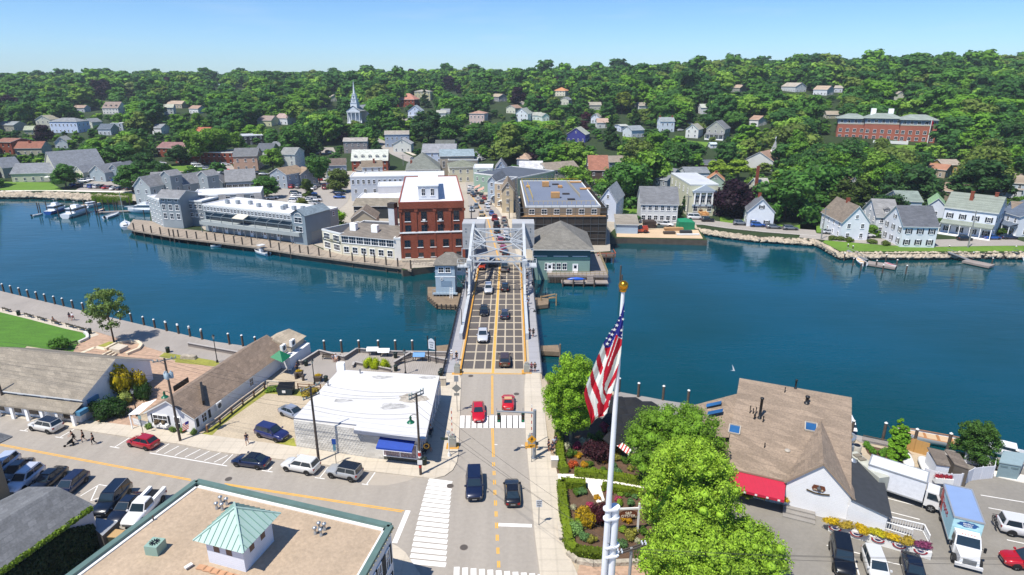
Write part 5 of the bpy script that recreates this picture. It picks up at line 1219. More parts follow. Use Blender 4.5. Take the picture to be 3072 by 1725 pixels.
car('wagon','#161b38',('r',610,715),('r',480,830),'dark navy estate car just behind the grey shingle ridge',RC)
car('bigsuv','#0c1626',('r',975,840),('r',850,980),'big black SUV with roof rails beside the hatched corner',RC,rails=1)
car('sedan','#11182a',('r',1095,905),('r',960,1040),'black sedan with glaring windscreen next to the white pickup',RC)
pk=car('pickup','#e6e6e8',('r',1245,915),('r',1120,1050),'white pickup truck with long white tool boxes and planks in its bed',RC)
m=MB();m.box(-2.75,-.5,.62,1.0,1.05,1.45);m.bd('tool_box',WHT,pk);m=MB();m.box(-2.75,-.5,-1.0,-.62,1.05,1.45);m.bd('tool_box',WHT,pk)
MS='cars driving on the main street and over the bridge'
car('sedan','#c00d22',('n',313,335),('n',318,480),'bright red sedan with sunroof driving over the crosswalk towards the viewer',MS)
car('convertible','#c4141f',('n',519,265),('n',519,150),'red convertible with closed tan canvas roof',MS,soft=1)
car('bigsuv','#131c3a',('n',285,850),('n',287,1000),'navy blue SUV driving towards the viewer below the corner',MS)
car('sedan','#121216',('n',548,895),('n',540,760),'black sedan driving away below the traffic signal',MS)
car('suv','#4a3528',('m',900,1340),('m',898,1240),'bronze brown SUV nearest on the steel grating, driving away',MS,dark_roof=False,z=.02)
car('pickup','#c9ccd1',('m',685,1100),('m',683,1300),'white pickup truck coming over the middle of the grating',MS,z=.02)
car('sedan','#0e1214',('m',698,850),('m',697,1000),'black sedan coming over the grating behind the white pickup',MS,z=.02)
car('hatch','#26324f',('m',900,885),('m',900,760),'dark blue hatchback driving away at mid-bridge',MS,z=.02)
car('suv','#bfc3c8',('m',740,640),('m',739,800),'silver SUV with roof rails coming from under the bracing',MS,rails=1,z=.02)
car('sedan','#16161a',('m',903,615),('m',903,500),'black sedan driving away just before the steel towers',MS,z=.02)
car('jeep','#b03a16',('m',676,410),('m',676,600),'orange-red open jeep under the bridge portal',MS,z=.02)
car('suv','#1a2024',('m',780,375),('m',779,500),'black car beside the orange jeep under the portal',MS,z=.02)
car('pickup','#85827f',('m',900,425),('m',900,300),'grey pickup truck with a cap driving away under the portal',MS,z=.02)
RP='cars in the restaurant car park'
car('bigsuv','#0e0f12',('q',130,1330),('q',160,1500),'glossy black SUV parked below the flower-box ramp',RP)
car('suv','#d8d8d6',('q',430,1420),('q',480,1560),'white SUV cut by the bottom edge beside the black SUV',RP)
car('sedan','#0f1626',('q',770,1455),('q',810,1600),'dark blue-black car cut by the bottom edge, third from the left',RP)
cx=car('bigsuv','#d9d9dc',('q',1780,1085),('q',2000,1130),'white SUV with bicycles on its tail rack at the right edge',RP)
car('suv','#b30d1c',('q',1800,1370),('q',1600,1340),'bright red car cut by the right edge',RP)
bk=tg('bicycle','black bicycle hung on the rack behind the white SUV','bicycle',tuple(L2W(cx,-2.85,0,.5)),XF[cx][1])
m=MB()
for y in(-.55,.5):
 n=16
 for k in rg(n):a,b=2*pi*k/n,2*pi*(k+1)/n;m.bar((0,y+.33*cos(a),.35+.33*sin(a)),(0,y+.33*cos(b),.35+.33*sin(b)),.05)
 for k in rg(4):a=pi*k/4;m.bar((0,y-.3*cos(a),.35-.3*sin(a)),(0,y+.3*cos(a),.35+.3*sin(a)),.02)
m.bar((0,-.55,.35),(0,-.2,.8),.05);m.bar((0,-.2,.8),(0,.3,.85),.05);m.bar((0,.3,.85),(0,.5,.35),.05);m.bar((0,-.2,.8),(0,0,.35),.05);m.bar((0,0,.35),(0,.3,.85),.05);m.bar((0,0,.35),(0,-.55,.35),.04)
m.bar((-.25,.32,.98),(.25,.32,.98),.04);m.bar((-.05,-.2,.8),(-.05,-.2,.95),.05);m.bd('frame',BLK,bk)
# box trucks
def box_truck(lb_,fr_,x,y,fx,fy,L,Wd,Hh,bodyc,roofc,nose):
 p=P(fr_,x,y);rz=ang(p,P(fr_,fx,fy));r=tg('delivery_truck',lb_,'truck',(p.x,p.y,.02),rz,None)
 z0=.95;m=MB();m.box(-L/2,L/2,-Wd/2,Wd/2,z0,z0+Hh,0)
 for s in(-1,1):
  m.box(-L/2-.02,L/2+.03,s*Wd/2-.06,s*Wd/2+.06,z0+Hh-.05,z0+Hh+.08,1);m.box(-L/2-.02,L/2+.03,s*Wd/2-.04,s*Wd/2+.04,z0-.05,z0+.12,1)
  m.box(s*L/2-.07,s*L/2+.07,-Wd/2-.03,Wd/2+.03,z0+Hh-.05,z0+Hh+.1,1)
 m.add([(-L/2,-Wd/2,z0+Hh+.03),(L/2,-Wd/2,z0+Hh+.03),(L/2,Wd/2,z0+Hh+.03),(-L/2,Wd/2,z0+Hh+.03)],[(0,1,2,3)],2)
 box=m.bd('cargo_box',[OBJP,mat('alu_trim','#b5b8bb',ro=.4,metal=.5),mat('truck_roof_'+roofc.strip('#'),roofc,ro=.7,nz1=(1,.04))],r,bodyc)
 m=MB();x0=L/2+.12;w2=Wd/2-.12
 if nose:m.add([(x0,-w2,.7),(x0+1.5,-w2,.7),(x0+1.5,w2,.7),(x0,w2,.7),(x0,-w2+.08,2.55),(x0+.85,-w2+.12,2.55),(x0+.85,w2-.12,2.55),(x0,w2-.08,2.55),(x0+1.45,-w2,1.6),(x0+1.45,w2,1.6)],[(0,1,8,5,4),(2,3,7,6,9),(4,5,6,7),(5,8,9,6),(3,0,4,7),(1,2,9,8)])
 if nose:m.add([(x0+1.4,-w2+.1,.6),(x0+2.9,-w2+.3,.6),(x0+2.9,w2-.3,.6),(x0+1.4,w2-.1,.6),(x0+1.4,-w2+.1,1.65),(x0+2.8,-w2+.35,1.35),(x0+2.8,w2-.35,1.35),(x0+1.4,w2-.1,1.65)],[(0,1,5,4),(1,2,6,5),(2,3,7,6),(4,5,6,7)])
 else:m.add([(x0,-w2,.6),(x0+1.65,-w2,.6),(x0+1.65,w2,.6),(x0,w2,.6),(x0,-w2+.1,2.35),(x0+1.15,-w2+.12,2.35),(x0+1.15,w2-.12,2.35),(x0,w2-.1,2.35),(x0+1.62,-w2,1.45),(x0+1.62,w2,1.45)],[(0,1,8,5,4),(2,3,7,6,9),(4,5,6,7),(5,8,9,6),(3,0,4,7),(1,2,9,8)])
 m.bd('cab',CARP,r,'#e4e4e4');q=MB();n_=V3((.55,0,.35)).normalized()*.02
 if nose:a,b,c,d=(x0+1.42,-w2+.14,1.68),(x0+1.42,w2-.14,1.68),(x0+.92,w2-.2,2.42),(x0+.92,-w2+.2,2.42)
 else:a,b,c,d=(x0+1.6,-w2+.12,1.52),(x0+1.6,w2-.12,1.52),(x0+1.2,w2-.2,2.25),(x0+1.2,-w2+.2,2.25)
 q.add([V3(v_)+n_ for v_ in(a,b,c,d)],[(0,1,2,3)]);q.bd('windshield',CGL,r)
 for s in(-1,1):
  q=MB();yy=s*(w2+.012);t_=yy*.94;pp=[(x0+.2,yy,1.55),(x0+1.3,yy,1.55),(x0+.95,t_,2.25),(x0+.2,t_,2.25)];q.add(pp if s<0 else pp[::-1],[(0,1,2,3)]);q.bd('side_window',CGL,r)
  q=MB();q.box(x0+1.35,x0+1.5,s*(w2+.25)-.1,s*(w2+.25)+.1,1.45,1.95);q.bar((x0+1.3,s*w2,1.7),(x0+1.4,s*(w2+.25),1.7),.04);q.bd('mirror',BLK,r)
  q=MB();xx=x0+(2.86 if nose else 1.66);q.box(xx-.06,xx+.03,s*(w2-.5)-.16,s*(w2-.5)+.16,.85,1.08);q.bd('headlight',HLT,r)
 xx=x0+(2.88 if nose else 1.67);q=MB();q.box(xx-.03,xx+.05,-.55,.55,.75,1.25,0);[q.box(xx+.05,xx+.07,-.5,.5,.82+.1*i,.86+.1*i,1)for i in rg(4)];q.bd('grille',[mat('grille_grey','#6b7075'),mat('car_chrome')],r)
 q=MB();q.box(xx-.1,xx+.15,-w2,w2,.42,.7);q.bd('bumper',CARP,r,'#dcdcdc');MB().box(-L/2+.2,xx-.2,-.45,.45,.5,.95).bd('chassis',BLK,r)
 ty,ri=wheel_meshes(.46)
 for wx in(-L*.27,x0+(2.0 if nose else.75)):
  for s in(-1,1):
   w_=link('wheel',ty,r,None,(wx,s*(w2-.08),.46),0.);w_.scale=(1,1.6,1);link('rim',ri,w_)
 return r,box,L,Wd,Hh,z0
box_truck('long white box truck parked beside the rusty air handler','q',590,725,850,812,5.6,2.4,2.5,'#dddfe4','#cfd2d2',False)
t2,bx2,L,Wd,Hh,z0=box_truck('pale blue bakery box truck with red lettering, facing the viewer','q',1150,1065,1232,1330,5.8,2.5,2.7,'#a9d3dc','#7d95bd',1)
ltr('Depot',1.15,bx2,(-.6,-Wd/2-.02,z0+1.5),(pi/2,0,0),'#a3262b')
m=MB();m.add([(-L/2+.1,-Wd/2-.012,z0+.2),(-L/2+1.6,-Wd/2-.012,z0+.2),(-L/2+.9,-Wd/2-.012,z0+2.4),(-L/2+.1,-Wd/2-.012,z0+2.5)],[(0,1,2,3)]);m.bd('red_panel',OBJP,bx2,'#b4574d')
m=MB();m.poly([(L/2+.02,.85*cos(a)*(1+.12*sin(6*a)),z0+2.15+.3*sin(a)*(1+.15*cos(7*a)))for a in np.linspace(0,2*pi,28,endpoint=False)]);m.bd('logo',OBJP,bx2,'#1e4f8a')
for i,tx in en(('BEVERLY','FOODS')):ltr(tx,.22,bx2,(L/2+.04,0,z0+2.22-.22*i),(pi/2,0,pi/2),'#e8eef2')
for i in rg(5):
 m=MB();m.ball((L/2+.9,-.5+.25*i,2.58),.05,5);m.bd('marker_lamp',mat('amber_lamp','#d2622a',ro=.3),t2)

# ---------------------------------- poles, wires, signals, signs
def upole(base,top,lb_,arms=(),trans=0,lamp=None,z=KW,r_=.17,grp='wooden utility poles'):
 p=P(*base);h=zat(p,*top)-z;r=tg('utility_pole',lb_,'utility pole',(p.x,p.y,z),0,grp)
 MB().tube([(0,0,-.3),(0,0,h)],[r_,r_*.7],9).bd('pole',WOODP,r)
 for dz,ln,a in arms:
  c,s=cos(a)*ln/2,sin(a)*ln/2;m=MB();m.bar((-c,-s-.02,h-dz),(c,s-.02,h-dz),.11,.13);m.bar((-c*.45,-s*.45,h-dz),(0,0,h-dz-.6),.05)
  ar=m.bd('crossarm',mat('grey_timber','#8b8c8a',ro=.9),r)
  for q in(-.95,-.6,.6,.95):
   m=MB();m.lt((c*q,s*q,h-dz+.06),[(.05,0),(.08,.06),(.05,.12),(.07,.18),(.01,.24)],7);m.bd('insulator',mat('glass_insulator','#8fa9a8',ro=.2),ar)
 for k in rg(trans):
  a=[2.6,.3,-1.2][k];m=MB();m.lt((.42*cos(a),.42*sin(a),h-2.9+.1*k),[(.23,0),(.25,.1),(.25,.75),(.1,.85),(.1,1.0)],12);m.bd('transformer',mat('transformer_grey','#9fb0ba',ro=.4),r)
 if lamp:
  dx,dy,zz=lamp;m=MB();m.tube([(0,0,zz+.6),(dx*.5,dy*.5,zz+.65),(dx,dy,zz+.3)],.035,6);m.bd('lamp_arm',BLK,r)
  m=MB();m.lt((dx,dy,zz-.55),[(.46,0),(.36,.12),(.16,.26),(.12,.55),(.17,.6),(.05,.85)],14);m.bd('lamp_shade',mat('green_enamel','#0f6246',ro=.35),r)
 return r,h
P1,h1=upole(('k',418,1185),('k',250,325),'tall pole with three grey transformers before the shingled shop',[(.25,2.6,.55)],3,(-1.7,1.3,6.2))
P2,h2=upole(('l',280,1175),('l',183,515),'wooden pole at the left corner of the white block shop',[(.2,2.6,.85),(1.4,2.2,.85)])
P3,h3=upole(('l',1163,1290),('l',1130,575),'wooden pole with green lamp and red notices at the street corner',[(.0,2.1,.8),(.45,2.1,.8)],0,(-.9,.4,7.4))
P4,h4=upole(('r',60,45),('j',-10,960),'wooden pole at the far left beside the porch shop',[])
m=MB();m.lt((0,0,2.6),[(.185,0),(.185,.5)],10);m.lt((0,0,1.0),[(.185,0),(.185,.35)],10);m.bd('notice',mat('red_notice','#b52a22',ro=.6),P3)
m=MB();m.lt((0,0,2.35),[(.187,0),(.187,.25)],10);m.lt((0,0,3.1),[(.187,0),(.187,.2)],10);m.box(-.28,.3,-.22,-.18,1.5,2.1);m.bd('white_notice',WHT,P3)
p=P('o',610,1500);q=PY('o',628,1285,p.y+1);
hh=PY('o',628,1285,41.0);P5=tg('utility_pole','pole top with two crossarms in front of the garden, cut by the bottom edge','utility pole',(hh.x,41.0,0),0,'wooden utility poles');h5=hh.z
MB().tube([(0,0,-.3),(0,0,h5)],[.16,.12],9).bd('pole',mat('grey_timber','#8b8c8a'),P5)
for dz,yy in((.05,-.12),(.15,.22)):
 m=MB();m.bar((-1.15,yy-.5,h5-dz),(1.25,yy+.55,h5-dz),.1,.12);ar=m.bd('crossarm',mat('dark_timber','#4b453f',ro=.9),P5)
 for q in(-1.0,1.1):
  for w2 in(-.14,.14):m=MB();m.lt((q+w2,yy+.45*q,h5-dz+.06),[(.05,0),(.09,.06),(.05,.12),(.08,.18),(.01,.24)],7);m.bd('insulator',mat('porcelain','#cdd3da',ro=.2),ar)
WIRE=mat('cable','#26272a',ro=.6)
def wire(a,b,sag,lb_,r_=.016):
 a,b=V3(a),V3(b);m=MB();n=14
 pts=[a.lerp(b,t_/n)-V3((0,0,sag*4*(t_/n)*(1-t_/n)))for t_ in rg(n+1)];o=pts[0].copy()
 m.tube([p_-o for p_ in pts],r_,4,cap=False);tag(m.bd('overhead_wire',WIRE,loc=tuple(o)),lb_,'wire','overhead wires')
def top(Pl,h,dx,dy,dz):l=XF[Pl][0];return(l[0]+dx,l[1]+dy,l[2]+h-dz)
for k,(dx,dz)in en(((-1.0,.1),(-.3,.1),(.8,.1),(0,2.6),(0,3.2))):
 wire(top(P1,h1,dx,dx*.6,dz),top(P2,h2,dx,dx*.9,dz),.5,'wire between the transformer pole and block shop')
 wire(top(P2,h2,dx,dx*.9,dz),top(P3,h3,dx,dx*.8,dz),.6,'wire strung over the white block shop')
 wire(top(P1,h1,dx,dx*.6,dz),(-95,86+dx,10-dz),.6,'wire running left over the porch shop')
for k,(dx,dz)in en(((-.8,.2),(.2,.2),(0,2.4))):
 wire(top(P3,h3,dx,dx*.8,dz),top(P5,h5,dx*1.1,dx*.3,.1+dz*.2),.7,'wire crossing the main street')
 wire(top(P5,h5,dx,dx*.3,.1),(62,40+dx,9.5),.9,'wire running right over the car park')
p=P('n',700,632,KW);hs_=zat(p,'n',703,300)-KW;sg=tg('traffic_signal','grey traffic signal mast with two green lights over the road','traffic light',(p.x,p.y,KW))
MB().tube([(0,0,0),(0,0,hs_)],[.24,.2],10).lt((0,0,0),[(.4,0),(.4,.15)],10).bd('pole',MTL,sg,'#8a9199')
xe=PY('n',440,318,p.y).x-p.x;m=MB();m.tube([(0,0,hs_-.4),(xe,0,hs_-.15)],[.13,.09],8);arm=m.bd('arm',MTL,sg,'#8a9199')
for xx in(xe+.25,PY('n',622,330,p.y).x-p.x):
 m=MB();m.box(xx-.2,xx+.2,-.3,-.05,hs_-1.55,hs_-.35);sh=m.bd('signal_head',mat('signal_green_paint','#15352f',ro=.5),arm)
 for i,c in en(('#471310','#4a3a10','#1f8f60')):
  m=MB();m.lt((0,0,0),[(.12,0),(.12,.03)],10);q=m.bd('lens',mat('lens_'+c.strip('#'),c,ro=.3),sh);q.location=(xx,-.3,hs_-.62-.36*i);q.rotation_euler=(pi/2,0,0)
for xx in(xe,PY('n',622,330,p.y).x-p.x):MB().tube([(xx,0,hs_-.2),(xx,0,hs_+.25)],.03,6).bd('antenna',MTL,sg,'#8a9199')
def sign(name,lb_,base,h,plates,post='#5b5f63',z=KW,rz=0,cat='sign',grp=None):
 p=P(*base,z);r=tg(name,lb_,cat,(p.x,p.y,z),rz,grp);MB().tube([(0,0,0),(0,0,h)],.04,6).bd('post',MTL,r,post)
 for pl in plates:
  kd_,zc,w_,hh_,col=pl[:5];m=MB()
  if kd_=='rect':m.box(-w_/2,w_/2,-.09,-.05,zc-hh_/2,zc+hh_/2)
  elif kd_=='dia':m.add([(0,-.09,zc-hh_/2),(w_/2,-.09,zc),(0,-.09,zc+hh_/2),(-w_/2,-.09,zc),(0,-.05,zc-hh_/2),(w_/2,-.05,zc),(0,-.05,zc+hh_/2),(-w_/2,-.05,zc)],[(0,1,2,3),(7,6,5,4),(0,4,5,1),(1,5,6,2),(2,6,7,3),(3,7,4,0)])
  o=m.bd('plate',OBJP,r,col)
  for tx in(pl[5]if len(pl)>5 else[]):ltr(tx[0],tx[1],o,(0,-.10,zc+tx[2]),(pi/2,0,0),tx[3])
 return r
s1=sign('crossing_sign','yellow diamond sign of a walking figure with an arrow plate below',('n',682,662),3.4,[('dia',3.25,1.15,1.15,'#d99a12'),('rect',2.35,.85,.42,'#d99a12')])
m=MB();z_=3.25;m.ball((0,-.1,z_+.27),.065,6);m.bar((0,-.1,z_+.2),(0,-.1,z_-.03),.13,.02)
for a,b in(((0,.17),(-.17,.03)),((0,.17),(.16,.06)),((0,-.02),(-.15,-.3)),((0,-.02),(.08,-.16)),((.08,-.16),(.14,-.32))):m.bar((a[0],-.1,z_+a[1]),(b[0],-.1,z_+b[1]),.055,.02)
m.bd('figure',BLK,s1);m=MB();m.bar((.2,-.1,2.45),(-.15,-.1,2.28),.07,.02);m.add([(-.28,-.105,2.22),(-.05,-.105,2.2),(-.12,-.105,2.42)],[(0,1,2)]);m.bd('arrow',BLK,s1)
sign('road_sign','white sign reading STOP HERE ON RED on the right pavement',('n',732,1098),3.2,[('rect',2.75,.62,.85,'#c9ccd2',[('STOP',.22,.26,'#20242e'),('HERE ON',.12,.02,'#20242e'),('RED',.22,-.24,'#20242e')])])
sign('road_sign','back of a grey diamond sign with two small plates by the bridge end',('l',1480,735),5.6,[('dia',3.7,1.3,1.3,'#85857f'),('rect',5.2,.6,.9,'#8b8f92'),('rect',2.75,.75,.4,'#85857f')])
sign('road_sign','blue sign above a small white plate at the kerb by the block shop',('l',430,1185),3.4,[('rect',3.1,.5,.75,'#1c4b9a'),('rect',2.3,.36,.9,'#5f8b9a')])
sign('road_sign','small green-grey sign on a pole before the porch fence',('r',1232,232),2.7,[('rect',2.5,.4,.5,'#8fb0ac')])
p=P('j',285,1405,KW);r=tg('sandwich_board','red folding sandwich board on the pavement before the porch shop','sign',(p.x,p.y,KW),.2)
m=MB();m.add([(-.45,-.3,0),(.45,-.3,0),(.4,0,1.25),(-.4,0,1.25),(-.45,.3,0),(.45,.3,0)],[(0,1,2,3),(5,4,3,2)]);o=m.bd('board',OBJP,r,'#a81a22')
ltr('SALE',.3,o,(0,-.18,.75),(1.34,0,0),'#d98a8c')
# information board by the bridge
pa,pb=P('m',152,1335),P('m',225,1350);r=tg('information_board','tall white information board between two dark posts by the bridge','sign',tuple((pa+pb)/2),ang(pa,pb));w_=(pb-pa).length;ht=zat(pa,'m',148,1085)
for x in(-w_/2,w_/2):m=MB();m.tube([(x,0,0),(x,0,ht)],.09,7);m.ball((x,0,ht+.08),.12,6);m.bd('post',BLK,r)
m=MB();m.box(-w_/2+.1,w_/2-.1,-.05,.05,2.5,ht-.6);n=12;m.poly([(-w_/2+.1+(w_-.2)*k/n,-.05,ht-.6+.45*sin(pi*k/n))for k in rg(n+1)]);pn=m.bd('panel',OBJP,r,'#c3ccd6')
for i,tx in en(('MYSTIC','RIVER','PARK')):ltr(tx,.26,pn,(0,-.07,ht-.9-.42*i),(pi/2,0,0),'#4d5a66')
# barrier gates
def barrier(base,lb_,tip):
 p=P(*base,KW);h=zat(p,*tip)-KW;r=tg('bridge_barrier',lb_,'barrier',(p.x,p.y,KW),0,'raised bridge barriers');m=MB();m.box(-.45,.45,-.35,.35,0,1.3);m.box(-.3,.3,-.2,.2,1.3,1.7);m.bd('housing',MTL,r,'#a3a6a0')
 m=MB();n=10
 for i in rg(n):m.bar((.0,-.1,1.4+(h-1.4)*i/n),(.0,-.1,1.4+(h-1.4)*(i+1)/n),.1,.06,i%2)
 m.bd('arm',[mat('barrier_red','#b0231e'),WHT],r)
 m=MB();m.box(-.8,.8,-.7,.7,-.02,.012);m.bd('base_marking',YCURB,r)
barrier(('l',1440,1035),'raised red and white barrier by the left corner pavement',('l',1437,700))
barrier(('n',680,545),'raised red and white barrier behind the crossing sign',('n',680,260))
barrier(('m',432,1440),'raised barrier at the left end of the bridge grating',('m',430,1330))
barrier(('m',1118,1430),'raised barrier at the right end of the bridge grating',('m',1118,1330))
p=P('l',1410,1120,KW);r=tg('pedestrian_signal','slim white signal post with green street-name blades at the corner','sign',(p.x,p.y,KW));ht=zat(p,'l',1405,925)-KW
MB().tube([(0,0,0),(0,0,ht)],.06,8).lt((0,0,0),[(.22,0),(.2,.3),(.08,.5)],8).bd('post',WHT,r);m=MB();m.box(-1.0,.0,-.03,.03,ht-.75,ht-.6);m.box(-.9,.05,-.03,.03,ht-.95,ht-.8);m.bd('street_name_plate',mat('signal_green_paint'),r);m=MB();m.box(-.22,.22,-.15,.15,ht,ht+.3);m.bd('signal_head',MTL,r,'#b9bcc0')
for b,l,h in((('k',800,370),'black lamp post with lantern at the end of the boardwalk fence',4.9),(('k',1805,600),'black lamp post left of the white block shop by the flower tubs',4.3),(('l',1032,415),'black lantern rising behind the roof of the white block shop',4.3),(('j',1385,1440),'black lamp post between the two shops on the side street',4.2)):
 p=P(*b);r=tg('street_lamp',l,'street lamp',(p.x,p.y,.04),0,'black lantern posts on the near bank');MB().lt((0,0,0),[(.2,0),(.18,.3),(.08,.5),(.06,h-.8),(.09,h-.7)],8).bd('pole',BLK,r)
 m=MB();m.lt((0,0,h-.7),[(.1,0),(.22,.5),(.24,.52)],8);m.bd('lantern',mat('lantern_glass','#a9b6b6',ro=.2),r);m=MB();m.lt((0,0,h-.18),[(.27,0),(.1,.2),(.03,.35)],8);m.bd('cap',BLK,r)
def bin_(b,lb_,col='#10241f',h=1.1,r_=.33):
 p=P(*b);r=tg('litter_bin',lb_,'litter bin',(p.x,p.y,.05),0,'litter bins');m=MB();m.lt((0,0,0),[(r_*.85,0),(r_,.1),(r_,h-.25)],12);m.bd('body',MTL,r,col);m=MB();m.lt((0,0,h-.25),[(r_+.04,0),(r_+.04,.08),(.2,.2),(.15,.12)],12);m.bd('lid',MTL,r,'#1a2b28')
for b,l in((('j',192,425),'dark litter bin between the lawn benches at the far left'),(('j',910,610),'dark litter bin at the right end of the row of benches'),(('j',1697,800),'dark litter bin at the tip of the grass verge'),(('k',1718,405),'dark green bin at the end of the low boardwalk wall'),(('l',945,272),'dark green bin by the river rail behind the block shop'),(('l',343,480),'green bin beside the flower tub left of the block shop'),(('l',948,385),'green bin just behind the block shop roof edge'),(('l',1333,440),'dark bin at the river corner of the block shop'),(('l',1345,415),'dark bin by the bridge railing'),(('l',1195,1200),'dark pot-like bin at the corner pole')):bin_(b,l)
p=P('n',840,690,KW);r=tg('litter_bin','square white slatted litter bin on the right pavement by the hedge','litter bin',(p.x,p.y,KW));m=MB();m.box(-.4,.4,-.35,.35,0,1.1);[m.box(-.38+.13*i,-.32+.13*i,-.38,-.35,.1,1.0)for i in rg(6)];m.bd('body',CONC,r);m=MB();m.box(-.45,.45,-.4,.4,1.1,1.2);m.bd('lid',WHT,r)
p=P('l',1355,505,KW);r=tg('utility_cabinet','beige concrete cabinet at the back corner of the white block shop','cabinet',(p.x,p.y,KW));MB().box(-.5,.5,-.35,.35,0,1.2).box(-.55,.55,-.4,.4,1.2,1.28).bd('body',CONC,r)
# bench maker
def bnch(pos,rz,lb_,L=2.0,col='#4f463c',z=.05,grp='benches',conc=False):
 p=P(*pos);r=tg('bench',lb_,'bench',(p.x,p.y,z),rz,grp)
 if conc:MB().box(-L/2,L/2,-.3,.3,.38,.52).bd('seat',CONC,r);[MB().box(x-.12,x+.12,-.25,.25,0,.38).bd('leg',CONC,r)for x in(-L/2+.3,L/2-.3)];return r
 m=MB();[m.box(-L/2,L/2,-.22+.11*i,-.13+.11*i,.42,.46)for i in rg(4)];m.bd('seat',OBJP,r,col)
 m=MB();[m.box(-L/2,L/2,.24,.28,.52+.12*i,.61+.12*i)for i in rg(3)];m.bd('backrest',OBJP,r,col)
 for x in(-L/2+.1,L/2-.1):m=MB();m.bar((x,-.2,0),(x,-.2,.62),.06);m.bar((x,.24,0),(x,.27,.88),.06);m.bar((x,-.22,.62),(x,.25,.62),.05);m.bd('leg',BLK,r)
 return r
a=ang(P('j',20,352),P('j',830,560))
for(x,y),l in(((75,385),'dark bench at the far left end of the lawn edge'),((300,442),'dark bench just right of the first litter bin'),((433,478),'dark bench left of the seated woman'),((575,515),'dark bench on which a woman sits'),((720,547),'dark bench right of the seated woman'),((830,577),'dark bench nearest the second litter bin')):bnch(('j',x,y),a+pi*1,l,2.3)
bnch(('j',720,745),a+1.3,'dark bench facing the curved stone seat',2.2);bnch(('l',1045,310),.55,'slatted bench inside the fenced corner of the boardwalk',2.4,'#8a8178');bnch(('l',390,285),-.1,'dark bench with a resting couple by the river fence',3.2)
bnch(('n',885,1165),pi/2,'pale concrete bench on the right pavement by the hedge',2.3,conc=1,z=KW)
# low boardwalk walls (slatted)
def slat_wall(pts,h,lb_,name='low_fence',m_=WOOD,grp='slatted boardwalk walls',gap=.17,cap=.34,fr_=None):
 pts=[P(*q)for q in pts];r=tg(name,lb_,'fence',tuple(pts[0]),0,grp);m=MB();c=MB()
 for a,b in zip(pts,pts[1:]):
  n=max(1,int((b-a).length/gap))
  for k in rg(n):q=a.lerp(b,(k+.5)/n);m.bar(q,q+Z(h),gap*.72,.05)
  c.bar(a+Z(h),b+Z(h),cap,.07)
 m.bd('slats',m_,r,wd=1);c.bd('cap_rail',mat('grey_cap_rail','#a5a09c',ro=.9,nz1=(1,.08)),r,wd=1)
slat_wall([('k',500,205),('k',770,255),('k',1120,318),('k',1215,272)],.75,'slatted wooden wall from the lamp post to the shingled shop end')
slat_wall([('k',1330,305),('k',1670,400),('k',1850,285),('k',2066,330)],.8,'slatted wooden wall zigzagging behind the shingled shop')
slat_wall([('l',285,240),('l',500,298),('l',612,225),('l',900,250),('l',1395,258)],.85,'slatted wooden wall along the river behind the white block shop')
slat_wall([('l',935,350),('l',1075,265),('l',1395,330)],.95,'wooden railing round the bench corner beside the information board',gap=.22)
slat_wall([('l',575,362),('l',590,330),('l',700,352),('l',905,395)],.6,'weathered timber planter edge behind the block shop roof')
# split-rail fence of the gravel lot
pts=[P('k',x,y)for x,y in((700,1095),(830,1000),(950,900),(1065,810),(1180,725),(1290,640))];r=tg('post_and_rail_fence','grey post and rail fence between shingled shop and gravel lot','fence',tuple(pts[0]));
for q in pts:m=MB();m.bar(q,q+Z(1.1),.2);m.bd('post',mat('rust_brown_post','#7b5a43',ro=.9),r,wd=1)
m=MB();[m.bar(a+Z(zz),b+Z(zz),.2,.14)for a,b in zip(pts,pts[1:])for zz in(1.12,.5)];m.bd('rail',mat('grey_rail_wood','#a79a8c',ro=.9,nz1=(2,.1)),r,wd=1)
r=tg('post_and_rail_fence','short rail fence in the weeds behind the gravel lot dumpster','fence',tuple(P('k',1630,650)));a,b=P('k',1635,645),P('k',1870,660);m=MB();[m.bar(a.lerp(b,t_),a.lerp(b,t_)+Z(1),.14)for t_ in(0,.5,1)];m.bar(a+Z(.9),b+Z(.9),.1);m.bar(a+Z(.45),b+Z(.45),.1);m.bd('rail',mat('rust_brown_post'),r,wd=1)
r=tg('post_and_rail_fence','pale rail barrier beside the dark dumpster','fence',tuple(P('k',1310,620)));a,b=P('k',1315,615),P('k',1440,625);m=MB();m.bar(a+Z(.9),b+Z(.9),.2,.25);m.bar(a,a+Z(1),.12);m.bar(b,b+Z(1),.12);m.bd('rail',CONC,r,wd=1)
p=P('k',1515,690);r=tg('dumpster','dark blue dumpster with slatted lid in the gravel lot','dumpster',(p.x,p.y,.05));m=MB();m.add([(-1.05,-.7,0),(1.05,-.7,0),(1.05,.7,0),(-1.05,.7,0),(-1.15,-.85,1.2),(1.15,-.85,1.2),(1.15,.8,1.45),(-1.15,.8,1.45)],[(0,1,5,4),(1,2,6,5),(2,3,7,6),(3,0,4,7)]);m.bd('body',MTL,r,'#1f3542')
m=MB();m.add([(-1.18,-.88,1.2),(1.18,-.88,1.2),(1.18,.83,1.47),(-1.18,.83,1.47)],[(0,1,2,3)]);[m.bar((-1.1+.2*i,-.88,1.23),(-1.1+.2*i,.83,1.5),.06)for i in rg(12)];m.bd('lid',BLK,r);MB().box(-.3,.2,-.9,-.86,.5,.9).bd('notice',WHT,r)
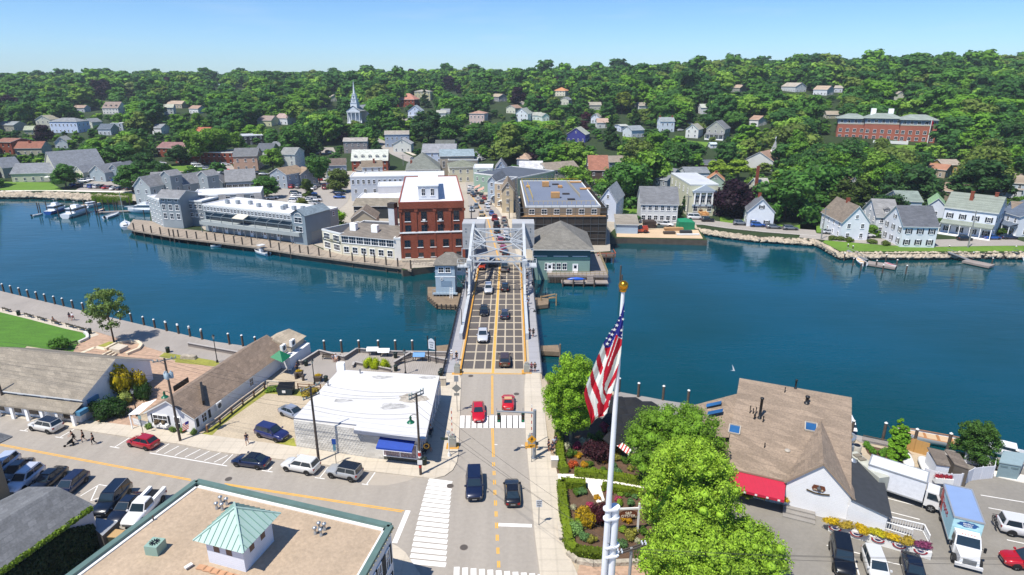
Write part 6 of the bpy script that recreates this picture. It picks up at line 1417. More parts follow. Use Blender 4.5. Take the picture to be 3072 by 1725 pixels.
p=P('j',1910,860);r=tg('stone_block','long pale rough stone block lying on the grass verge','stone',(p.x,p.y,.04),-.15);m=MB();m.add([(-1.4,-.45,0),(1.4,-.4,0),(1.3,.45,0),(-1.3,.5,0),(-1.3,-.38,.55),(1.2,-.35,.5),(1.25,.3,.6),(-1.15,.4,.62),(0,0,.7)],[(0,1,5,4),(1,2,6,5),(2,3,7,6),(3,0,4,7),(4,5,8),(5,6,8),(6,7,8),(7,4,8)]);m.bd('block',STONE,r)
# amphitheatre of the little park
def curb_curve(name,lb_,pts,w_,h,m_,cat='kerb'):
 q=[P(*a)for a in pts];r=tg(name,lb_,cat,tuple(q[0]));m=MB();[m.bar(a+Z(h/2),b+Z(h/2),w_,h)for a,b in zip(q,q[1:])];m.bd('stone',m_,r,wd=1)
LIM=mat('limestone','#d3c6ae',ro=.9,nz1=(1,.07))
curb_curve('curved_bench','curved pale stone seat around the small stage',[('j',*a)for a in((1065,775),(1180,715),(1300,692),(1390,700),(1430,735),(1400,775),(1280,825))],.5,.45,LIM,'bench')
curb_curve('curved_bench','white curved stone seat at the tip of the lawn',[('j',*a)for a in((855,605),(885,630),(885,665),(800,705))],.45,.45,mat('pale_granite','#c9c8c4',ro=.9,nz1=(3,.08)),'bench')
r=tg('stone_stage','square concrete stage with three low steps in the little park','steps',tuple(P('j',1200,800)))
MB().prism(flatpts(*Q('j',1105,790,1210,812,1300,765,1200,742)),0,.7).bd('platform',CONC,r,wd=1);m=MB();[m.bar(P('j',1020+45*i,845+8*i)+Z(.2),P('j',1120+30*i,795+13*i)+Z(.2),.3,.3)for i in rg(3)];m.bar(P('j',810,810)+Z(.03),P('j',960,745)+Z(.03),.8,.06);m.bar(P('j',960,745)+Z(.03),P('j',1080,770)+Z(.03),.8,.06);m.bd('step',LIM,r,wd=1)
# pilings along the near boardwalk
for i,(x,y)in en([(38,180),(120,200),(205,222),(290,243),(378,265),(463,287),(556,310),(643,330),(740,353),(845,378),(935,400),(1215,470),(1330,488),(1455,522),(1565,550),(1685,580),(1805,608),(1920,636),(2040,665)]):
 pile(('j',x,y),'dark piling with pale cap along the near boardwalk',top=1.75,grp='pilings along the near boardwalk',zr=.05)
for i,(x,y,t_)in en([(275,42,1.9),(400,70,1.9),(520,100,2),(645,130,2),(925,182,2.1),(1065,200,2.1),(1200,218,2.1),(1352,238,2.1),(1522,258,2.1),(1718,260,2.1),(1910,258,2.1)]):
 pile(('k',x,y),'dark piling with pale cap along the near boardwalk',top=t_,grp='pilings along the near boardwalk',zr=.05)
for x in(480,632,800,947,1094):pile(('l',x,224),'dark wooden piling with pale cap behind the white block shop',top=2.3,grp='pilings along the near boardwalk',zr=.05)
for x,y in((552,350),(667,380),(815,398),(963,425)):pile(('o',x,y),'dark wooden piling with a lamp cap at the terrace edge',top=2.3,grp='pilings at the restaurant terrace',zr=.05)
for x,y,t_ in((505,215,2.2),(785,260,2.0),(1085,300,2.0),(1680,430,1.6),(222,175,1.9)):pile(('q',x,y),'wooden piling with pointed white cap on the restaurant quay',top=t_,grp='pilings at the restaurant quay',zr=.05)
for x,y,t_ in((37,1420,4.5),(55,1430,2.5)):pile(('h',x,y),'tall bare piling standing in the river left of the flagpole ball',top=t_,grp='pilings standing in the river',cap=False,zr=0)
# interpretive panels, planters
for x,y,c in((748,250,'#dfe1e2'),(845,262,'#dfe1e2'),(1150,300,'#5e8fc0')):
 p=P('l',x,y);r=tg('lectern_sign','slanted %s information panel on the boardwalk behind the block shop'%('blue' if c[1]=='5' else 'white'),'sign',(p.x,p.y,.05),0,'slanted information panels');m=MB();m.add([(-1.0,-.45,.95),(1.0,-.45,.95),(1.0,.3,1.45),(-1.0,.3,1.45)],[(0,1,2,3)]);m.bd('panel',OBJP,r,c)
 for q in(-.6,.6):MB().bar((q,0,0),(q,0,1.2),.1).bd('leg',BLK,r)
for x,y,fr_ in((1645,515,'k'),(1845,560,'k')):
 p=P(fr_,x,y);r=tg('flower_tub','dark square flower tub with yellow flowers by the boardwalk','planter',(p.x,p.y,.05),0,'flower tubs');MB().add([(-.45,-.45,0),(.45,-.45,0),(.45,.45,0),(-.45,.45,0),(-.6,-.6,.85),(.6,-.6,.85),(.6,.6,.85),(-.6,.6,.85)],[(0,1,5,4),(1,2,6,5),(2,3,7,6),(3,0,4,7),(4,5,6,7)]).bd('tub',WOODP,r);o=link('flowers',crown_mesh('flowers',np.array([(0,0,.95,.35),(.3,.1,.9,.25),(-.3,0,.9,.25)]),90,.1,RNG),r,'#c9a80e')
for x,y in((1613,535),(1688,555)):pile(('k',x,y),'short wooden bollard by the flower tubs',z0=0,top=1.0,r_=.22,cap=False,grp='bollards by the flower tubs',name='bollard',zr=.05,cat='bollard')

# ---------------------------------- near bank: plants, garden, flag, terrace, sheds, boats, people
def shb(name,lb_,pos,rad_,h,color,cat='shrub',grp=None,leaf=.13,n=10,per=60,z=None,wide=1,key=None,cone=False):
 k=('shrub',key or random.randint(0,4),leaf,cone,n)
 if k not in TP:
  rng=np.random.default_rng(hash(str(k[1]))%99 if not isi(k[1],int)else k[1]+3)
  if cone:lb=np.array([(.25*(1-t_)*cos(i*2.4),.25*(1-t_)*sin(i*2.4),.06+.9*t_,.40*(1-t_)+.05)for i,t_ in en(np.linspace(0,1,n))])
  else:lb=np.array([(rng.uniform(-.55,.55),rng.uniform(-.55,.55),rng.uniform(.25,.65),rng.uniform(.32,.48))for _ in rg(n)]+[(0,0,.5,.6)])
  TP[k]=crown_mesh('shrub',lb,per,leaf,rng)
 p=P(*pos)if isi(pos[0],str)else V3(pos);o=link(name,TP[k],None,color,(p.x,p.y,p.z if z is None else z),random.uniform(0,6));o.scale=(rad_*wide,rad_,h);return tag(o,lb_,cat,grp)
LIME='#7fa52c'
def bigtree(lb_,base,H,R,color,lobes_n=60,per=240,leaf=.25,v=0,z0f=.2,sh='round',nm='maple_tree',trunk=.22):
 p=P(*base)if isi(base[0],str)else V3(base);rng=np.random.default_rng(300+v);lb=lobes_round(R,H*(1-z0f),H*z0f,int(lobes_n*2.2),rng,sh,.56)
 r=tg(nm,lb_,'tree',tuple(p),0);link('crown',crown_mesh('crown',lb,per//2,leaf*1.05,rng,jit=.6,ck=.6),r,color);link('trunk',trunk_mb(H,trunk,rng,5).mesh('trunk',[mat('pale_bark','#8d8271',ro=.95,nz1=(4,.2))if nm=='maple_tree' else BARK]),r);return r
bigtree('tall bright green maple on the pavement garden right of the bridge',('o',262,660),12.5,3.4,LIME,120,330,.17,1,.20,'tall')
bigtree('spreading green maple between terrace and restaurant roof',('F',1690,1215),9.5,5.3,'#6a8f28',110,340,.18,2,.22)
bigtree('big yellow-green tree in front of the restaurant awning',('F',1722,1400),13.0,4.5,'#8fb035',130,340,.17,3,.16,'tall','lime_tree')
bigtree('yellow-green tree overhanging the bottom edge by the car park',(15.6,43.5,0),8.5,4.3,'#8fb035',110,320,.17,4,.18,'round','lime_tree')
bigtree('low yellow-green tree at the bottom edge right of its neighbour',(20.8,46.3,0),6.4,4.2,'#88aa34',80,300,.17,5,.15,'round','lime_tree')
bigtree('slender round-leaved tree on the boardwalk near the curved stone seat',('j',1152,698),10.5,3.3,'#6d8442',34,130,.26,6,.26,'tall','birch_tree',.16)
bigtree('dense dark green round pine by the quay sheds',('q',1310,425),5.2,2.5,'#476a2a',60,260,.17,7,.06,'round','pine_tree')
for x,y,h,l in((590,385,5.6,'tall bright green cypress cone behind the delivery truck'),(655,400,4.8,'second bright green cypress cone, right of the tallest'),(625,440,4.0,'lower bright green cypress directly behind the truck')):
 tree('cypress_tree',l,('q',x,y),h,'#6d9a26','cone',1,wide=1.3,per=220,size=.34)
shb('golden_conifer','big golden yellow conifer beside the white gable of the porch shop',('j',1230,1260),2.3,5.4,'#a89612','conifer',leaf=.14,n=16,per=130,key=11)
shb('golden_conifer','smaller golden conifer right of the tallest one',('j',1390,1215),1.7,3.9,'#a3900f','conifer',leaf=.14,n=14,per=120,key=12)
shb('bush','round dark green bush right of the golden conifers',('j',1460,1260),1.5,2.3,'#2a4718',leaf=.13,per=120,key=13)
shb('bush','wide dark green yew bush at the side street before the golden conifers',('j',1120,1440),2.6,2.9,'#284716',leaf=.10,per=220,n=14,key=14)
shb('bush','pale flowering shrub below the golden conifers',('j',1270,1320),1.3,2.2,'#9aa858',leaf=.12,per=90,key=15)
shb('bush','green shrub at the lawn edge behind the porch shop roof',('j',620,760),2.2,2.2,'#45701a',leaf=.13,per=110,key=16)
for x,l in((718,'left'),(775,'middle'),(845,'right')):shb('bush','%s one of three lime-green ball shrubs in the timber planter'%l,('l',x,350+(x-718)*.12),1.15,1.9,'#98a80f',leaf=.12,per=90,key=17)
for i,(x,y)in en([(560,1120),(340,1090),(100,1055),(440,1100)]):shb('potted_plant','small pot plant on the pavement before the shingled shop',('k',x,y),.55,.9,'#6d8740','plant','pot plants before the shingled shop',leaf=.18,key=18)
for i in rg(2):shb('window_flowers','pink and green flowers in the white window box of the shingled shop',('k',185+75*i,1060),.5,.9,'#8a7a62','flowers','window box flowers',leaf=.2,key=18,z=.6)
# clipped hedges: a box of small leaves
def hedge(pts,w_,h,lb_,color='#4d6a10',dens=60):
 q=[P(*a)for a in pts];r=tg('hedge',lb_,'hedge',tuple(q[0]),0,'clipped hedges of the garden');m=MB();[m.bar(a+Z(h/2),b+Z(h/2),w_*.85,h*.92)for a,b in zip(q,q[1:])];m.bd('inner_growth',LEAF,r,color,wd=1)
 rng=np.random.default_rng(9);V=[]
 for a,b in zip(q,q[1:]):
  L_=(b-a).length;d=(b-a).normalized();n_=V3((-d.y,d.x,0))
  for k in rg(int(L_*dens)):
   t_=rng.uniform(0,L_);f=rng.integers(0,3);o=rng.uniform(-w_/2,w_/2)if f==0 else(w_/2 if f==1 else-w_/2);z_=h if f==0 else rng.uniform(0,h)
   c=a+d*t_+n_*(o+rng.uniform(-.06,.06))+V3((0,0,z_+rng.uniform(-.06,.06)));u=V3(rng.normal(size=3)).normalized()*.11;v_=u.cross(V3(rng.normal(size=3))).normalized()*.09;V+=[c-u,c-v_,c+u,c+v_]
 MB().add(V,[(4*i,4*i+1,4*i+2,4*i+3)for i in rg(len(V)//4)]).bd('leaves',LEAF,r,color,wd=1)
HD='#66781a'
hedge([('o',190,600),('o',205,800),('o',230,842)],1.0,1.0,'short hedge along the pavement above the shell path',HD)
hedge([('o',285,848),('o',480,868),('o',690,905)],.9,.9,'straight hedge above the shell path behind the flagpole',HD)
hedge([('o',352,925),('o',205,915),('o',222,1080),('o',250,1280),('o',290,1330),('o',450,1345)],1.0,1.0,'long hedge wrapping the lower flower garden along the pavement',HD)
hedge([('o',450,935),('o',690,975)],.8,.9,'hedge right of the path fork behind the flagpole',HD)
curb_curve('garden_wall','low curved dry-stone edge below the flower garden',[('o',*a)for a in((245,1325),(300,1372),(400,1388),(480,1386),(760,1375))],.5,.45,STONE,'wall')
rngg=random.Random(4)
GC=[('#4f6f22','green'),('#7c9a2c','yellow-green'),('#8a8a3a','olive'),('#a7405f','pink flowering'),('#b98f1e','yellow flowering'),('#5b7f4a','blue-green'),('#b5b49a','white flowering'),('#b8552a','orange flowering')]
gs=[(300,965,.8,0),(330,960,.9,5),(280,1050,.6,6),(330,1105,1.3,4),(380,1040,.7,3),(310,1160,1.1,1),(400,1130,.7,3),(345,1235,.8,5),(390,1250,.7,2),(420,990,.6,4),(500,965,.6,3),(560,970,.5,1),(600,975,.6,0),(650,985,.6,5),(540,1000,.6,3),(555,1030,.6,1),(620,1030,.7,5),(600,1125,.9,4),(640,1100,.5,6),(575,1185,.7,1),(620,1225,1.1,2),(570,1275,.8,5),(660,1250,.5,6),(700,1200,.7,0),(265,740,.9,0),(310,740,.8,4),(270,800,.9,7),(345,800,.7,4),(375,795,.7,0),(400,825,.6,1),(460,770,.8,4),(460,830,.7,0),(540,760,.7,2),(585,775,.7,0),(620,760,.7,3),(545,835,.7,5),(520,800,.6,5),(620,820,.6,2),(250,690,.8,6),(300,690,.8,3),(340,670,1.0,6),(390,650,1.1,0),(440,640,1.0,0),(540,720,.7,4),(480,700,.8,5),(570,690,.8,7),(470,590,.9,3),(480,640,.9,3),(465,560,.9,3)]
for i,(x,y,rr,c)in en(gs):
 shb('garden_plant','%s plant in the %s flower bed'%(GC[c][1],'lower' if y>900 else 'upper'),('o',x,y),rr*.85,rr*rngg.uniform(.8,1.3),GC[c][0],'plant','%s plants of the %s bed'%(GC[c][1],'lower' if y>900 else 'upper'),leaf=.16,per=70,key=20+i%4)
shb('japanese_maple','wide dark purple weeping maple in the upper flower bed',('o',420,750),1.9,2.2,'#3c1a22','shrub',leaf=.12,per=160,n=14,key=31)
shb('japanese_maple','dark purple maple half behind the flagpole in the lower bed',('o',440,1130),1.4,2.2,'#45181f','shrub',leaf=.12,per=140,n=12,key=32)
shb('golden_shrub','golden-orange conifer bush in the lower flower bed',('o',345,1150),1.2,2.4,'#a98d16','shrub',leaf=.13,per=120,n=12,key=33)
shb('hydrangea','round pale blue hydrangea in the lower flower bed',('o',300,1200),1.0,1.3,'#7fa35a','shrub',leaf=.13,per=120,n=10,key=34)
for i,(fx,c)in en([(.03,0),(.18,1),(.33,0),(.48,2),(.63,0),(.78,1),(.93,3)]):
 a,b=P('q',20,965,1.1),P('q',930,1200,1.1);p=a.lerp(b,fx);shb('box_flowers','yellow and purple flowers in the long ramp planter',(p.x,p.y,1.05),.8,.5,['#b59a12','#a08a30','#a8a01a','#7a3a5a'][c],'flowers','flowers of the ramp planter',leaf=.16,key=36,wide=1.5)
for i in rg(5):a,b=P('p',560,1370,1.1),P('p',1010,1430,1.1);p=a.lerp(b,i/4);shb('box_flowers','yellow flowers in the railing boxes below the red awning',(p.x,p.y,1.0),.9,.6,['#b59a12','#7a8a22'][i%2],'flowers','flowers below the red awning',leaf=.16,key=36,wide=1.4)
tree('small_spruce','small blue-green spruce in the corner of the ramp',('q',275,915),2.2,'#6f8f7a','cone',2,wide=2.0,per=80,size=.8)
# ramp with white rails
r=tg('access_ramp','grey decked access ramp with white railings and long flower planter','ramp',tuple(P('q',450,1100)))
a,b,c,d=P('q',0,985,.9),P('q',930,1230,.9),P('q',900,1010,.3),P('q',180,930,.9)
MB().prism(flatpts(P('q',20,1010),P('q',900,1280),P('q',930,1180),P('q',850,1030),P('q',350,930),P('q',150,930)),0,.45).bd('deck',mat('grey_decking'),r,wd=1)
m=MB()
for(p,q)in((P('q',10,1040),P('q',925,1300)),):m.bar(p+Z(.45),q+Z(.45),.5,.85)
m.bd('planter_box',WHT,r,wd=1)
for i,(p,q)in en(((P('q',320,1010),P('q',750,1140)),(P('q',400,985),P('q',850,1090)),(P('q',850,1090),P('q',900,1190)),(P('q',150,960),P('q',310,990)))):
 m=MB();n=max(3,int((q-p).length/.22));[m.bar(p.lerp(q,k/n)+Z(.4),p.lerp(q,k/n)+Z(1.3),.05)for k in rg(n+1)];m.bar(p+Z(1.35),q+Z(1.35),.12,.08);m.bar(p+Z(.55),q+Z(.55),.08);m.bd('railing',WHT,r,wd=1)
for i in rg(5):
 p=P('q',60+190*i,1075+52*i);o=tg('bunting','red white and blue fan bunting hung on the ramp planter','bunting',(p.x,p.y-.1,.85),ang(P('q',10,1040),P('q',925,1300)),'bunting on the ramp')
 m=MB()
 for k,rr_ in en((.62,.45,.28)):m.add([(rr_*cos(a),-.02*k,rr_*sin(a)*.7)for a in np.linspace(pi,2*pi,12)]+[(0,-.02*k,0)],[list(rg(13))],k)
 m.bd('cloth',[mat('bunting_red','#a3172a'),WHT,mat('bunting_blue','#1e2a5e')],o)
def shed(lb_,fr_,pts,z0,z1,rc,wc='#d9dbe0',nm='shed'):
 q=[P(fr_,x,y,z0 if i<2 else z1)for i,(x,y)in en(pts)];r=tg(nm,lb_,'shed',(q[0].x,q[0].y,0))
 MB().prism([((p.x-c.x)*.93+c.x,(p.y-c.y)*.93+c.y)for c in[sum(q,V3())/4]for p in q],-.1,min(z0,z1)-.12).bd('wall',CLAP,r,wc,wd=1)
 m=MB();m.poly(q);m.add([p+Z(-.14)for p in q]+list(q),[(i,(i+1)%4,4+(i+1)%4,4+i)for i in rg(4)],1);m.bd('roof',[SHIN,TRIM],r,rc,wd=1);return r
shed('white quay shed with grey-brown roof and flower box','q',[(985,455),(1110,472),(1050,335),(900,300)],2.5,3.0,'#73695f')
shed('second quay shed with brown roof, right of the flower box shed','q',[(1145,452),(1285,500),(1190,362),(1055,322)],2.5,3.0,'#73695f','#5d564e')
r=tg('transformer_box','big grey-blue double-door electrical cabinet on the quay','cabinet',tuple(P('q',1610,590)));q=Q('q',1510,570,1700,603,1745,495,1545,470)
MB().prism(flatpts(*q),.05,2.0).bd('body',MTL,r,'#8aa0a6',wd=1);m=MB();c_=sum(q,V3())/4;m.prism([((p.x-c_.x)*1.06+c_.x,(p.y-c_.y)*1.06+c_.y)for p in q],2.0,2.12);m.bd('lid',MTL,r,'#9db1b4',wd=1)
for t_ in(.25,.75):
 a=q[0].lerp(q[1],t_);d=(q[1]-q[0]).normalized();m=MB();m.bar(a-d*.35+V3((0,-.03,1.6)),a+d*.35+V3((0,-.03,1.6)),.04,.2);m.bd('vent_grille',MTL,r,'#6f8388',wd=1)
def panel_fence(lb_,pts,h,m_=WHT,zb=0,gap=None):
 q=[P(*a)for a in pts];r=tg('board_fence',lb_,'fence',tuple(q[0]),0,'board fences on the quay');
 for a,b in zip(q,q[1:]):m=MB();m.bar(a+Z(h/2),b+Z(h/2),.06,h);m.bd('panel',m_,r,wd=1);m=MB();m.bar(a,a+Z(h+.1),.12);m.bd('post',m_,r,wd=1)
WB=mat('white_boards','#d3d4da',ro=.8,nz1=(1,.05),lines=('X',.3,.1))
panel_fence('white board fence in front of the quay sheds',[('q',860,600),('q',975,640),('q',1090,655),('q',1185,655),('q',1295,600),('q',1370,590),('q',1475,580),('q',1490,500),('q',1220,440)],1.7,WB)
panel_fence('new tan wooden fence behind the covered canoes',[('q',675,310),('q',775,345),('q',900,380)],1.8,mat('new_tan_wood','#b98f55',ro=.85,nz1=(2,.07),lines=('X',.3,.1)))
p=P('q',1020,650);o=tg('flower_box','white box of red and purple flowers before the quay shed','planter',(p.x,p.y-.1,0),-.15);MB().box(-.95,.95,-.35,.35,.6,1.25).bd('box',WHT,o);link('flowers',crown_mesh('flowers',np.array([(x,0,1.35,.33)for x in(-.7,-.25,.25,.7)]),90,.12,RNG),o,'#9a2a3a')
for(x0,y0,x1,y1,l)in((850,380,920,540,'wide white covered canoe lying behind the delivery truck'),(700,340,750,480,'narrower white canoe left of the wide one')):
 a,b=P('q',x0,y0,.6),P('q',x1,y1,.6);m=MB();n=9;L_=(b-a).length;m.tube([(L_*(k/n-.5),0,.45)for k in rg(n+1)],[.42*sqrt(max(.02,1-(2*k/n-1)**4))for k in rg(n+1)],10);o=m.bd('canoe',WHT,loc=tuple((a+b)/2-Z(.55)),rz=ang(a,b));o.scale=(1,1.5,1);tag(o,l,'canoe')
o=tg('quay_railing','brown metal railing along the restaurant quay garden','fence',tuple(P('q',320,260)));a,b=P('q',315,255),P('q',550,305);m=MB();[m.bar(a.lerp(b,k/24),a.lerp(b,k/24)+Z(1),.03)for k in rg(25)];m.bar(a+Z(1),b+Z(1),.06);m.bd('rail',mat('brown_metal','#6d5a48'),o,wd=1)
flat('garden_soil',Q('q',330,280,540,330,560,400,700,470,450,440,360,350),SOIL,.07)
for i,(x,y)in en([(355,300),(380,330),(405,360),(520,360),(500,380)]):shb('quay_plant','low plant in the quay garden beside the cypresses',('q',x,y),.6,.8,'#5d8a2a','plant','plants of the quay garden',leaf=.18,key=38)
# market umbrellas on the terrace
UMB=mat('black_canvas','#17191d',ro=.9,nz1=(2,.2))
def parasol(pos,R,H,color,lb_,grp,zc=None,sides=6,square=False):
 p=G(*pos)if isi(pos[0],str)else V3(pos);r=tg('parasol',lb_,'parasol',tuple(p),0,grp);m=MB();n=sides;ring=[(R*cos(2*pi*k/n),R*sin(2*pi*k/n),H-.35)for k in rg(n)]
 m.add(ring+[(0,0,H+.25)],[(k,(k+1)%n,n)for k in rg(n)]);m.add(ring+[(x,y,z_-.15)for x,y,z_ in ring],[(n+k,n+(k+1)%n,(k+1)%n,k)for k in rg(n)]);m.bd('canopy',UMB if color is None else CLO,r,color);MB().tube([(0,0,0),(0,0,H)],.035,5).bd('pole',BLK,r)
for i,(x,y)in en([(545,395),(630,400),(725,425),(560,455),(645,455),(530,500),(610,500),(680,470),(560,560),(635,565),(540,615),(505,440)]):
 parasol(P('o',x,y,2.4)-Z(2.4),1.75,2.4,None,'black six-sided parasol over the restaurant terrace','black parasols of the terrace')
o=tg('terrace_awning','red and white striped canopy beside the terrace parasols','awning',tuple(P('o',580,720)));a,b=P('o',530,665,2.0),P('o',610,730,2.0);m=MB();n=10
for k in rg(n):p,q=a.lerp(b,k/n),a.lerp(b,(k+1)/n);m.add([p,q,q+V3((.5,.9,.2)),p+V3((.5,.9,.2))],[(0,1,2,3)],k%2)
m.bd('canopy',[mat('awning_stripe_red','#b8413c'),WHT],o,wd=1);m=MB();m.bar(a,V3((a.x,a.y,0)),.06);m.bar(b,V3((b.x,b.y,0)),.06);m.bd('post',BLK,o,wd=1)
# hanging restaurant sign in the garden
p=P('o',662,1195);o=tg('hanging_sign','oval brown sign hanging from a white post and bracket in the garden','sign',(p.x,p.y,0),.06);hh=zat(p,'o',675,1025);MB().bar((0,0,0),(0,0,hh),.18).ball((0,0,hh+.1),.12,6).bd('post',WHT,o);MB().bar((-2.2,0,hh-.45),(1.4,0,hh-.45),.12,.2).bd('bracket',WHT,o)
m=MB();m.poly([(-1.1+.95*cos(a),-.04,hh-1.15+.48*sin(a))for a in np.linspace(0,2*pi,24,endpoint=False)]);m.poly([(-1.1+.95*cos(a),.04,hh-1.15+.48*sin(a))for a in np.linspace(0,2*pi,24,endpoint=False)][::-1]);bd=m.bd('board',mat('sign_brown'),o)
for i,tx in en(('S&P','OYSTER')):ltr(tx,.42,bd,(-1.1,-.06,hh-.97-.36*i),(pi/2,0,0),'#ece2cc')
for i in(-1.5,-.7):MB().bar((i,0,hh-.5),(i,0,hh-.8),.03).bd('chain',BLK,o)

# ---------------------------------- flagpole and flag
FY=42.0;WP=mat('white_pole_paint','#dfe3ea',ro=.4,nz1=(.5,.05));tp,bp=PY('t',266,95,FY),PY('t',188,1250,FY);ax=(bp-tp)
fp=tg('flagpole','very tall white two-stage flagpole with golden ball in front of the river','flagpole',(bp.x,FY,0));z_at=lambda z_:tp+ax*((tp.z-z_)/(tp.z-bp.z))
MB().tube([z_at(3.0),z_at(12),tp-Z(.1)],[.26,.24,.13],14).bd('topmast',WP,fp,wd=1)
lx=PY('t',222,1250,FY).x;zt=PY('t',230,1140,FY).z;MB().tube([(lx-.02,FY+.2,-.5),(lx+.02,FY+.2,zt)],[.36,.33],16).bd('lower_mast',WP,fp,wd=1)
m=MB();m.ball(tp+Z(.12),.36,12);m.lt(tp+Z(-.35),[(.2,0),(.26,.1),(.2,.2)],10);m.bd('ball',mat('gold_leaf','#c68f2c',ro=.25,metal=.9),fp,wd=1)
for yy in(1135,1180,1312,1355):
 c0_,c1_=PY('t',190,yy,FY),PY('t',226,yy,FY);w2=.42 if yy!=1135 else.46;m=MB()
 ring=[(c0_.x+.34*cos(a),FY+.34*sin(a))for a in np.linspace(pi/2,3*pi/2,8)]+[(c1_.x+w2*cos(a),FY+.2+w2*sin(a))for a in np.linspace(-pi/2,pi/2,8)]
 m.prism(ring,c1_.z-.07,c1_.z+.07,bottom=1);m.bd('bracket',WP,fp,wd=1)
MB().tube([(lx-.42,FY-.1,PY('t',203,1290,FY).z),(lx-.42,FY-.1,PY('t',205,1208,FY).z)],.08,6).bd('ladder_tube',WP,fp,wd=1)
# the flag: a folded cloth, its stripes and canton as they lie in the folds
LB_=[(268,540),(375,515),(500,448),(560,405),(660,345),(770,297),(900,245),(1050,185),(1130,163),(1200,175),(1300,205),(1380,226),(1425,232)]
RB_=[(268,546),(400,538),(610,524),(660,519),(760,511),(870,488),(985,465),(1130,430),(1180,415),(1250,398),(1320,380),(1345,352),(1358,300),(1385,264),(1425,236)]
RW={'r':[[(465,575),(487,590),(440,730),(392,860),(370,1000),(355,1090),(375,1140),(430,1130),(410,1200),(375,1190),(345,1130),(338,1050),(352,930),(385,820),(420,720)],[(490,605),(522,622),(517,680),(455,800),(415,920),(370,1030),(358,960),(400,860)],[(508,815),(492,870),(470,975),(420,1060),(372,1118),(400,1040),(455,930)],[(355,703),(415,694),(400,760),(378,802)],[(308,752),(280,802),(285,860),(318,968),(345,890)],[(243,900),(218,950),(230,1060),(285,1190),(310,1110),(265,1000)],[(185,1050),(160,1135),(205,1310),(232,1430),(270,1375),(250,1270),(205,1150)],[(300,1215),(330,1215),(345,1240),(400,1200),(395,1260),(345,1320),(355,1350),(300,1362),(285,1240)],[(285,1185),(308,1110),(330,1215),(300,1225)],[(430,1130),(400,1165),(395,1260),(345,1310),(340,1260),(385,1170)]],'b':[[(545,260),(515,375),(345,660),(362,706),(415,694),(470,570),(488,598),(522,614),(548,268)]]}
fl=tg('american_flag','large stars and stripes flag hanging in folds from the flagpole','flag',tuple(PY('u',520,600,FY)-V3((0,.4,0))))
cols=[mat('flag_white','#f0f0f2',ro=.8,transl=.3),mat('flag_red','#c4122f',ro=.8,transl=.3),mat('flag_blue','#22288a',ro=.8,transl=.25)]
NU,NV=56,200;vs=[];fs=[];mi=[];uv=[]
for j in rg(NV+1):
 y=268+(1424-268)*j/NV;xl=np.interp(y,*zip(*LB_));xr=np.interp(y,*zip(*RB_));amp=.26*min(1,(y-268)/700)
 for i in rg(NU+1):
  s=i/NU;x=xl+(xr-xl)*s;dep=amp*(sin(s*10.5+y*.0022)*.55+sin(s*23+1+y*.004)*.22)-.35*amp*s
  vs.append(PY('u',x,y,FY-.32-dep));uv.append((x,y))
for j in rg(NV):
 for i in rg(NU):
  a=j*(NU+1)+i;fs.append((a,a+NU+1,a+NU+2,a+1));x=(uv[a][0]+uv[a+NU+2][0])/2;y=(uv[a][1]+uv[a+NU+2][1])/2;c=0
  if any(inpoly(x,y,q)for q in RW['b']):c=2
  elif any(inpoly(x,y,q)for q in RW['r']):c=1
  mi.append(c)
m=MB();m.v=[tuple(v)for v in vs];m.f=[list(f)for f in fs];m.m=mi;m.sm=[1]*len(fs);m.bd('cloth',cols,fl,wd=1)
for(x,y,s_)in((492,440,.10),(472,486,.16),(450,528,.16),(427,574,.16),(404,619,.17),(381,663,.17),(529,427,.12),(514,536,.14),(519,582,.08),(507,395,.07),(402,563,.09),(378,607,.09),(541,355,.05),(427,527,.07),(436,638,.06)):
 c=PY('u',x,y,FY-.85);m=MB();m.poly([(s_*(1 if k%2==0 else.4)*sin(pi*k/5+.15),0,s_*(1 if k%2==0 else.4)*cos(pi*k/5+.15))for k in rg(10)][::-1])
 jj=int(round((y-268)/(1424-268)*NV));xl=np.interp(y,*zip(*LB_));xr=np.interp(y,*zip(*RB_));ii=int(round((x-xl)/(xr-xl)*NU));base_=vs[jj*(NU+1)+max(0,min(NU,ii))]
 o=m.bd('star',WHT,fl);l0=XF[fl][0];o.location=(base_.x-l0[0],base_.y-.06-l0[1],base_.z-l0[2]);CHD.setdefault(fl.name,[])
p=P('k',440,1075,.5);o=tg('american_flag','small stars and stripes flag on the shingled shop gable','flag',(P('k',480,1020,1.5).x,P('k',480,1020,1.5).y-.3,1.3));m=MB()
for k in rg(9):m.add([(-.5+.02*k,0,-.55+.12*k),(.42+.02*k,0,-.05+.12*k),(.42+.02*k,0,.07+.12*k),(-.5+.02*k,0,-.43+.12*k)],[(0,1,2,3)],k%2)
m.add([(.05,-.02,.45),(.56,-.02,.72),(.56,-.02,1.1),(.05,-.02,.85)],[(0,1,2,3)],2);m.bd('cloth',[cols[1],cols[0],cols[2]],o)

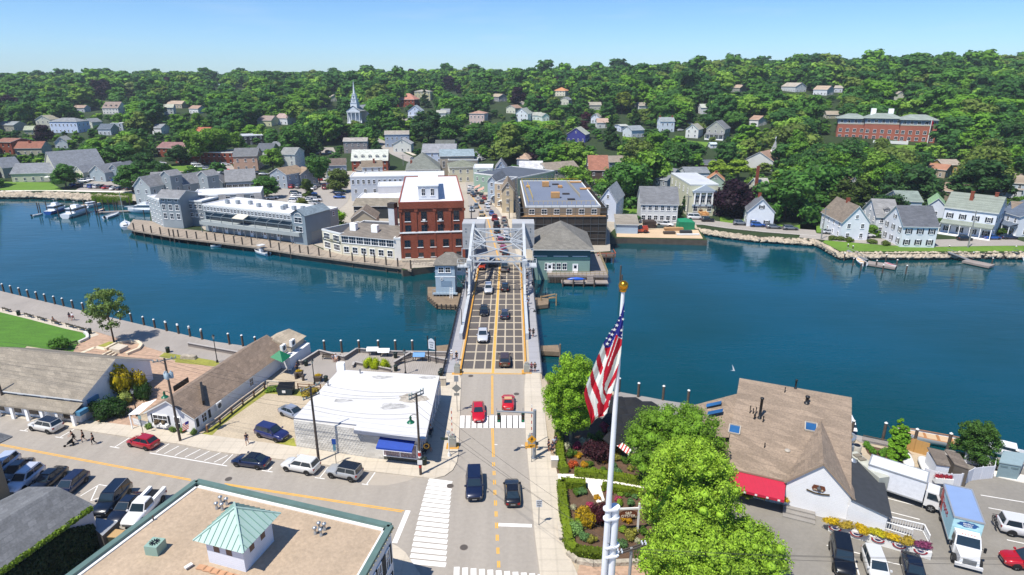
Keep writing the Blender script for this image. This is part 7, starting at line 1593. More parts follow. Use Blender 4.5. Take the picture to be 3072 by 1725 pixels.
# ---------------------------------- boats
def hull_mb(L,B,H,n=14,bow=.0,mi=0,inner=1,open_=1):
 """boat hull along +x (bow), open on top with an inner well"""
 m=MB();rings=[]
 for i in rg(n+1):
  t_=i/n;x=-L/2+L*t_;w_=B/2*(1-max(0,(t_-.45)/.55)**2.2)*(.86+.14*min(1,t_*4));sh=H*(1+.28*max(0,t_-.4)**1.5*2);kz=0 if t_<.8 else H*.5*((t_-.8)/.2)**2
  rings.append([(x,-w_,sh),(x,-w_*.92,sh*.45),(x,-w_*.55,kz-.12),(x,0,kz-.2),(x,w_*.55,kz-.12),(x,w_*.92,sh*.45),(x,w_,sh)])
 vs_=[p for r_ in rings for p in r_];fs_=[(i*7+k,(i+1)*7+k,(i+1)*7+k+1,i*7+k+1)for i in rg(n)for k in rg(6)];m.add(vs_,fs_,mi,1);m.add(rings[0],[list(rg(7))],mi)
 d=[(x,y*.82 if abs(y)>.02 else 0,z_-.02)for r_ in rings for x,y,z_ in(r_[0],r_[6])]
 m.add([p for r_ in rings for p in(r_[0],(r_[0][0],r_[0][1]*.84,r_[0][2]+.02),(r_[6][0],r_[6][1]*.84,r_[6][2]+.02),r_[6])],[(i*4+k,i*4+k+1,(i+1)*4+k+1,(i+1)*4+k)for i in rg(n)for k in(0,2)],2 if inner else mi)
 m.add([p for r_ in rings for p in((r_[0][0],r_[0][1]*.84,r_[0][2]-(.3*H if open_ else-.02)),(r_[6][0],r_[6][1]*.84,r_[6][2]-(.3*H if open_ else-.02)))],[(i*2,i*2+1,(i+1)*2+1,(i+1)*2)for i in rg(n)],inner)
 return m
HW=mat('white_gelcoat','#e3e5e8',ro=.25,coat=.5);HB=mat('blue_hull','#1f4f9a',ro=.3,coat=.5);TEAK=mat('teak','#a8764a',ro=.6,nz1=(3,.12));TANB=mat('boat_tan','#c2a887',ro=.7);GREYB=mat('boat_grey','#aeb2b4',ro=.6)
def boat(lb_,pos,to,L,B,H,mats=None,kd_='skiff',cat='boat',name='boat',grp=None,z=WZ):
 p=P(*pos,z)if isi(pos[0],str)else V3(pos);q=P(*to,z)if isi(to[0],str)else V3(to);r=tg(name,lb_,cat,(p.x,p.y,z),ang(p,q),grp);mats=mats or[HW,GREYB,HW]
 deck=kd_ in('yacht','sail','trawler','cruiser');hull_mb(L,B,H,open_=not deck).bd('hull',mats,r)
 if kd_ in('skiff','launch','center'):
  for xx in((-.25,.1)if kd_!='launch' else(-.3,-.12,.06)):MB().box(L*xx-.15,L*xx+.15,-B*.38,B*.38,H*.72,H*.80).bd('seat',TEAK if kd_=='launch' else HW,r)
 if kd_ in('center','skiff','cruiser'):
  m=MB();m.box(-L/2-.45,-L/2-.05,-.22,.22,H*.4,H*1.5);m.box(-L/2-.3,-L/2-.1,-.08,.08,-.3,H*.4);m.bd('outboard_motor',BLK,r)
 if kd_=='center':
  MB().box(-.5,.4,-.4,.4,H*.7,H*.7+1.0).bd('console',HW,r);m=MB();m.box(-1.1,.7,-.9,.9,H+1.75,H+1.85);[m.bar((x,y,H*.7),(x,y,H+1.75),.05)for x in(-.8,.4)for y in(-.6,.6)];m.bd('t_top',HW,r)
 if kd_ in('yacht','trawler','cruiser'):
  a,b,hh=(-L*.28,L*.22,1.5)if kd_!='cruiser' else(-L*.1,L*.25,.9);w2=B*.36;m=MB();frust(m,a,b+.9,a+.2,b,w2+.1,w2-.1,H,H+hh,0);m.bd('cabin',HW,r);m=MB();frust(m,a-.02,b+.6,a+.1,b+.15,w2+.06,w2-.02,H+hh*.45,H+hh*.8,0);m.bd('cabin_window',CGL,r)
  if kd_!='cruiser':
   m=MB();m.box(-L*.3,L*.16,-w2-.1,w2+.1,H+hh,H+hh+.12);m.bd('cabin_roof',HW,r);m=MB();frust(m,-L*.12,L*.12,-L*.1,L*.04,w2*.8,w2*.7,H+hh+.1,H+hh+.9,0);m.bd('flybridge',HW,r)
   m=MB();m.tube([(-L*.05,0,H+hh),(-L*.05,0,H+hh+2.6)],.04,6);m.bar((-L*.05,-.6,H+hh+2),(-L*.05,.6,H+hh+2),.05);m.bd('mast',WHT,r)
 if kd_=='sail':
  m=MB();frust(m,-L*.12,L*.22,-L*.08,L*.16,B*.28,B*.2,H,H+.45,0);m.bd('cabin',HW,r);MB().poly([(-L*.42,-B*.2,H+.03),(-L*.15,-B*.24,H+.03),(-L*.15,B*.24,H+.03),(-L*.42,B*.2,H+.03)]).bd('cockpit',mat('boat_dark','#3c4246'),r)
  m=MB();m.tube([(L*.06,0,H),(L*.06,0,H+10.5)],[.09,.06],8);mm=m.bd('mast',mat('pale_green_alu','#a9cfc9',ro=.3,metal=.4),r);MB().tube([(L*.06,0,H+1.2),(-L*.36,0,H+1.15)],[.16,.12],8).bd('boom',HW,r)
  m=MB();m.bar((L*.06,-1,H+6),(L*.06,1,H+6),.05);m.bar((L*.06,0,H+10.4),(L*.48,0,H),.02);m.bar((L*.06,0,H+10.4),(-L*.48,0,H),.02);[m.bar((L*.06,s*1,H+6),(L*.06,s*B*.45,H),.02)for s in(-1,1)];m.bd('rigging',MTL,r,'#c0c4c8')
 return r
boat('white sailboat with tall pale mast moored stern-on at the hotel quay',('e',108,765),('e',85,640),9.5,3.3,1.1,[HW,HW,GREYB],'sail','sailboat','sailboat')
boat('white motor yacht with long pointed bow behind the hotel tower',('e',330,600),('e',80,600),12.5,3.8,1.5,[HW,HW,HW],'yacht','yacht','motor_yacht')
boat('white centre-console boat with T-top moored at the far quay',('e',1655,1075),('e',1530,1040),6.6,2.3,.9,None,'center')
boat('small white inflatable dinghy floating at the quay before the long hotel',('e',1135,990),('e',1080,992),3.0,1.5,.45,None,'tender')
MAR='boats in the small marina on the left'
boat('white trawler with black-striped hull in the small marina',('w',880,690),('w',1240,580),13,4.0,1.5,[HW,HW,HW],'trawler','boat','boat',MAR)
boat('blue-hulled cruiser with white canopy in the small marina',('w',470,630),('w',700,560),10,3.2,1.2,[HB,HW,HW],'yacht','boat','boat',MAR)
boat('small white skiff at the outer left end of the marina',('w',85,700),('w',140,690),3.6,1.6,.5,None,'skiff','boat','boat',MAR)
boat('white boat with tan top behind the marina trawler',('w',1100,540),('w',1300,510),8.5,3,1.1,[HW,TANB,HW],'cruiser','boat','boat',MAR)
boat('low white motorboat with pale deck near the marina walkway',('w',1560,720),('w',1730,660),8.5,2.6,.8,None,'skiff','boat','boat',MAR)
boat('small white dinghy behind the motor yacht',('w',1950,545),('w',2100,540),5,2,.6,None,'skiff','boat','boat',MAR)
boat('small pale boat with blue cover beside the marina pilings',('w',1330,620),('w',1390,600),5,2,.8,[HB,TANB,HW],'skiff','boat','boat',MAR)
for i,(x,y,t_)in en([(110,660,2.8),(150,660,2.6),(285,650,3.2),(510,740,3.0),(770,750,2.8),(1065,700,2.8),(1240,680,3.4),(1300,740,3.8),(1400,640,3.5),(1510,620,3.2),(1610,610,3.0),(1660,620,2.6),(1910,500,2.2),(2190,720,1.2),(1010,540,2.0),(1130,530,2.0),(1250,530,2.0)]):
 pile(('w',x,y),'tall dark marina piling among the moored boats',top=t_-1.7+1.2,r_=.17,cap=False,grp='pilings of the small marina',zr=WZ)
o=tg('marina_walkway','narrow floating walkway of the small marina','jetty',tuple(P('w',1500,640,WZ+.4)));m=MB();m.bar(P('w',1280,640,WZ+.4),P('w',2100,600,WZ+.4),1.6,.35);m.bd('deck',WOOD,o,wd=1)
boat('white cabin boat moored right of the restaurant roof',('p',1660,690),('p',1720,830),6.5,2.6,.9,[HW,HW,HW],'cruiser')
boat('varnished wooden launch with pale interior moored behind the new tan fence',('q',910,255),('q',690,215),8.6,2.4,1.0,[HW,TANB,TEAK],'launch','boat','wooden_launch')
boat('white open boat with railing at the right edge behind the electrical cabinet',('q',1640,390),('q',1560,370),5.8,2.2,.9,None,'cruiser')
FF='boats at the far right floats'
boat('cream rowing boat with tan interior moored at the far float',('i',690,1180),('i',630,1130),5.6,2.1,.8,[HW,TANB,HW],'skiff','boat','boat',FF)
boat('white-hulled boat cut by the right edge at the last float',('i',2570,1130),('i',2540,1080),6,2.2,.9,[HW,TANB,HW],'skiff','boat','boat',FF)
boat('upturned white and red dinghy lying on the far float',('i',1035,1205),('i',1090,1225),3.4,1.3,.4,[HW,mat('dinghy_red','#b0504a'),HW],'tender','boat','boat',FF,z=WZ+.45)
boat('small red and white dinghy by the ramp below the brick hotel',('m',205,445),('m',240,450),3.2,1.4,.4,[HW,mat('dinghy_red'),HW],'tender')
o=MB();o.tube([(-2.2,0,0),(-1.4,0,.02),(0,0,.05),(1.4,0,.02),(2.2,0,0)],[.03,.3,.42,.3,.03],10);p=P('g',1305,1228,.15);o=o.bd('kayak',mat('kayak_blue','#2c5fc4',ro=.3),loc=(p.x,p.y,.1),rz=-.03);tag(o,'long bright blue kayak lying on the low dock of the green building','kayak')

# ---------------------------------- people on the near bank and the bridge
psn(('k',1112,1225),-75,'man in dark shirt and shorts walking on the pavement by the gravel lot','walk','#20182c','#4a5064',z=KW)
psn(('r',640,305),215,'person in black leaning on a black stroller in the side street','push','#191415','#1c1b1f',z=.02)
psn(('r',725,300),225,'person in black shorts in the middle of the group of three','walk','#151214','#1a191c',z=.02)
psn(('r',810,325),225,'heavy person in black trousers walking right of the other two','walk','#1d181b','#1b1a1f',1,z=.02)
p=P('r',608,335);r=tg('stroller','black three-wheeled stroller pushed across the side street','stroller',(p.x,p.y,.02),rad(215)-pi/2);m=MB();m.add([(-.25,-.3,.45),(.25,-.3,.45),(.25,.35,.4),(-.25,.35,.4),(-.25,-.4,.95),(.25,-.4,.95)],[(0,1,2,3),(0,4,5,1),(0,3,4),(1,5,2)]);m.bd('seat',CLO,r,'#16171b');m=MB();m.bar((-.25,-.35,.9),(-.22,-.75,1.05),.04);m.bar((.25,-.35,.9),(.22,-.75,1.05),.04);m.bar((-.22,-.75,1.05),(.22,-.75,1.05),.05);m.bar((0,.6,.15),(-.22,-.2,.5),.04);m.bar((0,.6,.15),(.22,-.2,.5),.04);m.bd('frame',BLK,r)
for c in((0,.62),(-.3,-.3),(.3,-.3)):
 m=MB();n=12;m.add([(c[0]+q,c[1]+.15*cos(2*pi*k/n),.15+.15*sin(2*pi*k/n))for q in(-.03,.03)for k in rg(n)],[(k,(k+1)%n,n+(k+1)%n,n+k)for k in rg(n)]+[list(rg(n)),list(rg(n,2*n))]);m.bd('wheel',TYRE,r)
psn(('j',710,478),100,'woman in a dark top and shorts walking on the boardwalk','walk','#1e1d38','#5b2c34',hair=1,z=.05)
psn(('j',742,480),80,'person in white shirt and red shorts walking on the boardwalk','walk','#d8d8e2','#7c3a3c',z=.05)
psn(('j',545,500),10,'woman with bare shoulders sitting on the lawn-edge bench','sit','#b98a70','#c6a58e',hair=1,z=.05)
psn(('k',1628,470),170,'woman in dark clothes walking a white dog on the boardwalk','walk','#1d2240','#141519',1,hair=1,z=.05)
def dog(pos,lb_,col='#dcd8cf',s=.75,rz=pi):
 p=P(*pos);V=[(0,0,.45),(.3,0,.46),(.42,0,.6),(.52,0,.68),(.68,0,.64),(-.3,0,.46),(-.48,0,.6)];E=[(0,1),(1,2),(2,3),(3,4),(0,5),(5,6)];R=[.15,.15,.1,.095,.05,.13,.03]
 for(par,x,y)in((1,.28,.1),(1,.24,-.1),(5,-.28,.1),(5,-.33,-.1)):
  V+=[(x,y,.25),(x+.03,y,.04)];E+=[(par,len(V)-2),(len(V)-2,len(V)-1)];R+=[.055,.04]
 V+=[(.5,.06,.78),(.5,-.06,.78)];E+=[(3,len(V)-2),(3,len(V)-1)];R+=[.03,.03]
 o=link('dog',skin_mesh(V,E,R,'dog',[OBJP]),None,col,(p.x,p.y,.05),rz);o.scale=(s,)*3;tag(o,lb_,'dog')
dog(('k',1550,462),'small white dog walking ahead of the woman in dark clothes')
psn(('l',432,300),-70,'person in white sitting on the long bench by the river fence','sit','#dedee4','#c9b9a8',z=.1)
psn(('l',405,302),-60,'person leaning on the long bench by the river fence','sit','#8a8f9c','#3b4252',z=.1)
BR='walkers on the bridge walkways'
for(x,y,f,l,k,sh,le,ha)in[(378,1320,90,'man with white hat and pale shirt on the left walkway near the land','walk','#d9d9dc','#c3b7a2','#e4e2dc'),(428,1330,-90,'woman in dark vest with tan hat on the left walkway','walk','#1b1c26','#15161c','#c7a982'),(1147,1090,-90,'woman with red hair on the right walkway by the lamp','walk','#3a2a35','#55606f',None),(1182,1095,90,'man in black beside the red-haired woman','walk','#131318','#15161a',None),(1165,1440,-90,'woman with long hair and bag at the right end of the bridge','walk','#7a3f4d','#25222b',None),(1198,1440,90,'man in black at the right end of the bridge','stand','#111217','#16171b',None),(1118,800,-90,'person in pale blue clothes with rucksack at mid-bridge','walk','#b7c3d6','#46536a',None),(1135,770,90,'person with fair hat at mid-bridge','walk','#8e97a6','#39404b','#d9cba8'),(1105,500,90,'person in white top under the right truss','stand','#dadde4','#3a3f48',None),(1125,520,-90,'person in dark clothes under the right truss','stand','#2a2f3b','#1f232b',None),(1135,620,90,'person leaning at the right railing before the truss','stand','#33415c','#20262f',None),(1092,445,90,'person in green under the right truss','stand','#1f7a3c','#33373d',None),(1175,610,90,'person in dark blue looking over the right railing','stand','#1d2b4a','#22262c',None),(533,500,-90,'person in white beside the bridge house','stand','#cfd3da','#5a4a52',None)]:
 psn(('m',x,y),f,l,k,sh,le,hat=ha,hair=int('woman' in l),grp=BR,z=.16)
PV='people under the maple on the right pavement'
for i,(x,y,sh,le,l)in en([(800,590,'#3a2f3f','#25262f','person in dark top nearest the kerb under the maple'),(825,610,'#1d2b45','#20253a','man in navy shirt standing nearest the white bin'),(838,575,'#b9bfd0','#2e3648','person in pale shirt at the back of the pavement group'),(850,560,'#2b3d66','#263044','person in blue shirt by the hedge end')]):
 psn(('n',x,y),200+40*i,l,'stand',sh,le,grp=PV,z=KW)
psn(('l',1250,925),200,'person in white and blue sitting in the shade along the block shop','sit','#cfd6e2','#23305c',z=KW);psn(('l',1225,1085),-20,'person stretched out on a seat at the shaded shop corner','sit','#1c1d2a','#2b2d3b',z=KW)
for(x,y,rz,l)in((1250,940,1.5,'dark bench in the shade along the block shop'),(1215,1090,1.3,'dark bench at the shaded front corner of the block shop')):bnch(('l',x,y),rz,l,1.6,'#2b2f38',KW)
p=P('l',1212,1035,2.2);o=tg('tyre_sign','yellow ring-shaped sign hanging at the block shop corner','sign',(p.x,p.y,0));m=MB();n=16;[m.bar((.32*cos(2*pi*k/n),0,2.2+.32*sin(2*pi*k/n)),(.32*cos(2*pi*(k+1)/n),0,2.2+.32*sin(2*pi*(k+1)/n)),.12)for k in rg(n)];m.bd('ring',YEL,o);MB().bar((0,0,2.5),(0,.4,3.7),.03).bd('bracket',BLK,o)
# seagull over the restaurant
p=PY('p',505,110,74.0);o=MB();o.add([(-.35,0,0),(-.1,-.06,.03),(.25,0,.02),(-.1,.06,.03),(0,.1,.7),(.12,.3,.9),(0,-.1,.7),(.1,-.35,.75)],[(0,1,2),(0,2,3),(1,6,7),(3,5,4),(0,3,4),(0,6,1)]);o=o.bd('seagull',OBJP,color='#d9dcdf',loc=tuple(p),rz=2.8);tag(o,'seagull with raised wings flying above the restaurant roof','bird')
# hay: weeds
shb('weeds','orange and green weeds round the rail fence behind the gravel lot',('k',1750,690),1.8,.9,'#8a7a2a','plant',leaf=.16,key=37);shb('weeds','green weeds beside the dark dumpster',('k',1370,665),1.4,.7,'#5f7f22','plant',leaf=.16,key=37)

# ---------------------------------- far bank: streets, car parks, lawns
CLEAR=[]
def sheet(nm,m,h,*rings,color=None):
 for q in rings:
  pts=GQ(*q)if isi(q[0],str)else[V3(p)for p in q];CLEAR.append([(p[0],p[1])for p in pts]);drape(nm,pts,m,h,color)
def way(nm,m,h,w_,fr,*xy,clear=1.5):
 pts=GQ(fr,*xy);strip(nm,pts,w_,m,h)
 for a,b in zip(pts,pts[1:]):
  d=V3((b.x-a.x,b.y-a.y));d.normalize();n=V3((-d.y,d.x))*(w_/2+clear);CLEAR.append([(a.x-n.x,a.y-n.y),(b.x-n.x,b.y-n.y),(b.x+n.x,b.y+n.y),(a.x+n.x,a.y+n.y)])
ASPF=mat('far_asphalt','#9b958e',ro=.95,nz1=(.06,.08),nz2=(.8,.05))
TOWN=mat('town_paving','#a59d90',ro=.95,nz1=(.05,.12),nz2=(.5,.08))
LAWF=mat('far_lawn','#5b7d22',ro=.98,nz1=(.07,.2),nz2=(.8,.15))
sheet('town_paving',TOWN,.05,[(-150,241),(-118,222)]+[tuple(p[:2])for p in Q('e',1000,800,2250,965)+Q('f',300,1025,1100,1135)]+[(-26,148.5),(-12,152),(5,152),(8,160),(27,165),(30,186),(42,215),(40,262),(5,300),(-30,318),(-80,318),(-130,290),(-170,262)])
m0=[V3((-8.4,153,0)),V3((2.2,153,0))]
left_=GQ('g',205,600,190,420,172,300,150,200,120,150);right_=GQ('g',560,620,500,520,400,430,290,300,200,190,150,150)
sheet('road',ASPF,.09,[m0[0]]+left_+right_[::-1]+[m0[1]])
sheet('pavement',CONC,.14,[V3((2.3,150,0))]+right_+GQ('g',180,150,260,260,380,390,470,480,640,500,655,640)+[V3((4.6,152,0))])
for(a,b)in((m0[0]*.5+m0[1]*.5,G('g',385,600)),(G('g',385,600),G('g',270,440)),(G('g',270,440),G('g',190,330))):
 for dx in(-.12,.12):d=(b-a).normalized();n=V3((-d.y,d.x,0));flat('road_marking',[(a+n*(dx-.08)),(b+n*(dx-.08)),(b+n*(dx+.08)),(a+n*(dx+.08))],YEL,.115)
mb=MB()
for k in rg(8):p=G('g',295+30*k,601);mb.poly([(p.x-.5,p.y-1.6,.12),(p.x+.5,p.y-1.6,.12),(p.x+.5,p.y+1.6,.12),(p.x-.5,p.y+1.6,.12)])
stt('road_marking',mb,RWH)
way('road',ASPF,.2,8,'b',1750,1040,1620,985,1480,955,1340,890,1250,835,1150,770,1050,725,960,690)
sheet('car_park',ASPF,.09,('e',1690,400,1750,330,1990,350,2130,250,2473,140),)
sheet('car_park',ASPF,.11,('b',110,1290,220,1200,410,1130,540,1070,700,1130,860,1190,900,1250,860,1345,770,1420,620,1440,350,1345,140,1325),('a',790,1180,1000,1090,1260,1070,1290,1180,1180,1245,700,1240))
sheet('road',ASPF,.1,('a',1310,1040,1400,1000,1560,975,1600,1000,1570,1040,1600,1085,1400,1090,1310,1080),('b',400,1000,520,990,545,1060,420,1130),('b',560,830,730,830,760,890,560,890))
sheet('car_park',ASPF,.12,('a',1830,1010,2180,985,2230,1040,2000,1050),('b',1120,520,1290,510,1310,560,1110,580))
way('path',PATH,.12,2.2,'a',0,1243,400,1236,800,1240,1180,1252)
way('pavement',CONC,.12,2.5,'a',1590,1045,1900,1060,2200,1105);way('pavement',CONC,.16,2.5,'b',1300,815,1500,905);way('road',ASPF,.2,5,'a',2050,950,2200,935,2414,925);way('road',ASPF,.2,6,'c',60,390,200,460);way('road',ASPF,.2,6,'b',1290,520,1480,590)
RR=('h',330,700,700,705,1000,712,1300,755,1700,795,2280,838);RI=('i',0,855,400,895,900,935,1400,955,2000,945,2560,940)
way('road',ASPF,.10,8.5,*RR);way('road',ASPF,.12,8.0,*RI);way('road_marking',RWH,.16,.25,'h',900,730,1300,782,1700,825,2280,870)
sheet('lawn',LAWF,.07,('i',290,915,700,955,1200,985,1700,985,2557,980,2557,1045,1100,1045,460,1045,260,940),('i',0,640,200,660,380,760,440,830,200,830,0,800),('h',1180,590,1480,620,1500,690,2000,760,2280,700,2280,830,1750,770,1180,710))
sheet('lawn',LAWF,.15,('a',0,1150,480,1160,600,1235,0,1232),('a',1590,990,1800,1000,2150,1080,1900,1075,1600,1040),('c',1545,750,1860,780,1800,860,1650,870),('c',420,940,720,925,700,975,440,985),('c',190,570,500,575,490,600,200,600),('d',990,915,1300,900,1560,920,1680,960,1400,965,1050,950),('b',1020,700,1150,690,1240,760,1180,775),('i',700,640,860,610,900,650,860,700),('b',1260,600,1420,590,1420,625,1250,630))
sheet('lawn',LAWF,.16,('h',0,500,270,500,270,590,150,640,0,620));sheet('sandy_pier',mat('pier_sand','#c4ab8c',ro=.98,nz1=(.2,.12),nz2=(3,.08)),.08,('h',0,815,480,790,930,800,985,900,400,890,0,880));sheet('gravel_lot',GRAV,.07,('h',0,790,330,680,880,690,930,790,480,790))
# rocks of the seawall, reeds
rng=np.random.default_rng(3)
def rocks(name,fr,xy,lb_,n,s0,s1,spread,z=0.,kd_='stuff'):
 pts=[P(fr,*q)for q in xy];v,f=ICO;vs,fs=[],[]
 for k in rg(n):
  t_=rng.uniform(0,len(pts)-1-1e-6);i=int(t_);p=pts[i].lerp(pts[i+1],t_-i);s=rng.uniform(s0,s1);o=rng.uniform(-spread,spread);vs.append(v*s*rng.uniform(.6,1.2,(12,1))*np.array([1.2,1,.8])+np.array([p.x,p.y+o,z-abs(o-spread)*.45/spread+.1]));fs.append(f+12*k)
 o=MB();o.v=[tuple(q)for q in np.vstack(vs)];o.f=[list(map(int,q))for q in np.vstack(fs)];o.m=[0]*len(o.f);o.sm=[False]*len(o.f);o=o.bd(name,ROCK);tag(o,lb_,'rocks',kd_=kd_)
ROCK=mat('shore_rock','#b0a390',ro=.95,nz1=(.4,.25),nz2=(2,.2))
rocks('shore_rocks','a',[(-60,1262),(400,1262),(820,1285),(1180,1310)],'pale rock embankment along the far left shore',900,.4,1.2,2.6)
rocks('seawall_stones','h',[(930,780),(1200,825),(1550,870),(2280,918)],'rough stone seawall below the right shore road',500,.35,.8,.8,-.3)
rocks('seawall_stones','i',[(190,917),(450,1062),(1100,1066),(1700,1060),(2700,1058)],'stone seawall edging the lawn at the right shore',800,.3,.75,.7,-.2)
V=[]
for k in rg(9000):
 p=P('a',870+380*rng.random(),1285+60*rng.random()**1.0,-.8);s=rng.uniform(.5,1.1);a=rng.uniform(0,6.3);d=V3((cos(a),sin(a),0))*.07;t_=V3(rng.normal(size=3))*.25;V+=[p-d,p+d,p+d*.2+t_+Z(s*1.6),p-d*.2+t_+Z(s*1.6)]
tag(MB().add(V,[(4*i,4*i+1,4*i+2,4*i+3)for i in rg(len(V)//4)]).bd('reeds',LEAF,color='#6d8a1e'),'bright green marsh reeds at the shore behind the marina','reeds',kd_='stuff')
# quay of the hotels: boardwalk on piles
qe=Q('e',120,775,205,806,700,890,1100,936,1550,992,2100,1080,2473,1130)+Q('f',600,1162,1150,1232,1270,1262);qi=Q('f',1280,1190,1160,1150,500,1085,270,1030)+Q('e',2240,970,1000,815,560,770,400,700,190,680)
stt('far_boardwalk',MB().prism([(p.x,p.y)for p in qe+qi],-.35,.12),mat('deck_planks_far','#968a7c',ro=.95,nz1=(.12,.14),nz2=(1.2,.12),lines=[('X',1.8,.22)]))
for i,q in en([(e,x,y)for e,x,y in(('e',200,800),('e',310,820),('e',400,835),('e',505,852),('e',605,870),('e',655,880),('e',708,882),('e',808,895),('e',915,905),('e',1035,915),('e',1130,925),('e',1232,940),('e',1345,955),('e',1438,970),('e',1545,975),('e',1760,1005),('e',1860,1035),('e',1985,1060),('e',2095,1065),('e',2190,1080),('e',2312,1095),('e',2440,1115),('f',600,1155),('f',740,1170),('f',855,1180),('f',985,1205),('f',1118,1220),('f',1265,1245))]):
 pile(q,'tall dark piling along the far hotel boardwalk',top=2.3,r_=.2,cap=False,grp='pilings along the far boardwalk')
stt('seawall',MB().prism([(p.x,p.y)for p in Q('f',1160,1150,1600,1145,1600,1165,1170,1175)],-3,.6),STONE)
r=tg('gangway','grey railed gangway sloping from the brick block to the bridge house','gangway',tuple(P('f',1300,1190)));a,b=P('f',1290,1185),P('f',1560,1250,-1);m=MB();m.bar(a,b,1.4,.2)
for q in(-.7,.7):m.bar(a+V3((0,q,1)),b+V3((0,q,1)),.09);[m.bar(a.lerp(b,k/8)+V3((0,q,0)),a.lerp(b,(k+.5)/8)+V3((0,q,1)),.06)for k in rg(8)]
m.bd('deck',WOOD,r,wd=1)

# ---------------------------------- far bank: buildings on the quay
GW='#8e979c';GR_='#86878a';WR_='#cfcfd3'
def hb(lab,fr,x1,y1,x2,y2,dep,h,wall,rc,roof='gable',ridge='x',rh=2.4,z=None,nm='house',**k):
 return house(nm,lab,(fr,x1,y1),(fr,x2,y2),dep,h,roof,ridge,rh,wall,rc,zr=h if z is None else z,cat=k.pop('cat','building' if nm!='house' else 'house'),**k)
A=P('e',1022,805);hl=zat(A,'e',1000,505)
r=hb('long grey waterfront hotel with white roof, balcony and arched end gable','e',1022,805,2215,962,13,hl,GW,WR_,'flat',z=0,nm='hotel',win={'f':[(26,hl-1.75,1.0,1.25,.01,.88),(9,.9,.7,.9,.08,.88)],'l':[(2,hl-1.75,1,1.2),(1,3.5,.9,1.2),(1,.9,.9,1.2)],'r':[(3,hl-2,1,1.2)]})
WL=(P('e',2215,962)-A).length;m=MB();m.box(.8,WL-1.5,-2.6,0,2.6,3.7,0);m.bd('balcony',[CLAP],r,'#9ba3a4')
for i in rg(9):
 x=1.2+i*(WL-3)/8.6;m=MB();m.bar((x,-2.5,3.7),(x,-2.5,5.6),.12);m.bar((x,-2.5,5.6),(x,0,6.5),.14,.2);m.bar((x,-2.4,0),(x,-2.4,2.6),.16);m.bd('balcony_post',MTL,r,'#7d868b')
m=MB();m.bar((.8,-2.5,5.6),(WL-1.5,-2.5,5.6),.16,.2);m.bd('balcony_beam',MTL,r,'#7d868b');MB().box(.9,WL-4.7,-.06,-.01,3.7,6.0).bd('balcony_glass',GLS,r);m=MB();i=3;x=1.2+i*(WL-3)/8.6;m.add([(x,-2.6,5.7),(x+(WL-3)/8.6,-2.6,5.7),(x+(WL-3)/8.6,0,6.6),(x,0,6.6)],[(0,1,2,3)]);m.bd('awning',mat('cream_canvas','#c8c2b2',ro=.9),r)
for i in rg(7):put(door_mesh(1.0,2.0,'#6b2028'),'door',r,WL*(.09+.125*i),-.02,0,0)
m=MB();m.box(WL-4.6,WL+.3,-1.6,9,3.5,hl+.4,0);m.box(WL-4.6,WL+.3,-1.6,.5,-.5,3.5,0);m.add([(WL-5,-2,hl+.3),(WL-2.1,-2,hl+2.0),(WL+.7,-2,hl+.3),(WL-5,9,hl+.3),(WL-2.1,9,hl+2.0),(WL+.7,9,hl+.3)],[(0,1,4,3),(1,2,5,4)],1);m.poly([(WL-4.6,-1.61,hl+.3),(WL+.3,-1.61,hl+.3),(WL-2.1,-1.61,hl+1.8)],0);eg=m.bd('end_gable',[CLAP,SHIN],r,'#7f8f9a')
put(wmh(2.8,1.6),'window',eg,WL-2.1,-1.62,hl-1.9,0);put(wmh(2.6,1.5),'window',eg,WL-2.1,-1.62,3.8,0);m=MB();[m.bar((WL-2.1+1.2*cos(a),-1.68,hl+.1+.75*sin(a)),(WL-2.1+1.2*cos(a+.3),-1.68,hl+.1+.75*sin(a+.3)),.12)for a in np.arange(0,3.1,.3)];m.bd('arch_trim',WHT,eg)
for i,x in en((.14,.22,.32,.45,.53,.66,.68,.76,.82)):m=MB();m.box(WL*x-.5,WL*x+.5,4+i%3,5+i%3,hl,hl+1.0);m.bd('roof_unit',SS,r)
A=P('e',560,770);ht_=zat(A,'e',540,405)
TW=dict(win={'f':[(3,ht_-1.8,1.3,1.3),(3,ht_-4.6,1.3,1.9),(3,ht_-7.4,1.3,1.9)],'l':[(1,ht_-4.6,1.2,1.6)],'r':[]})
hb('tall grey corner tower with stacked white-framed windows on the hotel quay','e',545,768,770,782,8.5,ht_,'#8d979d',GR_,'gable','x',1.5,z=0,nm='hotel_tower',rx=.3,ov=.9,**TW)
hb('pale grey hotel wing with white roof left of the tower','e',405,700,545,768,8,ht_-1.6,'#a3acb0',WR_,'flat',z=0,nm='hotel_wing')
hb('grey hotel wing over a dark passage right of the tower','e',860,750,1015,760,14,8.2,'#7d858b',WR_,'flat',z=0,nm='hotel_wing',win={'f':[(3,5.6,1.2,1.6),(3,3.0,1.2,1.3)]})
r=hb('long rear hotel wing with white roof and steep grey dormer bays','e',850,410,1640,372,13,8.8,'#7d858b',WR_,'flat',nm='hotel_wing',win={'f':[(5,6.6,2.2,1.5)]})
WQ=(G('e',1640,372,8.8)-G('e',850,410,8.8)).length
for i in rg(4):m=MB();x=WQ*(.12+.26*i);m.add([(x,-.4,8.8),(x+WQ*.11,-.4,8.8),(x+WQ*.14,-3.2,4.6),(x+.6,-3.2,4.6)],[(3,2,1,0)]);m.add([(x,-.4,8.8),(x+.6,-3.2,4.6),(x+.6,-.2,4.6)],[(0,1,2)]);m.bd('mansard_bay',SHIN,r,GR_)
hb('grey cottage of the hotel with tall windows and a glazed roof lantern, far left','e',190,290,375,300,15,7.2,'#a9b0b1',GR_,'gable','y',3.4,nm='hotel_cottage')
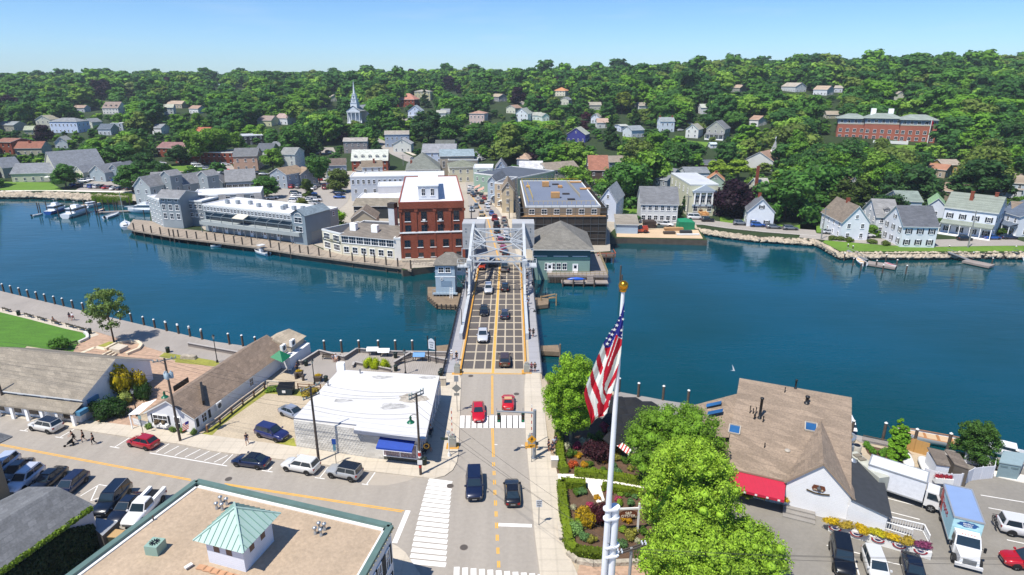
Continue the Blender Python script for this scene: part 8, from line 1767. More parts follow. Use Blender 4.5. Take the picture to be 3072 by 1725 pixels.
hb('dark-walled hotel wing with a black flue pipe','e',370,285,600,275,13,6.0,'#5b6670',GR_,'gable','x',3.8,nm='hotel_cottage')
hb('grey hotel cottage with two gabled bays in the middle','e',600,260,755,275,14,6.6,'#8f999f',GR_,'gable','y',3.2,nm='hotel_cottage')
hb('grey hotel cottage with a half-round window','e',850,250,1060,265,14,6.0,'#8f999f','#9a9b9d','gable','x',3.4,nm='hotel_cottage');hb('grey wing with dark gable right of the half-round window','e',1060,255,1205,250,12,6.0,'#67737b',GR_,'gable','y',3.0,nm='hotel_cottage')
for x,y,l in((500,165,'left'),(925,165,'right')):hb('small square roof lantern room on the %s hotel cottages'%l,'e',x,y,x+105,y+10,5,10.5,'#8e979c',GR_,'gable','y',1.6,nm='roof_lantern_room')
hb('grey hotel pavilion with big white-framed corner windows','e',1245,250,1580,230,12,6.2,'#8f9aa0',GR_,'gable','x',3.8,nm='hotel_cottage',win={'f':[(5,2.6,2.0,2.2)]})
hb('grey clapboard house with tan roof at the hotel car park','e',1745,150,1935,165,11,6.3,'#98a4b0','#97836e','gable','y',2.4);hb('lower grey annex with tan roof beside the car park house','e',2030,150,2100,160,8,5.6,'#8d949a','#97836e')
# the inn
A1,B1,C1=P('f',272,1028),P('f',485,1086),P('f',1085,1148);hi=zat(A1,'f',240,790)
CRM='#d8d2bc';r=hb('cream waterfront inn with black flat roof and white parapet','f',272,1028,485,1086,12,hi,CRM,'#3b3d42','flat',z=0,nm='inn',win={'f':[(1,1.0,2.6,1.7,.05,.45),(1,1.0,2.6,1.7,.55,.95),(1,hi-2.4,2.6,1.7,.05,.45),(1,hi-2.4,2.6,1.7,.55,.95)]})
W3=(B1-A1).length;sg_=MB().box(.3,W3-.3,-.12,-.02,3.05,3.75).bd('name_board',OBJP,r,'#3a4544');ltr('STEAMBOAT INN',.62,sg_,(W3/2,-.15,3.4),(pi/2,0,0),'#cfc6a4')
hi2=zat(B1,'f',480,850);r=hb('long cream wing of the inn with weathered shingle roof and white chimneys','f',490,1088,1085,1148,9,hi2,CRM,'#7b746c','gable','x',1.9,z=0,nm='inn',rx=.8,win={'f':[(7,hi2-2.15,2.1,1.9),(6,.9,1.6,1.7)],'r':[]})
W4=(C1-B1).length
for x,y in((.13,2.5),(.54,2.5)):m=MB();m.box(W4*x-.9,W4*x+.9,y,y+1.2,hi2-.5,hi2+2.6);m.bd('chimney',TRIM,r)
m=MB();m.box(W4*.66,W4*.66+1.8,7.0,8.8,2,hi2+6.5,0);m.box(W4*.66-.1,W4*.66+1.9,6.9,8.9,hi2+6.5,hi2+7.8,1);m.bd('tall_chimney',[STUC,mat('black_cap','#3b3432')],r,'#c2c6cb')
hb('black flat roof deck behind the inn wing','f',560,770,1050,800,9,hi2+.6,CRM,'#46484d','flat',z=hi2+.6,nm='inn_annex',win={});hb('white end wall and open stair between inn and brick block','f',1085,1148,1160,1150,9,6,'#dcd9d2','#d0cfcd','flat',z=0,nm='stair_block',win={})
hb('tan gabled hall with white trim behind the inn','f',580,665,860,660,9,4.2,'#a8a08e','#85796b','gable','y',2.6,z=4.2,nm='hall',win={})
# brick block
A5,B5=P('f',1163,1150),P('f',1888,1125);A5.y+=0;hbk=zat(A5,'f',1143,488);dpt=(P('f',1230,190,hbk)-P('f',1143,488,hbk)).length
wn=[(5,.9,1.35,1.5),(5,4.1,1.5,2.4),(4,8.9,1.5,2.3),(4,12.3,1.45,3.1)];sc_=hbk/18.2
r=hb('four-storey red brick block with white roof beside the bridge','f',1163,1150,1888,1125,dpt,hbk,'#fff',WR_,'flat',z=0,nm='brick_block',wm=BRK,win={'f':[(n,z_*sc_,w_,h_*sc_)for n,z_,w_,h_ in wn],'r':[(7,z_*sc_,w_,h_*sc_)for n,z_,w_,h_ in wn],'l':[(5,8.9*sc_,1.4,2.2),(5,12.3*sc_,1.4,2.6)]},trimc='#8f4530')
W5=(B5-A5).length;m=MB()
for x in(.0,.235,.52,.765,.97):m.box(W5*x,W5*x+.5,-.18,0,hbk*.5,hbk-1.6);m.box(W5*x-.1,W5*x+.8,-.24,0,hbk-2.4,hbk-1.7);m.box(W5*x,W5*x+.5,-.1,0,0,hbk*.47)
m.box(0,W5,-.3,0,hbk-1.6,hbk+.1);m.bd('pilasters',BRK,r);m=MB();m.box(-.1,W5+.1,-.16,.02,hbk*.475,hbk*.50);m.box(W5,W5+.12,0,dpt,hbk*.475,hbk*.5);m.bd('stone_band',TRIM,r)
m=MB();m.box(W5*.30,W5*.61,3.5,dpt*.62,hbk,hbk+3.4,0);m.box(W5*.29,W5*.62,3.3,dpt*.64,hbk+3.4,hbk+3.65,1);pn_=m.bd('penthouse',[CLAP,MEMB],r,'#d3d6da');[put(wmh(1.0,1.9),'window',pn_,W5*x,3.5,hbk+1.0,0)for x in(.38,.52)]
for i in(1,2):m=MB();x=W5*(.125+.25*i);m.box(x-.35,x+.35,-.6,0,12.3*sc_,12.3*sc_+.55);m.bd('air_conditioner',WHT,r)
# buildings behind the quay
def T(rows):
 for w in rows:k=w[-1]if isi(w[-1],dict)else{};w=w[:-1]if isi(w[-1],dict)else w;hb(*w,**k)
FL=dict(roof='flat',nm='building')
T([('low black-fronted building with tan roof strip between lot and brick block','f',610,520,1140,520,6,4.5,'#2b3338','#8d8576',dict(nm='building',rh=1.6,rx=.9,win={'f':[(3,.8,2.2,2.0,.0,.5)]})),('white-roofed flat building crowded with vents behind the black-fronted one','f',625,458,1150,455,14,5.4,'#bdbfc2',WR_,dict(FL,win={})),('white block with plain wall beside the green street tree','f',888,300,1200,292,10,8,'#c6c4c4',WR_,dict(FL,win={})),('long white two-storey building with white roof and window band','b',885,1100,1775,1092,11,9.5,'#b9c0ca',WR_,dict(FL,win={'f':[(18,6.6,1.0,1.7),(10,3.2,1.0,1.5)],'l':[(3,6.6,1,1.5)]})),('small grey-brown roofed house before the long white building','f',640,110,700,115,8,4,'#c9ccd0','#857b70'),('white gabled house with brown roof and brick chimney behind the long white building','b',1000,1010,1190,1005,8,6,'#cdd3da','#857868',dict(chim=[(.6,.3,.8)])),('big dark green-grey hipped roof building near the street bend','b',1415,1030,1735,1025,22,6,'#c9c7c0','#7c8078',dict(roof='hip',rh=6,chim=[(.15,.3,-3)])),('grey house with white balcony and brown roof left of the long white building','b',655,992,845,992,11,7.5,'#9fabb8','#6f625a',dict(prc=(4.2,2,.1,.9))),('brick building with five white dormers on its pale roof','b',900,950,1240,945,13,5.5,'#fff','#c9ccc3',dict(wm=BRK,dorm=5,rh=4.6,nm='building')),('taupe clapboard building with white trim on the church road','b',822,768,1045,765,11,7,'#978d8b','#a8a29b',dict(rh=1.6)),('blue-grey stepped house at the bend of the church road','b',1212,702,1440,700,11,8,'#9aa8ba','#a19a90',dict(rh=1.8)),('white gabled cottage below the blue-grey stepped house','b',1292,792,1460,790,10,5,'#d3d4cc','#a9abae',dict(ridge='y',rh=3)),('white-blue clapboard house with long grey roof behind the bank','b',1565,872,1880,870,13,8.5,'#b7c3d6','#93959a',dict(rh=3.6)),('dark-roofed building behind the white-blue clapboard house','b',1690,805,1865,800,10,7,'#a7a79c','#5f635d'),('beige stone bank with metal roof and columns','b',1735,905,2055,900,12,9.5,'#a89f90','#8fa0a8',dict(rh=2.5,nm='bank',win={'f':[(5,4,1.2,3)]})),('low beige two-storey shop row at the street bend','b',1825,1010,2095,1008,14,7,'#c4bea6','#7f8373',dict(roof='hip',rh=2.2,nm='shop')),('tan hipped-roof shop with white band right of the bank','b',1810,945,2090,940,10,8,'#8b857b','#3f464c',dict(FL))])
# the right side of the main street, near to far
T([('tan gabled shop nearest the scaffolded building','g',535,300,655,300,14,8.5,'#c7b99d','#8a7a67',dict(ridge='y',rh=2.6,nm='shop')),('beige narrow shop with cornice on the main street','g',460,235,545,240,16,9,'#b9a88f','#5f656e',dict(FL)),('pale blue false-fronted shop on the main street','g',388,212,470,215,16,8.5,'#a9b7c6','#6a7078',dict(ridge='y',rh=1.8,nm='shop')),('long green-fronted shop with dark blue-grey roof','g',250,135,700,190,26,7.5,'#8fa896','#4f5661',dict(FL)),('pale green shop with white sawtooth roof light','g',240,85,440,85,12,8.5,'#b7c4ba','#d6dadd',dict(FL)),('pale blue gabled house behind the sawtooth roof','b',2260,1020,2360,1020,12,7.5,'#a6b3c2','#8b8d90',dict(ridge='y',rh=3))])
r=tg('street_awnings','pink and white awnings along the main street shops','awning',tuple(G('g',330,330)))
for i,(x,y,c)in en([(300,275,'#c79a88'),(340,300,'#c79a88'),(480,350,'#bcc2c8'),(560,400,'#c9ccc8')]):a=G('g',x,y,3.2);MB().add([a+V3((-2,-3,-.6)),a+V3((.4,-3,.4)),a+V3((.4,3,.4)),a+V3((-2,3,-.6))],[(0,1,2,3)]).bd('awning',CLO,r,c,wd=1)
# scaffolded block
A6,B6=P('g',780,478,11),P('g',1555,475,11);D6=(P('g',690,215,11)-A6).length;W6=(B6-A6).length
NET=mat('scaffold_netting','#3a332e',ro=.95,nz1=(.25,.35,(1,1,.15)),nz2=(2,.25),lines=[('Z',2.1,.5)]);DRF=mat('roof_underlay','#6d7688',ro=.8,nz1=(.1,.08),lines=[('Y',1.1,.12)]);PLY=mat('plywood','#b98d5b',ro=.85,nz1=(1,.1))
r=hb('big block under scaffolding and dark netting with a blue-grey unfinished roof','g',780,478,1555,475,D6,11,'#8a7c6a','#5b6478','flat',nm='scaffolded_building',rm=DRF,win={'f':[(6,8.7,1.6,1.5)]},wm=STUC)
m=MB()
for(x0,y0,x1,y1)in((-1.5,-1.5,W6+1.6,-1.45),(W6+1.55,-1.5,W6+1.6,D6+1),(-1.55,-1.5,-1.5,D6+1)):m.box(x0,x1,y0,y1,-1.5,8.2 if y1<0 else 10.6)
m.bd('netting',NET,r);m=MB()
for i in rg(12):x=-1.6+i*(W6+3.2)/11;m.bar((x,-1.65,-1.5),(x,-1.65,11.6),.08)
for z_ in(2,4.1,6.2,8.3,9.6,10.9):m.bar((-1.6,-1.7,z_),(W6+1.6,-1.7,z_),.12);m.bar((W6+1.7,-1.7,z_),(W6+1.7,D6,z_),.12);m.bar((-1.7,-1.7,z_),(-1.7,D6,z_),.12)
for i in rg(8):y=-1.6+i*(D6+2)/7;m.bar((W6+1.7,y,-1.5),(W6+1.7,y,11.6),.12);m.bar((-1.7,y,-1.5),(-1.7,y,11.6),.12)
m.bd('scaffold',mat('scaffold_steel','#6d7072',ro=.5,metal=.5),r);MB().box(-1.4,W6+1.5,-1.4,-.1,8.25,8.35).bd('scaffold_deck',PLY,r)
for x,y,a,b in((.38,.75,2.2,1.4),(.45,.3,2.6,1.5),(.60,.70,1.4,.5),(.1,.72,1.2,.3),(.9,.92,4,.2),(.97,.62,3.4,.2)):m=MB();m.box(W6*x-a/2,W6*x+a/2,D6*y-1,D6*y+.8,11,11.1+b);m.bd('roof_hatch',PLY,r)
for x,y in((.55,.82),(.63,.42),(.66,.22)):MB().box(W6*x-1.1,W6*x+1.1,D6*y-.5,D6*y+.5,11,11.3).bd('roof_opening',mat('black_cap'),r)
m=MB();YT=mat('yellow_tape','#d6b21c',ro=.6)
for a,b in(((.05,.06),(.95,.06)),((.05,.06),(.02,.95)),((.12,.2),(.1,.8)),((.02,.97),(.95,.97)),((.8,.3),(.75,.9))):
 n=14;p=V3((W6*a[0],D6*a[1],11));q=V3((W6*b[0],D6*b[1],11));[m.bar(p.lerp(q,k/n),p.lerp(q,k/n)+Z(1),.07)for k in rg(n+1)];m.bar(p+Z(.95),q+Z(.95),.06)
m.bd('warning_line',YT,r)
# green building on the pier
A7=P('g',868,1168,.4);hg=zat(A7,'g',845,893)-.4;r=hb('green-grey clapboard building on piles with wide hipped roof and river deck','g',868,1168,1440,1172,17,hg,'#7d9a92','#7d7a73','hip',z=.0,rh=4.2,ov=.8,nm='pier_building',win={'f':[(1,hg-2.3,3.4,1.4,.0,.2),(1,hg-2.3,3.4,1.4,.35,.6),(1,hg-2.3,3.4,1.4,.68,.95),(4,.9,1.1,1.7,.18,.6)],'r':[]});W7=(P('g',1440,1172)-P('g',868,1168)).length
for x in(.28,.74):put(door_mesh(1.1,2.2,'#d5d8da'),'door',r,W7*x,-.06,.1,0)
MB().box(-.02,W7+.02,-.1,-.03,hg*.52,hg-.1).bd('upper_wall_band',CLAP,r,'#2f5f63')
m=MB();m.box(W7*.24,W7+4.2,-2.8,-.02,-.1,.3);m.box(W7+.02,W7+4.2,-.02,17,-.1,.3);m.box(W7*.48,W7+4,-5.2,-2.8,-1.0,-.75);m.bd('deck',WOOD,r);m=MB();n=40
for i in rg(n):x=W7*.24+i*(W7*.76+4.2)/n;m.box(x,x+.22,-2.85,-2.8,-1.5,-.1)
m.bd('skirt_boards',WOODP,r);m=MB()
for a,b in(((W7*.24,-2.7),(W7+4.1,-2.7)),((W7+4.1,-2.7),(W7+4.1,16))):
 n=14;p,q=V3((*a,.3)),V3((*b,.3));[m.bar(p.lerp(q,k/n),p.lerp(q,k/n)+Z(1.05),.1)for k in rg(n+1)];[m.bar(p+Z(z_),q+Z(z_),.1)for z_ in(.5,1.05)]
m.bd('railing',mat('tan_timber','#a0906f',ro=.9),r)
for i in rg(8):m=MB();x=W7*.05+i*(W7+2)/7;m.tube([(x,-2.6 if i>1 else.3,-4),(x,-2.6 if i>1 else.3,.1)],.2,7);m.bd('pile',WOODP,r)
for i in rg(4):m=MB();x=W7*.5+i*(W7*.55)/3;m.tube([(x,-5.3,-4),(x,-5.3,.3)],.18,7);m.bd('pile',WOODP,r)
m=MB();[m.box(W7*.93,W7*.93+1.5,-5.1+.45*i,-4.65+.45*i,-.8+.26*i,-.6+.26*i)for i in rg(5)];m.bd('stairs',WOOD,r)
r=tg('timber_jetty','small timber jetty with orange barrier right of the scaffolding','jetty',(24,161,0));m=MB();m.box(22.5,27.5,159,163,-.2,.15);[m.tube([(x,159.2,-4),(x,159.2,.6)],.2,7)for x in(23,25,27)];m.bd('deck',WOODP,r,wd=1);m=MB();m.bar((22.5,159,1.1),(27.5,159,1.1),.12);m.bar((27.5,159,1.1),(27.5,163,1.1),.12);[m.bar((x,159,.1),(x,159,1.1),.1)for x in(22.6,25,27.4)];m.bd('railing',mat('orange_barrier','#c05a34'),r,wd=1)
# construction yard on the sandy pier
r=tg('telehandler','orange telescopic loader parked on the sandy pier','construction vehicle',tuple(P('h',270,830)),3.1)
MB().box(-2.2,2.2,-1.0,1.0,.6,1.3).box(-2.2,-.6,-1.0,1.0,1.3,1.9).bd('body',CARP,r,'#b8472a');MB().bar((-2.0,0,2.1),(3.4,0,1.5),.5,.5).bd('boom',CARP,r,'#c04c30');m=MB();frust(m,-.5,.9,-.4,.6,.4,.35,1.3,2.4,0);m.bd('cab',CGL,r)
for x in(-1.4,1.5):
 for s in(-1,1):w_=link('wheel',wheel_meshes(.6)[0],r,None,(x,s*1.0,.6),0);w_.scale=(1,1.8,1)
r=tg('site_tent','bright green tarpaulin shelter in the construction yard','tent',tuple(P('h',775,785)));m=MB();m.add([(-2.4,-1.8,0),(2.6,-1.8,0),(2.6,1.8,0),(-2.4,1.8,0),(-2.4,-1.8,2.6),(2.6,-1.8,2.4),(2.4,1.8,2.7),(-2.2,1.8,2.9),(0,0,3.5)],[(0,1,5,4),(1,2,6,5),(3,0,4,7),(4,5,8),(5,6,8),(6,7,8),(7,4,8)]);m.bd('tarpaulin',mat('green_tarpaulin','#0f7a54',ro=.6,nz1=(1,.12)),r)
for x,y,w_,d_,h_,c,l in((500,775,3,1.5,.6,'#3a4a4a','dark low crate'),(650,805,6,1.6,.9,'#b08a60','stack of tan lumber'),(600,845,3.5,1.6,.7,'#4a4038','dark pallet stack'),(790,835,4,1.4,.8,'#33383c','black skip'),(810,862,8,.7,.5,'#d5d8d8','long white pipe bundle'),(370,770,4,3,2.2,'#3f322b','dark open container'),(700,745,3,1.6,.9,'#c5c2ba','pale heap of sacks')):
 p=P('h',x,y);r=tg('building_supplies','%s in the construction yard on the pier'%l,'building material',(p.x,p.y,.1));m=MB();n=max(1,int(h_/.3));[m.cbox((random.uniform(-.1,.1),0,(i+.5)*h_/n),(w_*random.uniform(.85,1),d_,h_/n*.85),0,random.uniform(-.06,.06))for i in rg(n)];m.bd('stack',OBJP,r,c)
hb('low concrete building with pale blue wall at the start of the sandy pier','h',0,730,245,735,9,3,'#a5b8cc','#968f84','shed',nm='pump_house',rh=1.2,win={})

# ---------------------------------- far bank: houses on the right shore
SH=dict(shut=1)
T([('white-grey shop house with long grey roof and dark shingled upper wall','h',280,492,705,500,12,6.5,'#d0d1d0','#77797d',dict(rh=4.6,win={'f':[(6,4.2,1.2,1.6),(6,1.0,1.3,1.6)]})),('white gabled house right of the scaffolded building','c',822,1320,985,1330,15,7,'#ced6e6','#9aa0a5',dict(ridge='y',rh=4.2)),('small white cape house with black shutters and brick base','h',1500,575,1805,590,12,5.2,'#d8dde4','#6d7178',dict(ridge='y',rh=4,chim=[(.45,.5,.6)],**SH)),('white saltbox house with brown roof and brick basement','i',490,700,800,705,15,5.6,'#e0e4ea','#85796c',dict(ridge='y',rh=4.6,chim=[(.5,.5,.8)])),('white house with two white chimneys, dark roof and raised porch','i',1190,745,1585,752,11,6.3,'#e0e4ea','#62656c',dict(rh=4.6,z=6.3,**SH)),('white rear wing with dormer behind the two-chimney house','i',880,640,1130,650,13,5.5,'#dfe2e8','#8f8f8f',dict(rh=4.2,dorm=1)),('big white house with pale green roof, pediment and wraparound porch','i',1660,530,2260,600,13,8,'#dce1ea','#8a9288',dict(rh=3.8,chim=[(.42,.3,.9),(.85,.5,.9)],prc=(3.6,3.2,0,1),**SH)),('white house with dark blue roof at the right edge','i',2270,570,2520,640,14,6.3,'#dce1ea','#5f6b7c',dict(rh=3.2,prc=(3.2,2.5,0,1))),('brown-roofed house cut by the right edge of the picture','i',2440,640,2700,660,12,5.5,'#dce1ea','#857768',dict(rh=3.6)),('grey-green roofed cottage among the right shore trees','i',1140,462,1400,470,12,4.6,'#c3cdd9','#84918a',dict(rh=2.6)),('pale green-roofed shed house behind the two-chimney house','i',1480,500,1660,515,12,4.6,'#d4dae4','#8fb389',dict(ridge='y',rh=2.2)),('white-roofed little shed under the right shore trees','i',735,440,865,440,7,3,'#cfd3d6','#d3d6d9',dict(rh=1)),('tan-roofed ranch house behind the right shore trees','d',1610,1320,1885,1350,12,3.8,'#8b7f70','#9a8775',dict(rh=2.4)),('pale blue house with tan roof near the right edge','d',2210,1245,2440,1260,11,6,'#b3c2d2','#9c9083',dict(rh=3)),('lower tan-roofed house below the pale blue house near the right edge','d',2190,1305,2400,1315,9,3.6,'#c3c9cf','#9c9083',dict(rh=1.8)),('cream house with tall brick chimney left of a big maple','h',1620,330,1760,330,10,7.5,'#d2cbb0','#a9a79f',dict(rh=3.2,chim=[(-.06,.2,4.5)])),('grey steep-gabled house above the white temple-fronted house','c',1465,1135,1635,1110,11,6.5,'#8f959c','#7c8087',dict(ridge='y',rh=4)),('white low house with long window row among the trees','c',1640,1060,1860,1065,12,4,'#cfd5dc','#7f858a',dict(rh=1.8)),('dark brick ranch with grey roof above the low white house','c',1785,985,2010,985,9,3.6,'#fff','#5a6068',dict(wm=BRK,rh=1.8)),('green-walled house with bright orange-tan roof beside the purple maple','c',1840,1130,2000,1140,9,5,'#9db0a2','#b9855f',dict(ridge='y',rh=2.6,chim=[(.5,.5,.5)])),('brick house with white sloping roof behind the dark-roofed shops','c',75,1025,288,1025,11,7,'#fff','#c9c9cb',dict(wm=BRK,rh=2.6,win={'f':[(2,3.5,2.8,1.6)]})),('tan hip-roofed little house above the brick house','c',45,930,155,932,9,4,'#8b93a5','#b59b85',dict(roof='hip',rh=2.4)),('grey-green house with long tan-grey roof beside the big round tree','c',330,1040,630,1015,10,6.5,'#b5b7a5','#94897c',dict(rh=2.6)),('house with big red-brown roof behind the scaffolded building','c',728,1035,908,1035,11,7,'#5b4a42','#a36f5b',dict(rh=5.6)),('grey-roofed house right of the big red-brown roof','c',920,960,1075,955,10,5,'#8797ab','#958c80',dict(rh=2.4)),('indigo and white gabled house on the middle hillside','c',515,700,692,702,12,5,'#3b3f8f','#b0b4a6',dict(ridge='y',rh=4)),('white house with orange hip roof high on the middle hill','c',390,288,502,288,12,5.5,'#dcdccb','#c98f63',dict(roof='hip',rh=3)),('white gambrel-gabled house at the upper end of the street','c',30,505,150,505,14,6,'#dbe1e4','#a0a79f',dict(ridge='y',rh=4)),('low white wing beside the gambrel-gabled house','c',190,520,265,520,9,4,'#ccd3d6','#a5a79f',dict(rh=2)),('small white gabled garage right of the gambrel-gabled house','c',285,530,352,525,8,4,'#cfd7d9','#a2a49b',dict(ridge='y',rh=2)),('tan-roofed house beside the two purple maples','c',805,590,910,590,10,4,'#c5c6c4','#b39a8a',dict(rh=2.6)),('white house with grey roof above the purple maples','c',745,540,825,540,9,4.5,'#d5dbe2','#a9a79c',dict(ridge='y',rh=2.6)),('long grey roof with red chimneys on the middle hill','c',727,425,842,420,9,4.5,'#b5b7ad','#a29d90',dict(rh=2.2)),('white flat-topped house left of a tall dark spruce','c',1030,622,1100,620,9,4,'#ccd3e2','#b8bbb5',dict(rh=.8)),('white cottage with grey roof between the dark spruces','c',1130,665,1250,650,10,5,'#cdd5da','#8f979c',dict(rh=2.4)),('white house with two tall white chimneys on the right hillside','c',1402,580,1535,580,10,7,'#cfd9e2','#8e979a',dict(rh=2.4,chim=[(.06,.5,1),(.93,.5,1)])),('white cross-gabled house right of the twin-chimney house','c',1640,650,1760,655,12,5.5,'#d8d9d5','#a7a598',dict(ridge='y',rh=3)),('grey Victorian house with wide porch on the right hillside','c',1835,645,2010,650,13,6.5,'#a5a69e','#7d8084',dict(ridge='y',rh=4.5,prc=(3,3,0,1))),('tiny white shed on the right hillside lawn','c',1875,795,1932,795,5,2.5,'#d9dce4','#c2d0d4',dict(rh=.8)),('white house glimpsed high in the right hillside wood','c',1785,450,1845,445,9,5,'#d6dbe0','#b9bdb4',dict(rh=2.5)),('tan-roofed house near the top of the right hill','c',2065,260,2150,262,10,4,'#8f968f','#b5a28f',dict(rh=2.6)),('grey-white gabled house on the far right ridge','d',128,330,262,345,12,5,'#c9d0d6','#b3aa9e',dict(rh=3.2)),('white house with tan roof on the far right ridge','d',430,365,560,372,11,5,'#d9dde2','#b5a08c',dict(rh=3)),('small grey-roofed house beside the ridge house','d',625,357,706,358,9,4,'#c0c6d4','#a9a298',dict(rh=2)),('red-brown low roof below the school hill','d',1500,1115,1680,1130,10,4,'#a99b88','#a97a62',dict(rh=2)),('tan house with yellow end below the school hill','d',1650,1088,1820,1080,9,4,'#c9a45e','#a89c8f',dict(rh=2)),('white mansion with hipped grey roof on the left hillside','a',462,580,720,582,12,8,'#c8d6f0','#8a8e92',dict(roof='hip',rh=2.2)),('beige gabled house left of the white mansion','a',330,562,470,562,11,6.5,'#c9c9b8','#a9a48f',dict(ridge='y',rh=3)),('white house with three dormers and brown roof on the left hill','a',962,452,1110,452,12,5.5,'#dcdcd8','#93837a',dict(rh=5,dorm=3)),('little brown-roofed house above the left hillside trees','a',682,452,792,452,9,4,'#c9d0d8','#a38e80',dict(rh=2.2)),('tan roofed house high on the left hill','a',1570,415,1712,415,9,4,'#b9b0a0','#b5a291',dict(rh=2.8)),('white gabled house near the left hilltop clearing','a',1540,448,1630,445,10,6,'#d3d9d6','#b5b8a8',dict(rh=2.6)),('pale green-roofed yellow house at the far left','a',222,662,320,655,9,4,'#b9b993','#a6ad93',dict(rh=2.4)),('low cream house with red-brown roof at the far left','a',135,835,385,828,11,4.2,'#b7b4a0','#93614f',dict(rh=3.2,chim=[(.45,.4,.6)])),('white gabled house behind the left waterfront trees','a',512,778,632,772,11,4.5,'#ccd4d6','#a9aaa5',dict(ridge='y',rh=3)),('brick building cut by the left edge','a',-60,770,100,775,14,7,'#fff','#93695b',dict(wm=BRK,rh=1.6)),('grey roof cut by the left edge above the brick building','a',-40,612,125,615,11,4.5,'#a5a79c','#8f979a',dict(rh=2.2)),('white house with dark blue-grey roof in the left trees','a',920,648,1040,648,10,4.5,'#c5ccd6','#5f6a76',dict(rh=3)),('white flat-roofed annex right of the dark blue-grey roof','a',1040,598,1152,595,8,5.5,'#d6dbe0','#cdd0d2',dict(FL)),('long brick building with maroon roof behind the marina trees','a',1475,822,1790,832,12,5.5,'#fff','#8d6b69',dict(wm=BRK,rh=2.6)),('orange-red roofed house with brick chimney on the left hillside','a',1842,675,1972,675,10,5,'#a99584','#b26a4f',dict(rh=2.4)),('long red brick building behind the two willow-green trees','a',1640,868,2190,872,14,6,'#fff','#8f8a85',dict(FL,wm=BRK)),('pink-walled restaurant house with grey roof by the red parasols','a',2195,905,2420,900,14,7.5,'#cba58e','#6f7174',dict(rh=3.2)),('low pink front wing of the restaurant house','a',2200,972,2350,970,6,3.8,'#cb9a7e','#6f6a66',dict(FL)),('dark long warehouse with pale flat roof behind the pink house','a',2140,725,2480,700,16,6,'#37323a','#b4b8bd',dict(FL)),('white-fronted house with dark grey roof behind the pink house','b',0,845,150,850,12,5.5,'#cbcdbd','#5f646c',dict(rh=3)),('small pale house right of the white-fronted house','b',130,805,222,810,9,4,'#c9ccc0','#787d83',dict(rh=2)),('tall white house on a stone base by the round street tree','b',225,890,362,888,15,8.5,'#c9ccc6','#8d8f8d',dict(rh=2.6)),('yellow gabled house on the church hill','b',10,565,142,570,12,4.5,'#c9cba6','#9a8a83',dict(rh=3)),('white house with pink turret on the church hill','b',180,542,292,548,11,5,'#d9dde2','#b09a94',dict(rh=3)),('white porch house right of the church','b',1432,480,1562,480,13,7,'#d3dcf0','#a3adb5',dict(ridge='y',rh=4,prc=(3,2.4,0,1))),('red brick hall with pinkish-red hipped roof on the hill','b',1330,370,1492,370,14,7,'#fff','#bc8271',dict(wm=BRK,roof='hip',rh=5)),('tall beige mansion half hidden in the hilltop trees','b',1492,296,1640,296,12,9,'#c8c39e','#a9a498',dict(roof='hip',rh=1.6)),('pink Italianate villa with cupola on the middle hillside','b',2010,505,2152,505,14,8,'#d3bdb5','#b08c7a',dict(roof='hip',rh=1.8)),('cream gabled house glimpsed left of the pink villa','b',1700,500,1790,500,9,4,'#c9cfcc','#a9aaa2',dict(rh=2)),('roof among the trees right of the pink villa','b',2215,335,2290,345,9,5,'#8d95a0','#b0a48f',dict(rh=2.4)),('small house with brown roof above the town centre','d',555,610,680,605,10,3,'#9a9a88','#a29786',dict(rh=2))])
for i,(f,x,y)in en([('a',2250,200),('a',820,585),('a',1820,455),('b',740,350),('b',1780,490),('b',2400,450),('c',1240,430),('c',490,375),('c',2280,560),('d',1250,420),('a',1470,640),('d',800,1250)]):hb('pale house half hidden by hillside trees',f,x-40,y,x+45,y+3*(i%3-1),9,4.5,('#dfe2e4','#cfd3c4')[i%2],('#a39c92','#8b9095','#a88c7a')[i%3],ridge='xy'[i%2],prot=.5,grp='pale hillside houses')
# waterfront restaurant with grey roofs at the far left
T([('low cream waterfront restaurant wing with arched centre and grey roof','a',100,1075,500,1060,14,4.2,'#c9c9b5','#83878e',dict(rh=3.6,dorm=0)),('cream hall with big grey roof and long skylight','a',520,1020,985,985,22,6.0,'#c9c9b5','#797e86',dict(rh=6.5)),('grey gabled wing nearest the small car park','a',840,1055,985,1060,14,4.5,'#9fadb5','#83878e',dict(ridge='y',rh=3)),('second grey gabled wing by the small car park','a',1005,1050,1135,1045,14,4.5,'#97a5ad','#83878e',dict(ridge='y',rh=3)),('cream gabled porch of the left waterfront restaurant','a',690,1050,780,1060,9,4,'#cfccb4','#83878e',dict(ridge='y',rh=2.6)),('grey roofed wing at the far left of the waterfront restaurant','a',20,1020,200,1000,14,5,'#a5ada8','#757b85',dict(rh=4))])
A,B=G('a',600,940,10.5),G('a',800,945,10.5)
